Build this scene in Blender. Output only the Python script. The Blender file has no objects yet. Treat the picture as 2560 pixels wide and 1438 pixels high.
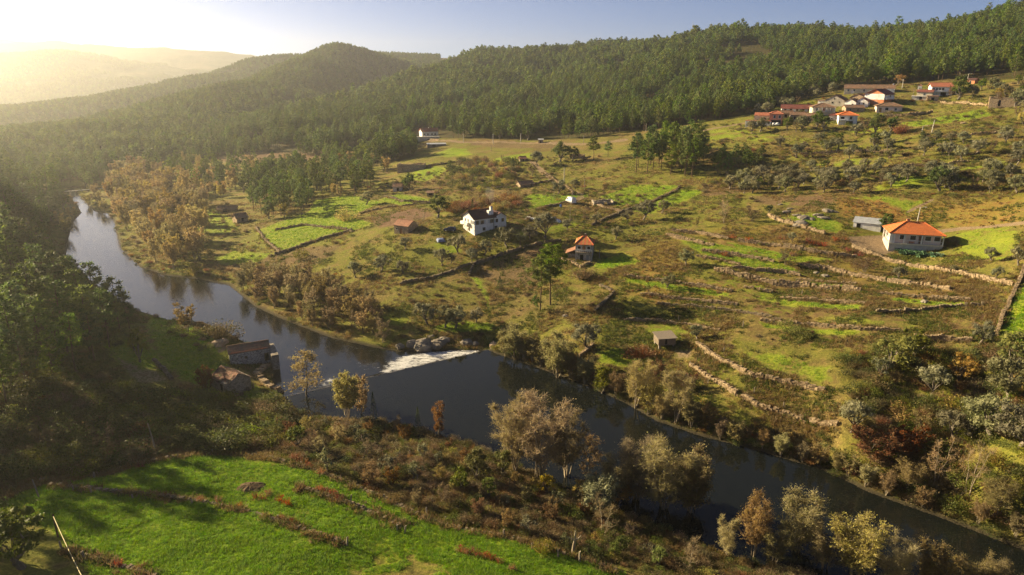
import bpy, bmesh, math, random
import numpy as np
from mathutils import Vector, Matrix

sc = bpy.context.scene
col = sc.collection
R = math.radians

# ------------------------------------------------------------------ camera
CAM_H = 62.0
F_PX = 1707.0                 # focal length in pixels of the 2560 px wide photograph (24 mm)
PITCH = math.atan((719.0 - 190.0) / F_PX)
cam_d = bpy.data.cameras.new('camera')
cam_d.sensor_width = 36.0
cam_d.lens = F_PX / 2560.0 * 36.0
cam_d.clip_start = 1.0
cam_d.clip_end = 30000.0
cam = bpy.data.objects.new('camera', cam_d)
cam.location = (0, 0, CAM_H)
cam.rotation_euler = (math.pi / 2 - PITCH, 0, 0)
col.objects.link(cam)
sc.camera = cam

# ------------------------------------------------------------------ light
SUN_AZ = R(-65.0)             # seen from above, from +Y (view axis) towards +X
SUN_EL = R(20.5)
world = bpy.data.worlds.new('World')
sc.world = world
world.use_nodes = True
wn = world.node_tree
wn.nodes.clear()
wo = wn.nodes.new('ShaderNodeOutputWorld')
wb = wn.nodes.new('ShaderNodeBackground')
ws = wn.nodes.new('ShaderNodeTexSky')
ws.sky_type = 'NISHITA'
ws.sun_disc = False
ws.sun_elevation = SUN_EL
ws.sun_rotation = SUN_AZ
ws.altitude = 300
ws.air_density = 0.32
ws.dust_density = 0.35
ws.ozone_density = 3.0
wb.inputs['Strength'].default_value = 0.05
wn.links.new(ws.outputs[0], wb.inputs['Color'])
wn.links.new(wb.outputs[0], wo.inputs['Surface'])

sun_d = bpy.data.lights.new('sun', 'SUN')
sun_d.energy = 5.0
sun_d.angle = R(0.53)
sun_d.color = (1.0, 0.80, 0.48)
sun = bpy.data.objects.new('sun', sun_d)
sdir = Vector((math.sin(SUN_AZ) * math.cos(SUN_EL), math.cos(SUN_AZ) * math.cos(SUN_EL), math.sin(SUN_EL)))
sun.rotation_euler = sdir.to_track_quat('Z', 'Y').to_euler()
sun.location = (-300, 300, 300)
col.objects.link(sun)

sc.view_settings.view_transform = 'Standard'
sc.view_settings.look = 'None'
sc.view_settings.exposure = 1.55
sc.view_settings.gamma = 1.0
sc.view_settings.use_curve_mapping = False

sc.render.engine = 'CYCLES'
cy = sc.cycles
cy.max_bounces = 6
cy.diffuse_bounces = 2
cy.glossy_bounces = 2
cy.transmission_bounces = 4
cy.transparent_max_bounces = 8
cy.volume_bounces = 0
cy.caustics_reflective = False
cy.caustics_refractive = False
cy.sample_clamp_indirect = 4.0
cy.use_adaptive_sampling = True
cy.adaptive_threshold = 0.02
cy.use_denoising = True
try:
    cy.denoiser = 'OPENIMAGEDENOISE'
    cy.denoising_input_passes = 'RGB_ALBEDO_NORMAL'
    cy.denoising_prefilter = 'NONE'
except Exception:
    pass

# ------------------------------------------------------------------ pixel <-> world helpers
CP, SP = math.cos(PITCH), math.sin(PITCH)


def ray(px, py):
    """direction of the photograph's pixel (2560 x 1438), Y component 1"""
    xc = (px - 1280.0) / F_PX
    yc = (719.0 - py) / F_PX
    Y = CP + yc * SP
    return xc / Y, (-SP + yc * CP) / Y     # x per metre of Y, z per metre of Y


def at_z(px, py, z):
    """point on the ray at height z"""
    a, t = ray(px, py)
    Y = (z - CAM_H) / t
    return (a * Y, Y)


def at_y(px, py, Y):
    a, t = ray(px, py)
    return (a * Y, Y, CAM_H + t * Y)


# ------------------------------------------------------------------ noise
def _hash(ix, iy, seed):
    h = (ix.astype(np.int64) * 374761393 + iy.astype(np.int64) * 668265263 + seed * 1442695041) & 0x7fffffff
    h = ((h ^ (h >> 13)) * 1274126177) & 0x7fffffff
    return ((h ^ (h >> 16)) & 0xffff) / 65535.0


def vnoise(x, y, seed=0):
    x = np.asarray(x, float); y = np.asarray(y, float)
    ix = np.floor(x); iy = np.floor(y)
    fx = x - ix; fy = y - iy
    fx = fx * fx * (3 - 2 * fx); fy = fy * fy * (3 - 2 * fy)
    a = _hash(ix, iy, seed); b = _hash(ix + 1, iy, seed)
    c = _hash(ix, iy + 1, seed); d = _hash(ix + 1, iy + 1, seed)
    return (a * (1 - fx) + b * fx) * (1 - fy) + (c * (1 - fx) + d * fx) * fy


def fbm(x, y, seed=0, octv=4):
    s = 0.0; a = 0.5; t = 0.0
    for i in range(octv):
        s = s + a * vnoise(x * 2 ** i, y * 2 ** i, seed + i * 17)
        t += a; a *= 0.5
    return s / t


def smooth(a, b, x):
    t = np.clip((x - a) / (b - a), 0, 1)
    return t * t * (3 - 2 * t)


# ------------------------------------------------------------------ 2D polygon tools
def inside(poly, x, y):
    poly = np.asarray(poly, float)
    r = np.zeros(np.shape(x), bool)
    n = len(poly)
    j = n - 1
    for i in range(n):
        xi, yi = poly[i]; xj, yj = poly[j]
        if yi != yj:
            c = ((yi > y) != (yj > y)) & (x < (xj - xi) * (y - yi) / (yj - yi) + xi)
            r ^= c
        j = i
    return r


def dist_line(pts, x, y, closed=False):
    """distance to a polyline, and the side (positive on its left)"""
    best = np.full(np.shape(x), 1e9); side = np.zeros(np.shape(x)); along = np.zeros(np.shape(x))
    n = len(pts); L = 0.0
    for i in range(n if closed else n - 1):
        ax, ay = pts[i][:2]; bx, by = pts[(i + 1) % n][:2]
        dx, dy = bx - ax, by - ay
        l2 = dx * dx + dy * dy + 1e-9
        t = np.clip(((x - ax) * dx + (y - ay) * dy) / l2, 0, 1)
        d = np.hypot(x - ax - t * dx, y - ay - t * dy)
        m = d < best
        best = np.where(m, d, best)
        side = np.where(m, np.sign(dx * (y - ay) - dy * (x - ax)), side)
        along = np.where(m, L + t * math.sqrt(l2), along)
        L += math.sqrt(l2)
    return best, side, along, L


# ------------------------------------------------------------------ mesh helpers
def mesh_np(name, V, F, mats=(), smooth_shade=False, mat_idx=None):
    """mesh from an (n,3) array and an (m,3) or (m,4) array of faces"""
    me = bpy.data.meshes.new(name)
    V = np.ascontiguousarray(V, np.float32); F = np.ascontiguousarray(F, np.int32)
    k = F.shape[1]
    me.vertices.add(len(V)); me.vertices.foreach_set('co', V.ravel())
    me.loops.add(F.size); me.loops.foreach_set('vertex_index', F.ravel())
    me.polygons.add(len(F))
    me.polygons.foreach_set('loop_start', np.arange(0, F.size, k, dtype=np.int32))
    if mat_idx is not None:
        me.polygons.foreach_set('material_index', np.ascontiguousarray(mat_idx, np.int32))
    me.polygons.foreach_set('use_smooth', np.full(len(F), bool(smooth_shade)))
    for m in mats:
        me.materials.append(m)
    me.update(calc_edges=True)
    return me


def link(name, me, parent=None, loc=None):
    o = bpy.data.objects.new(name, me)
    col.objects.link(o)
    if parent is not None:
        o.parent = parent
    if loc is not None:
        o.location = loc
    return o


def empty(name, loc=(0, 0, 0), rz=0.0, s=1.0):
    o = bpy.data.objects.new(name, None)
    o.location = loc
    o.rotation_euler = (0, 0, rz)
    o.scale = (s, s, s)
    o.empty_display_size = 0.5
    col.objects.link(o)
    return o


def tag(o, label=None, cat=None, group=None, kind=None):
    if label: o['label'] = label
    if cat: o['category'] = cat
    if group: o['group'] = group
    if kind: o['kind'] = kind
    return o
# ================================================================== MATERIALS
class NT:
    def __init__(s, name):
        s.m = bpy.data.materials.new(name)
        s.m.use_nodes = True
        s.t = s.m.node_tree
        s.t.nodes.clear()
        s.out = s.n('ShaderNodeOutputMaterial')

    def n(s, typ, **kw):
        nd = s.t.nodes.new(typ)
        for k, v in kw.items():
            setattr(nd, k, v)
        return nd

    def l(s, a, b):
        s.t.links.new(a, b)

    def val(s, inp, v):
        if hasattr(v, 'is_linked') or isinstance(v, bpy.types.NodeSocket):
            s.l(v, inp)
        else:
            inp.default_value = v

    def math(s, op, a, b=None, c=None, clamp=False):
        nd = s.n('ShaderNodeMath', operation=op, use_clamp=clamp)
        s.val(nd.inputs[0], a)
        if b is not None: s.val(nd.inputs[1], b)
        if c is not None: s.val(nd.inputs[2], c)
        return nd.outputs[0]

    def step(s, x, lo, hi, a=0.0, b=1.0):
        nd = s.n('ShaderNodeMapRange', interpolation_type='SMOOTHSTEP')
        s.val(nd.inputs[0], x)
        nd.inputs[1].default_value = lo; nd.inputs[2].default_value = hi
        nd.inputs[3].default_value = a; nd.inputs[4].default_value = b
        return nd.outputs[0]

    def mix(s, f, a, b, mode='MIX'):
        nd = s.n('ShaderNodeMix', data_type='RGBA', blend_type=mode)
        s.val(nd.inputs[0], f)
        for i, c in ((6, a), (7, b)):
            if isinstance(c, tuple):
                nd.inputs[i].default_value = (c[0], c[1], c[2], 1)
            else:
                s.l(c, nd.inputs[i])
        return nd.outputs[2]

    def noise(s, vec, scale, detail=3, rough=.55, dist=0.0):
        nd = s.n('ShaderNodeTexNoise')
        s.l(vec, nd.inputs['Vector'])
        nd.inputs['Scale'].default_value = scale
        nd.inputs['Detail'].default_value = detail
        nd.inputs['Roughness'].default_value = rough
        nd.inputs['Distortion'].default_value = dist
        return nd.outputs[0]

    def voro(s, vec, scale, feature='F1'):
        nd = s.n('ShaderNodeTexVoronoi', feature=feature)
        s.l(vec, nd.inputs['Vector'])
        nd.inputs['Scale'].default_value = scale
        return nd

    def obj(s):
        return s.n('ShaderNodeTexCoord').outputs['Object']

    def attr(s, name):
        nd = s.n('ShaderNodeAttribute', attribute_name=name)
        sp = s.n('ShaderNodeSeparateColor')
        s.l(nd.outputs['Color'], sp.inputs[0])
        return sp.outputs

    def bsdf(s, color, rough=.8, spec=.3, bump=None, bstr=.3, bdist=.1, **kw):
        b = s.n('ShaderNodeBsdfPrincipled')
        if isinstance(color, tuple):
            b.inputs['Base Color'].default_value = (*color[:3], 1)
        else:
            s.l(color, b.inputs['Base Color'])
        s.val(b.inputs['Roughness'], rough)
        b.inputs['Specular IOR Level'].default_value = spec
        for k, v in kw.items():
            s.val(b.inputs[k.replace('_', ' ')], v)
        if bump is not None:
            bp = s.n('ShaderNodeBump')
            bp.inputs['Strength'].default_value = bstr
            bp.inputs['Distance'].default_value = bdist
            s.l(bump, bp.inputs['Height'])
            s.l(bp.outputs[0], b.inputs['Normal'])
        return b

    def done(s, shader):
        s.l(shader if isinstance(shader, bpy.types.NodeSocket) else shader.outputs[0], s.out.inputs['Surface'])
        return s.m


def mat_leaf(name, c1, c2, c3=None, transl=.35, rough=.6, var=.32, tall=6.0):
    """leaves: two colours by clump, varied from tree to tree, light shining through"""
    t = NT(name)
    co = t.obj()
    n1 = t.noise(co, .55, 2)
    base = t.mix(t.step(n1, .38, .62), c1, c2)
    if c3:
        n2 = t.noise(co, 1.7, 2)
        base = t.mix(t.step(n2, .55, .72), base, c3)
    rnd = t.n('ShaderNodeObjectInfo').outputs['Random']
    hs = t.n('ShaderNodeHueSaturation')
    t.l(base, hs.inputs['Color'])
    t.val(hs.inputs['Hue'], t.math('MULTIPLY_ADD', rnd, .05, .475))
    r2 = t.math('FRACT', t.math('MULTIPLY', rnd, 7.31))
    t.val(hs.inputs['Value'], t.math('MULTIPLY_ADD', r2, var * 2, 1 - var))
    r3 = t.math('FRACT', t.math('MULTIPLY', rnd, 13.7))
    t.val(hs.inputs['Saturation'], t.math('MULTIPLY_ADD', r3, .3, .8))
    d = t.bsdf(hs.outputs[0], rough, .2)
    if transl:
        tr = t.n('ShaderNodeBsdfTranslucent')
        t.l(hs.outputs[0], tr.inputs['Color'])
        mx = t.n('ShaderNodeMixShader')
        mx.inputs[0].default_value = transl
        t.l(d.outputs[0], mx.inputs[1]); t.l(tr.outputs[0], mx.inputs[2])
        return t.done(mx)
    return t.done(d)


def mat_plain(name, c1, c2, scale=2.0, rough=.85, spec=.25, bstr=.3, stretch=None, lo=.35, hi=.65, c3=None, metallic=0.0):
    """two-tone weathered surface"""
    t = NT(name)
    co = t.obj()
    if stretch:
        mp = t.n('ShaderNodeMapping'); mp.inputs['Scale'].default_value = stretch
        t.l(co, mp.inputs['Vector']); co = mp.outputs[0]
    n = t.noise(co, scale, 5, .6)
    c = t.mix(t.step(n, lo, hi), c1, c2)
    if c3:
        c = t.mix(t.step(t.noise(co, scale * .31, 3), .5, .7), c, c3)
    if 'plaster' in name or 'render' in name:
        mz = t.n('ShaderNodeMapping'); mz.inputs['Scale'].default_value = (1, 1, .18)
        t.l(t.obj(), mz.inputs['Vector'])
        c = t.mix(t.math('MULTIPLY', t.step(t.noise(mz.outputs[0], 1.6, 5, .7), .5, .72), .4), c, (c1[0] * .45, c1[1] * .42, c1[2] * .38))
    return t.done(t.bsdf(c, rough, spec, n, bstr, .05, Metallic=metallic))


M = {}
# foliage
M['pine'] = mat_leaf('pine_needles', (.085, .14, .016), (.155, .21, .024), (.23, .25, .035), .4)
M['pine_far'] = mat_leaf('far_pine_needles', (.09, .14, .016), (.16, .21, .024), (.22, .24, .034), .4)
M['olive'] = mat_leaf('olive_leaves', (.17, .17, .08), (.26, .25, .135), (.32, .295, .165), .35)
M['oak'] = mat_leaf('oak_leaves', (.065, .105, .014), (.12, .16, .022), (.18, .18, .028), .4)
M['cypress'] = mat_leaf('cypress_needles', (.025, .05, .014), (.05, .08, .018), None, .2)
M['alder'] = mat_leaf('faded_alder_leaves', (.30, .23, .085), (.39, .31, .115), (.33, .30, .09), .45)
M['palegold'] = mat_leaf('pale_olive_gold_leaves', (.30, .27, .09), (.40, .37, .13), (.34, .35, .10), .5)
M['grey_twig'] = mat_leaf('grey_twigs', (.27, .21, .12), (.36, .28, .16), (.33, .27, .12), .4)
M['gold'] = mat_leaf('golden_leaves', (.35, .25, .07), (.43, .33, .10), (.34, .30, .08), .5)
M['yellow'] = mat_leaf('yellow_leaves', (.36, .22, .02), (.42, .29, .03), (.28, .24, .03), .5)
M['lime'] = mat_leaf('yellow_green_leaves', (.17, .19, .025), (.25, .26, .035), (.12, .16, .025), .5)
M['rust'] = mat_leaf('rusty_leaves', (.20, .08, .02), (.27, .125, .03), (.16, .07, .03), .4)
M['red'] = mat_leaf('red_vine_leaves', (.34, .07, .025), (.36, .13, .035), (.34, .2, .05), .4)
M['bramble'] = mat_leaf('bramble_leaves', (.075, .095, .018), (.14, .13, .035), (.18, .12, .04), .35)
M['brown_brush'] = mat_leaf('brown_brush', (.18, .125, .06), (.27, .195, .095), (.16, .135, .05), .35)
M['grass'] = mat_leaf('grass_blades', (.16, .29, .01), (.23, .37, .014), (.31, .38, .024), .45, .6, .2)
M['dry_grass'] = mat_leaf('dry_grass_blades', (.22, .15, .055), (.3, .21, .08), (.15, .15, .035), .4, .7, .25)
M['weed'] = mat_leaf('weed_leaves', (.10, .13, .02), (.16, .18, .03), (.2, .15, .04), .4, .7, .25)
M['cabbage'] = mat_leaf('cabbage_leaves', (.10, .20, .10), (.16, .27, .15), None, .3)
# wood and bark
M['bark'] = mat_plain('pine_bark', (.10, .065, .045), (.18, .12, .08), 3, .9, .1, .6, (1, 1, .3))
M['pale_bark'] = mat_plain('pale_bark', (.26, .21, .15), (.38, .32, .23), 3, .85, .15, .4, (1, 1, .3))
M['grey_bark'] = mat_plain('grey_bark', (.13, .11, .085), (.21, .18, .14), 3, .9, .1, .5, (1, 1, .3))
M['wood'] = mat_plain('weathered_wood', (.22, .18, .14), (.33, .28, .22), 2, .85, .15, .4, (4, 4, .4))
M['plank'] = mat_plain('old_planks', (.15, .12, .09), (.28, .23, .17), 3, .9, .1, .5, (6, 6, .6))
M['pole'] = mat_plain('concrete_pole', (.45, .42, .37), (.55, .52, .46), 2, .8, .2, .2)
# building materials
M['white'] = mat_plain('white_plaster', (.74, .73, .70), (.82, .81, .78), .7, .8, .2, .15, None, .3, .6, (.66, .64, .60))
M['cream'] = mat_plain('cream_plaster', (.6, .52, .38), (.68, .6, .46), .7, .85, .2, .15, None, .3, .6)
M['pinkish'] = mat_plain('pink_plaster', (.66, .52, .46), (.72, .58, .52), .6, .8, .2, .12)
M['coral'] = mat_plain('coral_plaster', (.55, .20, .13), (.62, .25, .16), .6, .8, .2, .12)
M['brick'] = mat_plain('orange_brick_wall', (.52, .19, .09), (.6, .25, .12), 1.2, .85, .15, .3)
M['greywall'] = mat_plain('grey_render', (.35, .31, .26), (.43, .39, .33), .6, .85, .15, .25)
M['concrete'] = mat_plain('concrete', (.38, .36, .32), (.5, .47, .42), .8, .85, .2, .2)
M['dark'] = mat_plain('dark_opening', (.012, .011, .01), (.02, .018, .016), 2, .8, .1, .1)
M['door'] = mat_plain('brown_door', (.16, .08, .04), (.22, .12, .06), 2, .6, .3, .2)
M['bluedoor'] = mat_plain('grey_blue_door', (.2, .23, .27), (.26, .29, .33), 2, .6, .3, .2)
M['tin'] = mat_plain('grey_sheet_metal', (.42, .44, .46), (.55, .57, .59), .8, .5, .4, .1, None, .3, .7, None, .3)
M['rusttin'] = mat_plain('rusty_sheet_metal', (.22, .10, .06), (.33, .17, .1), 1.2, .75, .3, .2)
M['rubber'] = mat_plain('rubber', (.015, .015, .015), (.025, .025, .025), 3, .8, .2, .1)
M['carwhite'] = mat_plain('white_car_paint', (.72, .73, .74), (.78, .79, .8), 1, .25, .5, .0)
M['carblue'] = mat_plain('dark_blue_car_paint', (.02, .03, .07), (.03, .045, .09), 1, .25, .5, .0)
M['tarp'] = mat_plain('white_tarpaulin', (.6, .62, .66), (.72, .73, .76), 1.5, .6, .3, .4)
M['bluetarp'] = mat_plain('blue_tarpaulin', (.12, .17, .32), (.2, .25, .42), 1.2, .6, .3, .4)
M['bluebin'] = mat_plain('blue_plastic', (.03, .1, .4), (.05, .14, .46), 1.2, .5, .4, .1)
M['cable'] = mat_plain('yellowed_cable', (.45, .38, .18), (.55, .46, .22), 1, .6, .3, .1)
M['dish'] = mat_plain('satellite_dish', (.6, .6, .58), (.68, .68, .66), 1, .5, .4, .05)


def mat_glass(name):
    t = NT(name)
    return t.done(t.bsdf((.03, .035, .04), .08, .6))


M['glass'] = mat_glass('window_glass')


def mat_tiles(name, c1, c2, c3, moss=None, rowlen=.35):
    """clay roof tiles: rows along the slope (object Z), rolls across it"""
    t = NT(name)
    co = t.obj()
    v = t.voro(co, 2.6)
    n = t.noise(co, .5, 3)
    sp = t.n('ShaderNodeSeparateColor'); t.l(v.outputs['Color'], sp.inputs[0])
    c = t.mix(sp.outputs[0], c1, c2)
    c = t.mix(t.step(n, .45, .7), c, c3)
    sz = t.n('ShaderNodeSeparateXYZ'); t.l(co, sz.inputs[0])
    row = t.math('FRACT', t.math('MULTIPLY', sz.outputs[2], 3.1))
    c = t.mix(t.math('MULTIPLY', t.step(row, .75, .95), .35), c, (.1, .045, .03))
    st = t.noise(co, .9, 5, .7)
    c = t.mix(t.math('MULTIPLY', t.step(st, .52, .75), .45), c, (.16, .1, .07))
    if moss:
        c = t.mix(t.step(t.noise(co, 1.3, 4), .5, .66), c, moss)
    return t.done(t.bsdf(c, .85, .2, v.outputs['Distance'], .5, .08))


M['tile_new'] = mat_tiles('bright_orange_tiles', (.56, .15, .045), (.64, .20, .065), (.60, .18, .06))
M['tile_red'] = mat_tiles('red_tiles', (.36, .115, .065), (.45, .17, .095), (.3, .11, .07))
M['tile_faded'] = mat_tiles('faded_tiles', (.33, .16, .10), (.42, .22, .14), (.26, .15, .10))
M['tile_old'] = mat_tiles('weathered_brown_tiles', (.20, .115, .075), (.29, .165, .105), (.17, .12, .085), (.15, .12, .08))
M['tile_dark'] = mat_tiles('dark_maroon_tiles', (.075, .035, .032), (.10, .048, .042), (.06, .035, .035))
M['tile_maroon'] = mat_tiles('maroon_tiles', (.20, .065, .055), (.26, .09, .07), (.16, .06, .05))
M['tile_ruin'] = mat_tiles('broken_mossy_tiles', (.15, .07, .045), (.22, .11, .07), (.10, .07, .05), (.07, .075, .03))


def mat_stone(name, c1, c2, c3, scale=1.6, joint=.05, bstr=.9):
    """coursed rubble: a stone per Voronoi cell, dark joints"""
    t = NT(name)
    co = t.obj()
    mp = t.n('ShaderNodeMapping'); mp.inputs['Scale'].default_value = (1, 1, 1.6)
    t.l(co, mp.inputs['Vector'])
    v = t.voro(mp.outputs[0], scale)
    e = t.voro(mp.outputs[0], scale, 'DISTANCE_TO_EDGE')
    sp = t.n('ShaderNodeSeparateColor'); t.l(v.outputs['Color'], sp.inputs[0])
    c = t.mix(sp.outputs[0], c1, c2)
    c = t.mix(t.step(sp.outputs[1], .6, .9), c, c3)
    n = t.noise(co, 3, 4)
    c = t.mix(t.math('MULTIPLY', t.step(n, .4, .7), .5), c, c2)
    jd = t.step(e.outputs['Distance'], 0, joint)
    c = t.mix(jd, (.06, .05, .04), c)
    return t.done(t.bsdf(c, .9, .15, jd, bstr, .06))


M['stone'] = mat_stone('granite_masonry', (.30, .26, .21), (.40, .35, .28), (.22, .19, .15), 1.8)
M['stone_warm'] = mat_stone('warm_granite_masonry', (.42, .31, .20), (.5, .38, .25), (.34, .25, .17), 1.6)
M['whitestone'] = mat_stone('limewashed_rubble', (.40, .40, .40), (.52, .51, .49), (.28, .28, .28), 1.5, .08)


def mat_wallstone(name, c1, c2, c3):
    """loose field stones, each its own tone"""
    t = NT(name)
    co = t.obj()
    rnd = t.n('ShaderNodeNewGeometry').outputs['Random Per Island']
    n = t.noise(co, 2.5, 4)
    c = t.mix(rnd, c1, c2)
    c = t.mix(t.step(n, .52, .7), c, c3)
    return t.done(t.bsdf(c, .9, .15, t.noise(co, 5, 4), .5, .04))


M['wallstone'] = mat_wallstone('dry_wall_stones', (.24, .175, .105), (.42, .315, .2), (.17, .145, .08))
M['wallstone_dark'] = mat_wallstone('mossy_wall_stones', (.15, .12, .085), (.26, .2, .13), (.09, .10, .04))
M['wetrock'] = mat_plain('wet_rock', (.05, .045, .038), (.09, .08, .065), 1.2, .35, .4, .6)
M['rock'] = mat_plain('granite_rock', (.17, .145, .115), (.27, .235, .19), .7, .85, .2, .6, None, .35, .65, (.2, .18, .14))
M['sandrock'] = mat_plain('sandy_rock', (.27, .2, .135), (.36, .275, .19), .7, .9, .1, .5)


def mat_ground():
    t = NT('hillside_ground')
    co = t.obj()
    A = t.attr('cover'); B = t.attr('cover2')
    n0 = t.noise(co, .022, 4)
    n1 = t.noise(co, .09, 5, .6, .6)
    n2 = t.noise(co, .42, 5, .62)
    n3 = t.noise(co, 1.9, 5, .65)
    n4 = t.noise(co, 5.5, 3, .7)
    # dry grass with green showing through
    dry = t.mix(t.step(n3, .36, .64), (.18, .125, .045), (.27, .2, .07))
    dry = t.mix(t.step(n2, .50, .68), dry, (.13, .08, .04))
    olive = t.mix(t.step(n3, .36, .66), (.125, .14, .022), (.225, .21, .04))
    k = t.math('ADD', t.math('MULTIPLY', n1, .6), t.math('MULTIPLY', n2, .4))
    c = t.mix(t.step(k, .37, .55), dry, olive)
    c = t.mix(t.math('MULTIPLY', t.step(n0, .5, .64), t.step(n2, .38, .62)), c, (.165, .1, .05))
    c = t.mix(t.math('MULTIPLY', t.step(t.noise(co, .16, 5, .65, .8), .55, .68), .7), c, (.075, .07, .022))
    # forest floor
    ff = t.mix(t.step(n2, .4, .6), (.075, .055, .025), (.06, .065, .02))
    c = t.mix(B[0], c, ff)
    # orange vineyard
    vin = t.mix(t.step(n2, .4, .62), (.30, .145, .045), (.26, .19, .045))
    vin = t.mix(t.step(n3, .55, .7), vin, (.17, .18, .03))
    c = t.mix(t.math('MULTIPLY', B[1], t.step(n2, .3, .5)), c, vin)
    # ploughed soil / brown field
    soil = t.mix(t.step(n3, .35, .65), (.13, .078, .045), (.21, .135, .08))
    c = t.mix(A[1], c, soil)
    # lush meadow, edges broken up by noise
    lw = t.step(t.math('ADD', A[0], t.math('MULTIPLY_ADD', t.math('ADD', n2, n1), .9, -.9)), .34, .66)
    lush = t.mix(t.step(n3, .35, .65), (.15, .27, .01), (.24, .36, .016))
    lush = t.mix(t.step(n1, .5, .68), lush, (.31, .36, .03))
    lush = t.mix(t.math('MULTIPLY', t.step(n2, .58, .72), .6), lush, (.10, .15, .012))
    lush = t.mix(t.math('MULTIPLY', t.step(t.noise(co, .13, 5, .7, 1.0), .52, .66), .75), lush, (.21, .2, .045))
    pale = t.mix(t.step(n3, .35, .65), (.18, .2, .028), (.27, .275, .042))
    lush = t.mix(t.step(A[0], .98, 1.12), t.mix(.55, lush, pale), lush)
    c = t.mix(t.math('MULTIPLY', lw, .93), c, lush)
    # bare paths and sand
    tan = t.mix(t.step(n3, .35, .65), (.21, .15, .09), (.31, .23, .14))
    pw = t.step(t.math('ADD', A[2], t.math('MULTIPLY_ADD', n3, .5, -.25)), .35, .6)
    c = t.mix(pw, c, tan)
    # wet mud of the banks
    c = t.mix(B[2], c, (.05, .042, .028))
    c = t.mix(t.math('MULTIPLY', t.step(n4, .5, .75), .35), c, (.05, .045, .015))
    h = t.math('ADD', t.math('MULTIPLY', n3, .7), t.math('MULTIPLY', n4, .3))
    return t.done(t.bsdf(c, .95, .08, h, .9, .35))


M['ground'] = mat_ground()


def mat_farhill(name, c1, c2, c3):
    t = NT(name)
    co = t.obj()
    n1 = t.noise(co, .004, 5)
    v = t.voro(co, .11)
    n3 = t.noise(co, .03, 4)
    c = t.mix(t.step(n3, .4, .6), c1, c2)
    c = t.mix(t.step(n1, .55, .68), c, c3)
    return t.done(t.bsdf(c, .95, .05, v.outputs['Distance'], 1.0, 4.0))


M['farhill'] = mat_farhill('wooded_far_hill', (.05, .065, .02), (.085, .095, .03), (.16, .13, .06))


def mat_water(name, foam=False, bump=.12, scale=1.3):
    t = NT(name)
    co = t.obj()
    mp = t.n('ShaderNodeMapping')
    mp.inputs['Rotation'].default_value = (0, 0, R(35))
    mp.inputs['Scale'].default_value = (1.0, .45, 1)
    t.l(co, mp.inputs['Vector'])
    n = t.noise(mp.outputs[0], scale, 4, .6)
    n2 = t.noise(co, .06, 3)
    w = t.bsdf((.008, .010, .009), .12 if foam else .045, .5, n, bump, .12)
    w.inputs['IOR'].default_value = 1.6 if foam else 1.33
    if not foam:
        return t.done(w)
    A = t.attr('foam')
    mp2 = t.n('ShaderNodeMapping')
    mp2.inputs['Rotation'].default_value = (0, 0, R(-48))
    mp2.inputs['Scale'].default_value = (.5, 1.9, 1)
    t.l(co, mp2.inputs['Vector'])
    f = t.noise(mp2.outputs[0], 1.0, 6, .7, .8)
    f2 = t.noise(mp2.outputs[0], 3.1, 5, .7, .4)
    ff = t.math('ADD', t.math('MULTIPLY', f, .65), t.math('MULTIPLY', f2, .35))
    k = t.step(t.math('ADD', A[0], t.math('MULTIPLY_ADD', ff, 3.0, -1.5)), .55, .95)
    fo = t.bsdf((.72, .72, .71), .8, .2, ff, 1.0, .4)
    mx = t.n('ShaderNodeMixShader')
    t.l(k, mx.inputs[0]); t.l(w.outputs[0], mx.inputs[1]); t.l(fo.outputs[0], mx.inputs[2])
    return t.done(mx)


M['water'] = mat_water('still_river_water', False, .05, .8)
M['water_foam'] = mat_water('running_river_water', True, .22, 1.3)
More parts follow.
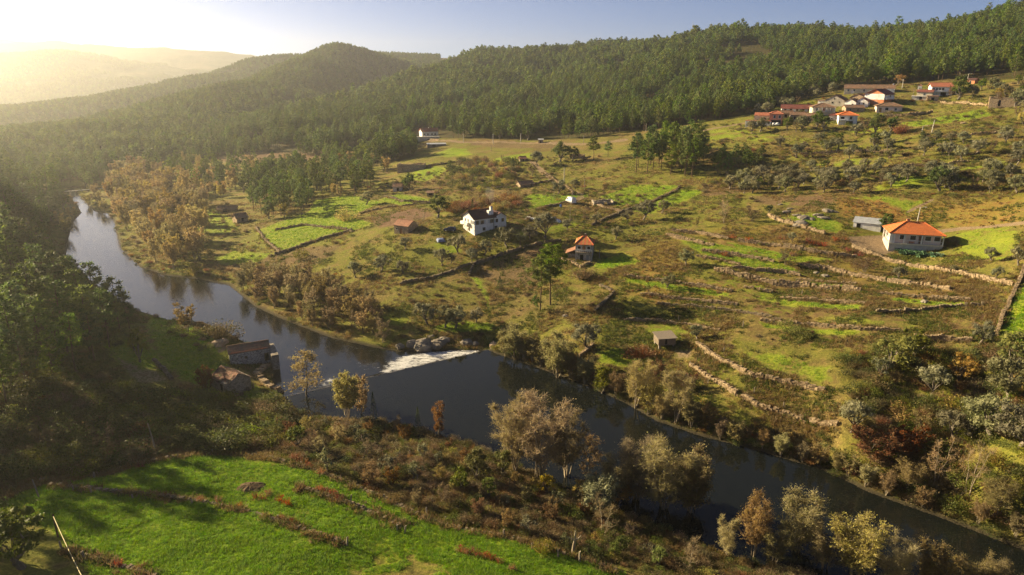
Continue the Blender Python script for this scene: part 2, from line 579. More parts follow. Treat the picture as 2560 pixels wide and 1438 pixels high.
# ================================================================== TERRAIN
# control points of the land: (px, py, Y) read off the photograph with a judged distance; ('w', px, Y, z) off the view
CTRL = [
    # right hillside, terraces, village
    (2285, 612, 180), (2000, 720, 158), (2000, 600, 186), (2000, 500, 222), (2000, 440, 258), (2000, 320, 325),
    (2150, 292, 335), (2150, 235, 385), (2350, 260, 345), (2560, 200, 365), (2560, 400, 225), (2560, 600, 160),
    (2560, 700, 140), (2560, 850, 115), (2500, 1000, 100), (2480, 1180, 86), (2350, 400, 240), (2350, 300, 300),
    (2250, 480, 215), (1880, 315, 345), (1800, 360, 320), (1900, 400, 285),
    # middle ground
    (1700, 450, 275), (1700, 500, 243), (1500, 530, 232), (1700, 330, 365), (1500, 345, 400), (1300, 350, 430),
    (1078, 350, 470), (1300, 450, 308), (1300, 400, 350), (1000, 420, 370), (1000, 480, 305), (850, 520, 278),
    (1000, 580, 222), (1205, 590, 208), (700, 600, 238), (600, 560, 272), (560, 660, 222), (1200, 700, 183),
    (1370, 765, 163), (1460, 650, 190), (1200, 800, 161), (1000, 760, 170), (850, 700, 193), (1200, 640, 198),
    (1700, 700, 168), (1700, 600, 195), (1900, 850, 132), (1900, 1000, 114), (2200, 900, 118), (2200, 1050, 102),
    (2200, 750, 142), (1665, 870, 137), (1450, 850, 143), (1550, 940, 129), (2100, 1110, 98), (1800, 1040, 112),
    # forest slope and its crest
    (1400, 262, 600), (1400, 192, 850), (1400, 140, 1100), (1200, 150, 1150), (1000, 310, 600), (900, 375, 480),
    (1000, 205, 950), (850, 262, 850), (700, 300, 750), (590, 315, 680), (460, 405, 520), (700, 410, 470),
    (600, 460, 400), (400, 440, 450), (1820, 95, 800), (1500, 125, 1000), (2150, 95, 750), (2560, 30, 600),
    (2300, 100, 650), (1700, 200, 600), (2000, 200, 520), (2400, 150, 450), (1000, 250, 780), (1200, 250, 680),
    ('w', 1000, 1150, 30), ('w', 1400, 1330, 70), ('w', 1820, 1100, 85), ('w', 2300, 1000, 95), ('w', 700, 950, -8),
    ('w', 460, 700, -12), ('w', 850, 1050, 5), ('w', 2700, 900, 125), ('w', 590, 820, -10), ('w', 1200, 1340, 60),
    ('w', 2900, 250, 55), ('w', 3000, 140, 32), ('w', 2900, 90, 18), ('w', 3100, 500, 110), ('w', 3200, 1200, 120),
    # left bank
    (300, 760, 175), (100, 760, 160), (0, 760, 150), (300, 900, 135), (100, 900, 121), (0, 1000, 101),
    (250, 1050, 106), (550, 1050, 112), (700, 1100, 102), (430, 1092, 99), (200, 1150, 91), (430, 1142, 90),
    (100, 1205, 80), (0, 1222, 78), (480, 840, 150), (420, 950, 128),
    (100, 500, 322), (150, 470, 362), (0, 450, 385), (0, 400, 480), (60, 560, 285), (180, 690, 205),
    ('w', -300, 170, 29), ('w', -300, 240, 38), ('w', -300, 120, 22), ('w', -500, 300, 46), ('w', -700, 150, 30),
    ('w', -250, 400, 34), ('w', -600, 500, 60), ('w', -400, 90, 18), ('w', -500, 60, 18), ('w', -900, 300, 55),
    ('w', -200, 560, 14), ('w', -900, 600, 70), ('w', -500, 900, -10), ('w', 200, 620, -9), ('w', 0, 1000, -20), ('w', 0, 580, -6),
    ('w', 300, 580, -7), ('w', 420, 600, -10), ('w', 200, 1300, -25), ('w', -300, 700, -8),
    ('w', -100, 320, 20), ('w', -60, 250, 28), ('w', -60, 200, 24), ('w', -900, 100, 26), ('w', -1200, 200, 45),
    # near field
    (700, 1162, 89), (900, 1222, 84), (1050, 1282, 78.5), (1270, 1342, 73.5), (1500, 1420, 68), (620, 1222, 82),
    (850, 1350, 70), (500, 1282, 74), (200, 1300, 71), (400, 1438, 61), (1000, 1438, 64), (0, 1438, 59),
    ('w', 400, 45, 14), ('w', 1280, 45, 12), ('w', 1280, 10, 18), ('w', -600, 45, 17), ('w', 2400, 50, 7),
    ('w', 2400, 5, 14), ('w', 0, 0, 18), ('w', 3200, 20, 10), ('w', 1280, -25, 22), ('w', -1500, -20, 22), ('w', 3500, -20, 15),
    # strip between the field and the river
    (1000, 1150, 95), (1090, 1120, 99), (1400, 1300, 80.5), (1700, 1400, 74), (2000, 1438, 70.5), ('w', 2560, 60, 5),
]

# ---- the river: outline in pixels; level 0 below the weir, LV above it
LV = 1.0
_far_bank = [(180, 472, 0), (194, 486, 0), (214, 506, 0), (236, 528, 0), (270, 534, 0), (284, 548, 0), (290, 580, 0), (305, 625, 0), (350, 668, 0), (420, 690, 0), (500, 698, 0), (570, 712, 0),
             (640, 768, 0), (700, 796, 0), (830, 846, 0), (930, 868, 0), (1000, 880, 0), (1100, 876, 0), (1205, 878, 0),
             (1240, 884, 1), (1300, 905, 1), (1450, 958, 1), (1560, 1006, 1), (1640, 1052, 1), (1750, 1090, 1), (1900, 1128, 1),
             (2060, 1176, 1), (2180, 1234, 1), (2350, 1294, 1), (2560, 1376, 1), (2900, 1480, 1)]
_near_bank = [(2700, 1700, 1), (2300, 1560, 1), (2100, 1470, 1), (1850, 1396, 1), (1720, 1350, 1), (1450, 1236, 1), (1230, 1134, 1), (1130, 1098, 1),
              (1000, 1058, 1), (850, 1048, 1), (770, 1048, 1), (722, 1004, 1), (690, 960, 0), (684, 905, 0), (640, 872, 0), (580, 838, 0), (510, 806, 0), (420, 800, 0),
              (330, 772, 0), (230, 705, 0), (165, 640, 0), (170, 600, 0), (185, 552, 0), (204, 532, 0), (192, 510, 0), (174, 494, 0), (158, 482, 0)]
RIVER = [at_z(a, b, LV * c) for a, b, c in _far_bank + _near_bank]
WEIR_PX = [(1222, 874), (1150, 892), (1050, 914), (950, 937), (870, 957), (800, 972), (722, 990)]
WEIR = [at_z(a, b, LV) for a, b in WEIR_PX]


def _ctrl_xyz():
    out = []
    for c in CTRL:
        if c[0] == 'w':
            _, px, Y, z = c
            x = (px - 1280.0) / F_PX * (Y + 5)
            out.append((x, Y, z))
        else:
            out.append(at_y(*c))
    for i in range(0, len(RIVER), 2):
        out.append((RIVER[i][0], RIVER[i][1], 0.5))
    return np.array(out)


def _uv(x, y):
    yy = np.maximum(y, -30.0) + 45.0
    return np.stack([2.0 * x / yy, 1.35 * np.log(yy)], -1)


class TPS:
    def __init__(s, P, lam=2e-4, uv=_uv):
        s.uv = uv
        s.c = uv(P[:, 0], P[:, 1]); z = P[:, 2]
        n = len(P)
        K = s.k(np.linalg.norm(s.c[:, None] - s.c[None], axis=-1)) + lam * np.eye(n)
        A = np.zeros((n + 3, n + 3)); A[:n, :n] = K
        A[:n, n] = 1; A[:n, n + 1:] = s.c; A[n, :n] = 1; A[n + 1:, :n] = s.c.T
        b = np.zeros(n + 3); b[:n] = z
        s.w = np.linalg.solve(A, b)

    @staticmethod
    def k(r):
        return np.where(r > 1e-9, r * r * np.log(np.maximum(r, 1e-9)), 0)

    def __call__(s, x, y):
        sh = np.shape(x)
        q = s.uv(np.ravel(x), np.ravel(y))
        out = np.empty(len(q))
        n = len(s.c)
        for i in range(0, len(q), 20000):
            qq = q[i:i + 20000]
            d = np.sqrt((qq[:, 0:1] - s.c[None, :, 0]) ** 2 + (qq[:, 1:2] - s.c[None, :, 1]) ** 2)
            out[i:i + 20000] = s.k(d) @ s.w[:n] + s.w[n] + qq @ s.w[n + 1:]
        return out.reshape(sh)


land = TPS(_ctrl_xyz())


def river_sd(x, y):
    d, _, _, _ = dist_line(RIVER, x, y, True)
    return np.where(inside(RIVER, x, y), -d, d)


def level(x, y):
    """water level that the banks at x, y belong to"""
    (x0, y0), (x1, y1) = WEIR[0], WEIR[-1]
    s = (x1 - x0) * (y - y0) - (y1 - y0) * (x - x0)      # >0: nearer the camera (upstream)
    return np.where((s > 0) & (y < 175), LV, 0.0)


# terrace walls: pixel polylines along the foot of each step; used for the land's steps and for the walls themselves
WALLS = [
    # name-key, points, height, real step
    ('t1', [(1680, 577), (1740, 582), (1800, 594), (1820, 598)], 1.0),
    ('t2', [(1665, 588), (1720, 601), (1782, 614)], 1.0),
    ('t3', [(1845, 602), (1900, 610), (1960, 616), (2030, 628), (2080, 637), (2140, 646)], 1.1),
    ('t4', [(1755, 627), (1830, 637), (1900, 648), (1930, 655)], 1.0),
    ('t5', [(1785, 676), (1850, 692), (1930, 708), (2000, 716), (2080, 722), (2150, 728)], 1.5),
    ('t6', [(1830, 669), (1900, 677), (1960, 682), (2000, 690)], 0.9),
    ('t7', [(1990, 662), (2070, 672), (2130, 688), (2200, 700), (2290, 712), (2380, 726)], 1.0),
    ('t8', [(2130, 618), (2220, 650), (2300, 668), (2400, 684), (2470, 702), (2530, 716)], 1.1),
    ('t9', [(1920, 540), (1960, 556), (2010, 572), (2060, 588)], 1.2),
    ('t10', [(1860, 718), (1900, 726), (1930, 732)], 0.8),
    ('t11', [(2185, 782), (2260, 780), (2340, 772), (2400, 766), (2455, 764)], 0.8),
    ('t12', [(1740, 860), (1800, 905), (1880, 940), (1960, 958), (2060, 975)], 1.0),
    ('t13', [(1725, 915), (1780, 948), (1840, 985), (1890, 1010), (1960, 1034), (2030, 1055), (2090, 1062)], 0.9),
    ('t14', [(2560, 672), (2530, 740), (2505, 800), (2490, 840)], 1.6),
    ('t15', [(2285, 845), (2350, 848), (2425, 852)], 1.0),
    ('t16', [(1560, 690), (1650, 700), (1740, 712), (1830, 728)], 0.6),
    ('t17', [(1600, 735), (1720, 748), (1840, 762)], 0.55),
    ('t18', [(1950, 745), (2060, 752), (2160, 758)], 0.6),
    ('t19', [(1990, 700), (2060, 706), (2140, 712)], 0.5),
    ('t20', [(2200, 735), (2300, 742), (2420, 750)], 0.6),
    ('t21', [(1900, 800), (2020, 812), (2150, 822), (2260, 828)], 0.6),
    ('t22', [(1740, 640), (1800, 650), (1850, 662)], 0.5),
    ('t23', [(1560, 800), (1640, 800), (1720, 812), (1800, 826)], 0.55),
    ('u1', [(2000, 385), (2100, 380), (2220, 378)], 0.9),
    ('u2', [(2220, 420), (2320, 415), (2420, 405)], 0.9),
    ('u3', [(2300, 345), (2400, 340), (2500, 332)], 0.9),
    ('m1', [(1175, 690), (1182, 660), (1260, 635), (1340, 612), (1400, 602)], 0.9),
    ('m2', [(1185, 660), (1130, 680), (1060, 700), (1000, 712)], 0.8),
    ('m3', [(1480, 565), (1520, 545), (1580, 522), (1640, 500), (1690, 478), (1700, 468)], 0.9),
    ('m4', [(1405, 650), (1440, 664), (1452, 670), (1476, 658)], 0.9),
    ('m5', [(1340, 525), (1400, 510), (1440, 500)], 0.7),
    ('m6', [(1475, 510), (1510, 520), (1550, 530)], 1.0),
    ('m7', [(1500, 715), (1535, 730), (1510, 760), (1490, 780)], 0.8),
    ('m8', [(1640, 760), (1750, 770), (1850, 780), (1950, 800)], 0.7),
    ('m9', [(960, 492), (1010, 505), (1060, 506), (1110, 502)], 0.7),
    ('m10', [(900, 535), (960, 520), (1040, 512), (1090, 508)], 0.6),
    ('m11', [(880, 575), (800, 598), (740, 620), (680, 640)], 0.7),
    ('m12', [(690, 575), (760, 562), (830, 570), (880, 580)], 0.6),
    ('m13', [(640, 570), (665, 605), (700, 632)], 0.7),
    ('m14', [(1025, 428), (1060, 418), (1120, 408), (1180, 400)], 0.8),
    ('m15', [(1230, 470), (1330, 462), (1380, 452)], 0.7),
    ('m16', [(1360, 432), (1420, 470), (1436, 488)], 0.5),
    ('m17', [(1440, 905), (1465, 880), (1480, 862)], 0.8),
    ('f1', [(120, 1215), (220, 1224), (340, 1236), (470, 1252), (560, 1268), (640, 1284), (720, 1312), (800, 1340), (862, 1362)], 0.32),
    ('f2', [(100, 1205), (230, 1190), (330, 1166), (430, 1146), (540, 1136), (640, 1140), (720, 1158)], 0.34),
    ('f3', [(740, 1218), (800, 1236), (880, 1262), (960, 1296), (1010, 1322)], 0.28),
    ('f4', [(720, 1158), (800, 1182), (900, 1222), (1000, 1268), (1100, 1312), (1200, 1334), (1270, 1348), (1360, 1368), (1460, 1402), (1540, 1430)], 0.3),
    ('f5', [(170, 1375), (240, 1398), (320, 1420), (380, 1445)], 0.3),
    ('v1', [(2200, 292), (2270, 290), (2330, 282)], 1.5),
    ('v2', [(2350, 258), (2420, 262), (2465, 265)], 1.5),
]
STEP = {'t16': .6, 't17': .5, 't18': .6, 't19': .5, 't20': .6, 't21': .6, 't22': .5, 't23': .5, 'u1': .9, 'u2': .9, 'u3': .9, 't1': .7, 't2': .7, 't3': .8, 't4': .7, 't5': 1.2, 't6': .5, 't7': .8, 't8': .8, 't9': .6, 't12': .8, 't13': .6, 'm1': .5, 'm11': .6, 'm14': .6, 't14': .8,
        'f1': .25, 'f4': .5, 'f2': .3, 'v1': 1.0, 'm12': .5, 'm9': .4, 't15': .6}


# ---- first pass: heights on a (s, Y) grid
def _axis(knots):
    out = []
    for (a, b, n) in knots:
        out.append(np.linspace(a, b, n, endpoint=False))
    out.append(np.array([knots[-1][1]]))
    return np.concatenate(out)


_S = _axis([(-1.6, -0.85, 60), (-0.85, 0.85, 560), (0.85, 1.6, 50)])
_Q = _axis([(math.log(15), math.log(98), 60), (math.log(98), math.log(400), 540), (math.log(400), math.log(1450), 150)])
_GY = np.exp(_Q) - 45.0 + 5.0
GX = _S[None, :] * (_GY[:, None] + 40.0)
GYY = np.repeat(_GY[:, None], len(_S), 1)


def _land_grid():
    """the spline on every fourth row and column, bilinear in between"""
    ii = np.unique(np.r_[np.arange(0, len(_GY), 4), len(_GY) - 1]); jj = np.unique(np.r_[np.arange(0, len(_S), 4), len(_S) - 1])
    Zc = land(GX[np.ix_(ii, jj)], GYY[np.ix_(ii, jj)])
    T = np.stack([np.interp(np.arange(len(_S)), jj, r) for r in Zc])
    return np.stack([np.interp(np.arange(len(_GY)), ii, c) for c in T.T], 1)


def base_height(x, y):
    z = _land_grid()
    lv = level(x, y)
    rough = (fbm(x / 9, y / 9, 3, 3) - .5) * 1.1 + (fbm(x / 45, y / 45, 9, 3) - .5) * 2.2 * smooth(90, 200, y)
    z = z + rough * smooth(2, 14, z) * (0.35 + 0.65 * smooth(60, 110, y))
    z = np.where(y < 490, np.maximum(z, lv + 0.7 + 0.3 * fbm(x / 5, y / 5, 21, 2)), z)
    sd = river_sd(x, y)
    global RSD
    RSD = sd
    k = smooth(0.0, 7.0, sd)
    z_out = (lv + 0.12) * (1 - k) + z * k + 0.35 * smooth(0, 1.2, sd) * (1 - k)
    z_in = lv - np.minimum(1.6, 0.1 - sd * 0.35)
    return np.where(sd > 0, z_out, z_in)


GZ = base_height(GX, GYY)


def hgt(x, y, grid=None):
    """bilinear height of the land"""
    g = GZ if grid is None else grid
    x = np.asarray(x, float); y = np.asarray(y, float)
    q = np.log(np.maximum(y + 40.0, 10.1)); s = x / np.maximum(y + 40.0, 10.1)
    fi = np.interp(q, np.log(_GY + 40.0), np.arange(len(_GY)))
    fj = np.interp(s, _S, np.arange(len(_S)))
    i = np.clip(fi.astype(int), 0, len(_GY) - 2); j = np.clip(fj.astype(int), 0, len(_S) - 2)
    a = fi - i; b = fj - j
    return (g[i, j] * (1 - b) + g[i, j + 1] * b) * (1 - a) + (g[i + 1, j] * (1 - b) + g[i + 1, j + 1] * b) * a


_MARCH = np.exp(np.linspace(math.log(35), math.log(1400), 700))


def ground(px, py):
    """where the photograph's pixel meets the land"""
    a, t = ray(px, py)
    zz = CAM_H + t * _MARCH
    h = hgt(a * _MARCH, _MARCH)
    below = np.nonzero(zz <= h)[0]
    if len(below) == 0:
        Y = 1300.0
    elif below[0] == 0:
        Y = _MARCH[0]
    else:
        k = below[0]
        lo, hi = _MARCH[k - 1], _MARCH[k]
        for _ in range(20):
            m = .5 * (lo + hi)
            if CAM_H + t * m <= float(hgt(a * m, m)): hi = m
            else: lo = m
        Y = .5 * (lo + hi)
    return (a * Y, Y, float(hgt(a * Y, Y)))


def gpoly(pts):
    return [ground(a, b)[:2] for a, b in pts]


# ---- steps of the terraces
WALL_XY = {}
for key, pts, h in WALLS:
    WALL_XY[key] = gpoly(pts)
for key, pts, h in WALLS:
    st = STEP.get(key, 0)
    if not st:
        continue
    P = WALL_XY[key]
    xs = [p[0] for p in P]; ys = [p[1] for p in P]
    m = (GX > min(xs) - 12) & (GX < max(xs) + 12) & (GYY > min(ys) - 12) & (GYY < max(ys) + 12)
    gx, gy = GX[m], GYY[m]
    d, sd, al, L = dist_line(P, gx, gy)
    # side whose ground is higher
    mid = P[len(P) // 2]; q = P[len(P) // 2 - 1]
    nx, ny = -(mid[1] - q[1]), (mid[0] - q[0]); nl = math.hypot(nx, ny) or 1
    hi_left = hgt(mid[0] + 4 * nx / nl, mid[1] + 4 * ny / nl) > hgt(mid[0] - 4 * nx / nl, mid[1] - 4 * ny / nl)
    sgn = sd * (1 if hi_left else -1)
    fade = smooth(0, 3, al) * smooth(0, 3, L - al)
    GZ[m] += 0.5 * st * sgn * np.exp(-d / 4.0) * smooth(0, .5, d) * fade * smooth(1.0, 4.0, RSD[m])
for key, pts, h in WALLS:
    WALL_XY[key] = gpoly(pts)

# pads under the buildings are levelled later by buildings.level_pad() before the mesh is made
# ---- ground cover weights, polygons in pixels of the photograph laid on the land
LUSH = [
    ([(0, 1262), (60, 1232), (110, 1215), (330, 1172), (430, 1147), (560, 1140), (700, 1160), (800, 1187), (900, 1227), (1010, 1272), (1130, 1322), (1270, 1352), (1400, 1387), (1560, 1436), (1500, 1500), (300, 1500), (140, 1330)], 1.3),
    ([(380, 765), (480, 810), (560, 865), (565, 905), (640, 960), (690, 1000), (560, 1000), (440, 950), (400, 900), (350, 830)], .75),
    ([(1500, 492), (1590, 460), (1695, 465), (1640, 498), (1540, 516)], 1.0),
    ([(1580, 528), (1640, 505), (1700, 474), (1762, 478), (1720, 500), (1620, 535)], 1.0),
    ([(1310, 494), (1330, 486), (1480, 486), (1430, 498), (1330, 512)], 1.0),
    ([(1306, 524), (1350, 508), (1440, 493), (1470, 490), (1420, 506), (1340, 518)], 1.2),
    ([(640, 580), (700, 555), (770, 530), (790, 500), (870, 490), (960, 505), (900, 530), (880, 545), (930, 560), (880, 578), (800, 596), (710, 632), (665, 612)], .95),
    ([(440, 562), (500, 525), (556, 530), (590, 548), (610, 570), (560, 590), (470, 585)], .62),
    ([(520, 645), (590, 625), (690, 632), (650, 655), (560, 668)], .7),
    ([(1018, 440), (1040, 428), (1090, 415), (1118, 420), (1100, 440), (1060, 455), (1040, 450)], 1.0),
    ([(1085, 385), (1130, 370), (1165, 372), (1180, 386), (1110, 394)], 1.0),
    ([(1220, 402), (1250, 392), (1330, 380), (1345, 390), (1260, 410)], .8),
    ([(940, 500), (1000, 478), (1060, 495), (1080, 500), (1000, 515)], .8),
    ([(1480, 668), (1500, 650), (1560, 635), (1600, 655), (1530, 672)], 1.1),
    ([(1690, 590), (1760, 600), (1840, 620), (1960, 660), (2020, 690), (1900, 680), (1820, 665), (1740, 630)], .85),
    ([(1800, 600), (1880, 616), (2000, 640), (2090, 650), (2010, 655), (1880, 640)], .85),
    ([(1960, 545), (2040, 530), (2110, 560), (2100, 585), (2010, 570)], .7),
    ([(2080, 495), (2200, 488), (2340, 500), (2300, 520), (2270, 540), (2210, 510)], .65),
    ([(2380, 580), (2450, 566), (2560, 560), (2560, 650), (2480, 660), (2390, 640)], .5),
    ([(1840, 880), (1960, 870), (2100, 910), (2080, 985), (1990, 960), (1900, 930)], .55),
    ([(1560, 800), (1700, 790), (1760, 830), (1900, 850), (1700, 850), (1600, 840)], .5),
    ([(1920, 700), (1800, 690), (1700, 720), (1800, 760), (1950, 760), (2100, 790), (2300, 800), (2400, 830), (2200, 830), (2000, 790)], .5),
    ([(2500, 850), (2520, 780), (2548, 720), (2600, 700), (2600, 840), (2540, 862)], 1.1),
    ([(2250, 308), (2330, 296), (2460, 272), (2480, 290), (2420, 300), (2290, 318)], .95),
    ([(2130, 325), (2200, 318), (2200, 328), (2130, 332)], .9),
    ([(2180, 480), (2230, 440), (2320, 440), (2480, 400), (2540, 400), (2400, 430), (2300, 460)], .7),
    ([(1990, 405), (2150, 395), (2200, 410), (2060, 420)], .6),
    ([(2020, 440), (2100, 430), (2100, 450), (2030, 455)], .6),
    ([(1640, 355), (1760, 340), (1850, 330), (1840, 345), (1700, 362)], .55),
    ([(1640, 345), (1780, 320), (1900, 330), (2050, 350), (2000, 375), (1800, 350)], .45),
    ([(1480, 880), (1560, 870), (1640, 900), (1600, 925), (1500, 910)], .8),
    ([(1780, 960), (1860, 1000), (1960, 1050), (2100, 1080), (2050, 1100), (1900, 1060), (1800, 1010)], .5),
    ([(1080, 820), (1140, 800), (1220, 806), (1260, 820), (1210, 830), (1100, 828)], .95),
    ([(1170, 690), (1200, 695), (1225, 740), (1220, 770), (1210, 740)], .9),
    ([(890, 790), (960, 785), (1040, 800), (990, 815)], .6),
    ([(1260, 580), (1340, 570), (1440, 545), (1470, 560), (1400, 585), (1280, 600)], .55),
    ([(1060, 600), (1150, 610), (1180, 640), (1100, 640)], .6),
    ([(820, 620), (900, 610), (1000, 640), (940, 660), (850, 650)], .3),
    ([(1950, 500), (1990, 505), (1960, 520)], .5),
    ([(1560, 692), (1740, 716), (1830, 732), (1820, 744), (1700, 730), (1560, 706)], .85),
    ([(1950, 748), (2160, 762), (2150, 776), (1950, 762)], .85),
    ([(2000, 706), (2140, 716), (2140, 727), (2000, 717)], .85),
    ([(2230, 740), (2420, 754), (2410, 766), (2230, 752)], .85),
    ([(1900, 804), (2150, 826), (2140, 840), (1900, 818)], .85),
    ([(0, 860), (80, 850), (120, 900), (40, 930)], .5),
    ([(140, 430), (190, 520), (150, 530), (110, 500)], .6),
    ([(240, 800), (330, 790), (400, 860), (430, 930), (330, 930), (250, 880)], .6),
]
SOIL = [
    ([(915, 545), (980, 530), (1060, 520), (1085, 540), (1000, 562), (950, 570)], 1.0),
    ([(1190, 690), (1190, 665), (1270, 640), (1400, 610), (1440, 640), (1380, 690), (1330, 722), (1240, 712)], .8),
    ([(660, 645), (760, 620), (860, 610), (800, 660), (720, 680), (640, 670)], .7),
    ([(1160, 352), (1400, 352), (1480, 362), (1300, 372), (1180, 362)], .7),
    ([(530, 395), (640, 380), (800, 385), (820, 400), (700, 408), (560, 405)], .9),
    ([(1880, 490), (2060, 488), (2100, 500), (2060, 520), (1900, 510)], .8),
    ([(1740, 470), (1880, 460), (1900, 478), (1760, 490)], .8),
    ([(1180, 720), (1480, 730), (1480, 800), (1260, 800)], .35),
    ([(640, 690), (560, 680), (500, 660), (560, 655), (650, 670)], .7),
]
TAN = [
    ([(2120, 592), (2200, 588), (2225, 600), (2240, 628), (2200, 640), (2130, 612)], 1.0),
    ([(260, 875), (330, 900), (400, 925), (440, 945), (420, 958), (330, 960), (300, 925)], .5),
    ([(530, 858), (560, 852), (572, 870), (550, 884)], 1.0),
    ([(1680, 870), (1740, 872), (1735, 900), (1680, 900)], .55),
]
VINE = [
    ([(2080, 500), (2200, 495), (2270, 530), (2340, 520), (2330, 560), (2200, 560), (2110, 545)], 1.0),
    ([(2280, 500), (2560, 490), (2560, 560), (2370, 570), (2300, 540)], .6),
    ([(1560, 640), (1700, 590), (1720, 700), (1880, 720), (1700, 780), (1560, 730)], .5),
    ([(1700, 580), (1900, 560), (2100, 600), (2300, 680), (2540, 730), (2300, 760), (2000, 700)], .35),
]
PATHS = [  # centre line, width
    ([(1330, 405), (1345, 420), (1362, 434), (1398, 460), (1425, 475)], 3.0),
    ([(1425, 475), (1450, 486), (1452, 494), (1432, 506)], 2.6),
    ([(2340, 580), (2400, 572), (2480, 566), (2570, 556)], 2.4),
    ([(2270, 530), (2300, 515), (2330, 500)], 1.2),
    ([(1040, 352), (1160, 356), (1300, 358), (1480, 360), (1560, 350)], 5.0),
    ([(1690, 345), (1740, 330), (1860, 308)], 3.0),
]
C1 = np.zeros(GX.shape + (3,)); C2 = np.zeros(GX.shape + (3,))


def _near(P, m):
    xs = [p[0] for p in P]; ys = [p[1] for p in P]
    bb = (GX > min(xs) - m) & (GX < max(xs) + m) & (GYY > min(ys) - m) & (GYY < max(ys) + m)
    return bb, GX[bb], GYY[bb]


def paint(px, w, arr, ch, soft):
    P = gpoly(px)
    bb, x, y = _near(P, soft)
    d, _, _, _ = dist_line(P, x, y, True)
    d = np.where(inside(P, x, y), d, -d)
    arr[bb, ch] = np.maximum(arr[bb, ch], w * smooth(-soft, soft, d))


for i, (px, w) in enumerate(LUSH): paint(px, w, C1, 0, 1.5 if i == 0 else (2.0 if w >= .85 else 3.6))
for px, w in SOIL: paint(px, w, C1, 1, 1.5)
for px, w in TAN: paint(px, w, C1, 2, 1.8)
for px, w in VINE: paint(px, w, C2, 1, 3.0)
for px, wd in PATHS:
    P = gpoly(px)
    bb, x, y = _near(P, wd)
    d, _, _, _ = dist_line(P, x, y)
    C1[bb, 2] = np.maximum(C1[bb, 2], .9 * (1 - smooth(wd * .3, wd * .75, d)))
for px, w in [([(860, 1395), (930, 1372), (1040, 1380), (1120, 1400), (1160, 1440), (1150, 1500), (800, 1500), (830, 1430)], .8), ([(600, 1205), (650, 1205), (660, 1240), (600, 1240)], .5), ([(230, 1180), (330, 1168), (350, 1180), (240, 1196)], .5), ([(700, 1300), (900, 1370), (880, 1385), (690, 1320)], .4)]:
    P = gpoly(px)
    bb, x, y = _near(P, 3)
    d, _, _, _ = dist_line(P, x, y, True)
    d = np.where(inside(P, x, y), d, -d)
    C1[bb, 0] *= 1 - w * smooth(-3.0, 3.0, d + 5 * (fbm(x / 2.5, y / 2.5, 33, 3) - .5)) * smooth(.3, .55, fbm(x / 1.7, y / 1.7, 35, 3))
# brown dry ground where nothing lush grows: the middle slope
C1[..., 0] += .28 * (fbm(GX / 22, GYY / 22, 44, 3) - .42) * (GYY > 100)
_rsd = RSD
C2[..., 2] = 1 - smooth(.2, 1.6, _rsd)
# woodland floor
FOREST_XY = [ground(*p)[:2] for p in [(470, 408), (560, 390), (700, 382), (800, 395), (850, 412), (960, 410), (1035, 394), (1050, 350), (1110, 346), (1480, 346), (1560, 328), (1700, 316), (1860, 288), (1960, 262), (2080, 225), (2180, 213), (2300, 204), (2420, 200), (2560, 196)]] \
    + [(620, 380), (900, 800), (900, 1380), (-400, 1380), (-420, 900), (-350, 640)]
d, _, _, _ = dist_line(FOREST_XY, GX, GYY, True)
_in = inside(FOREST_XY, GX, GYY)
C2[..., 0] = smooth(-3, 3, np.where(_in, d, -d))


def finish_ground():
    nr, nc = GX.shape
    V = np.stack([GX, GYY, GZ], -1).reshape(-1, 3)
    i = np.arange(nr - 1)[:, None] * nc + np.arange(nc - 1)[None, :]
    F = np.stack([i, i + 1, i + nc + 1, i + nc], -1).reshape(-1, 4)
    me = mesh_np('ground', V, F, [M['ground']], True)
    for nm, arr in (('cover', C1), ('cover2', C2)):
        a = me.color_attributes.new(nm, 'FLOAT_COLOR', 'POINT')
        c = np.ones((nr * nc, 4), np.float32); c[:, :3] = np.clip(arr, 0, 1.5).reshape(-1, 3)
        a.data.foreach_set('color', c.ravel())
    return tag(link('ground', me), kind='structure')


# ---- hills beyond: each its own heightfield
def hill(name, P, x0, x1, y0, y1, n, m, mat, rough=8.0, seed=1, lam=1e-3):
    P = np.array(P, float)
    f = TPS(P, lam, uv=lambda x, y: np.stack([x / 500.0, y / 500.0], -1))
    xs = np.linspace(x0, x1, n); ys = np.linspace(y0, y1, m)
    X, Y = np.meshgrid(xs, ys)
    Z = f(X, Y) + (fbm(X / 140, Y / 140, seed, 4) - .5) * rough * 2
    i = np.arange(m - 1)[:, None] * n + np.arange(n - 1)[None, :]
    F = np.stack([i, i + 1, i + n + 1, i + n], -1).reshape(-1, 4)
    me = mesh_np(name, np.stack([X, Y, Z], -1).reshape(-1, 3), F, [mat], True)
    o = tag(link(name, me), kind='structure')

    def hz(x, y):
        fi = np.clip((np.asarray(y) - y0) / (y1 - y0) * (m - 1), 0, m - 1.001); fj = np.clip((np.asarray(x) - x0) / (x1 - x0) * (n - 1), 0, n - 1.001)
        i = fi.astype(int); j = fj.astype(int); a = fi - i; b = fj - j
        return (Z[i, j] * (1 - b) + Z[i, j + 1] * b) * (1 - a) + (Z[i + 1, j] * (1 - b) + Z[i + 1, j + 1] * b) * a
    return o, hz


def pz(lst):
    return [at_y(*c) for c in lst]


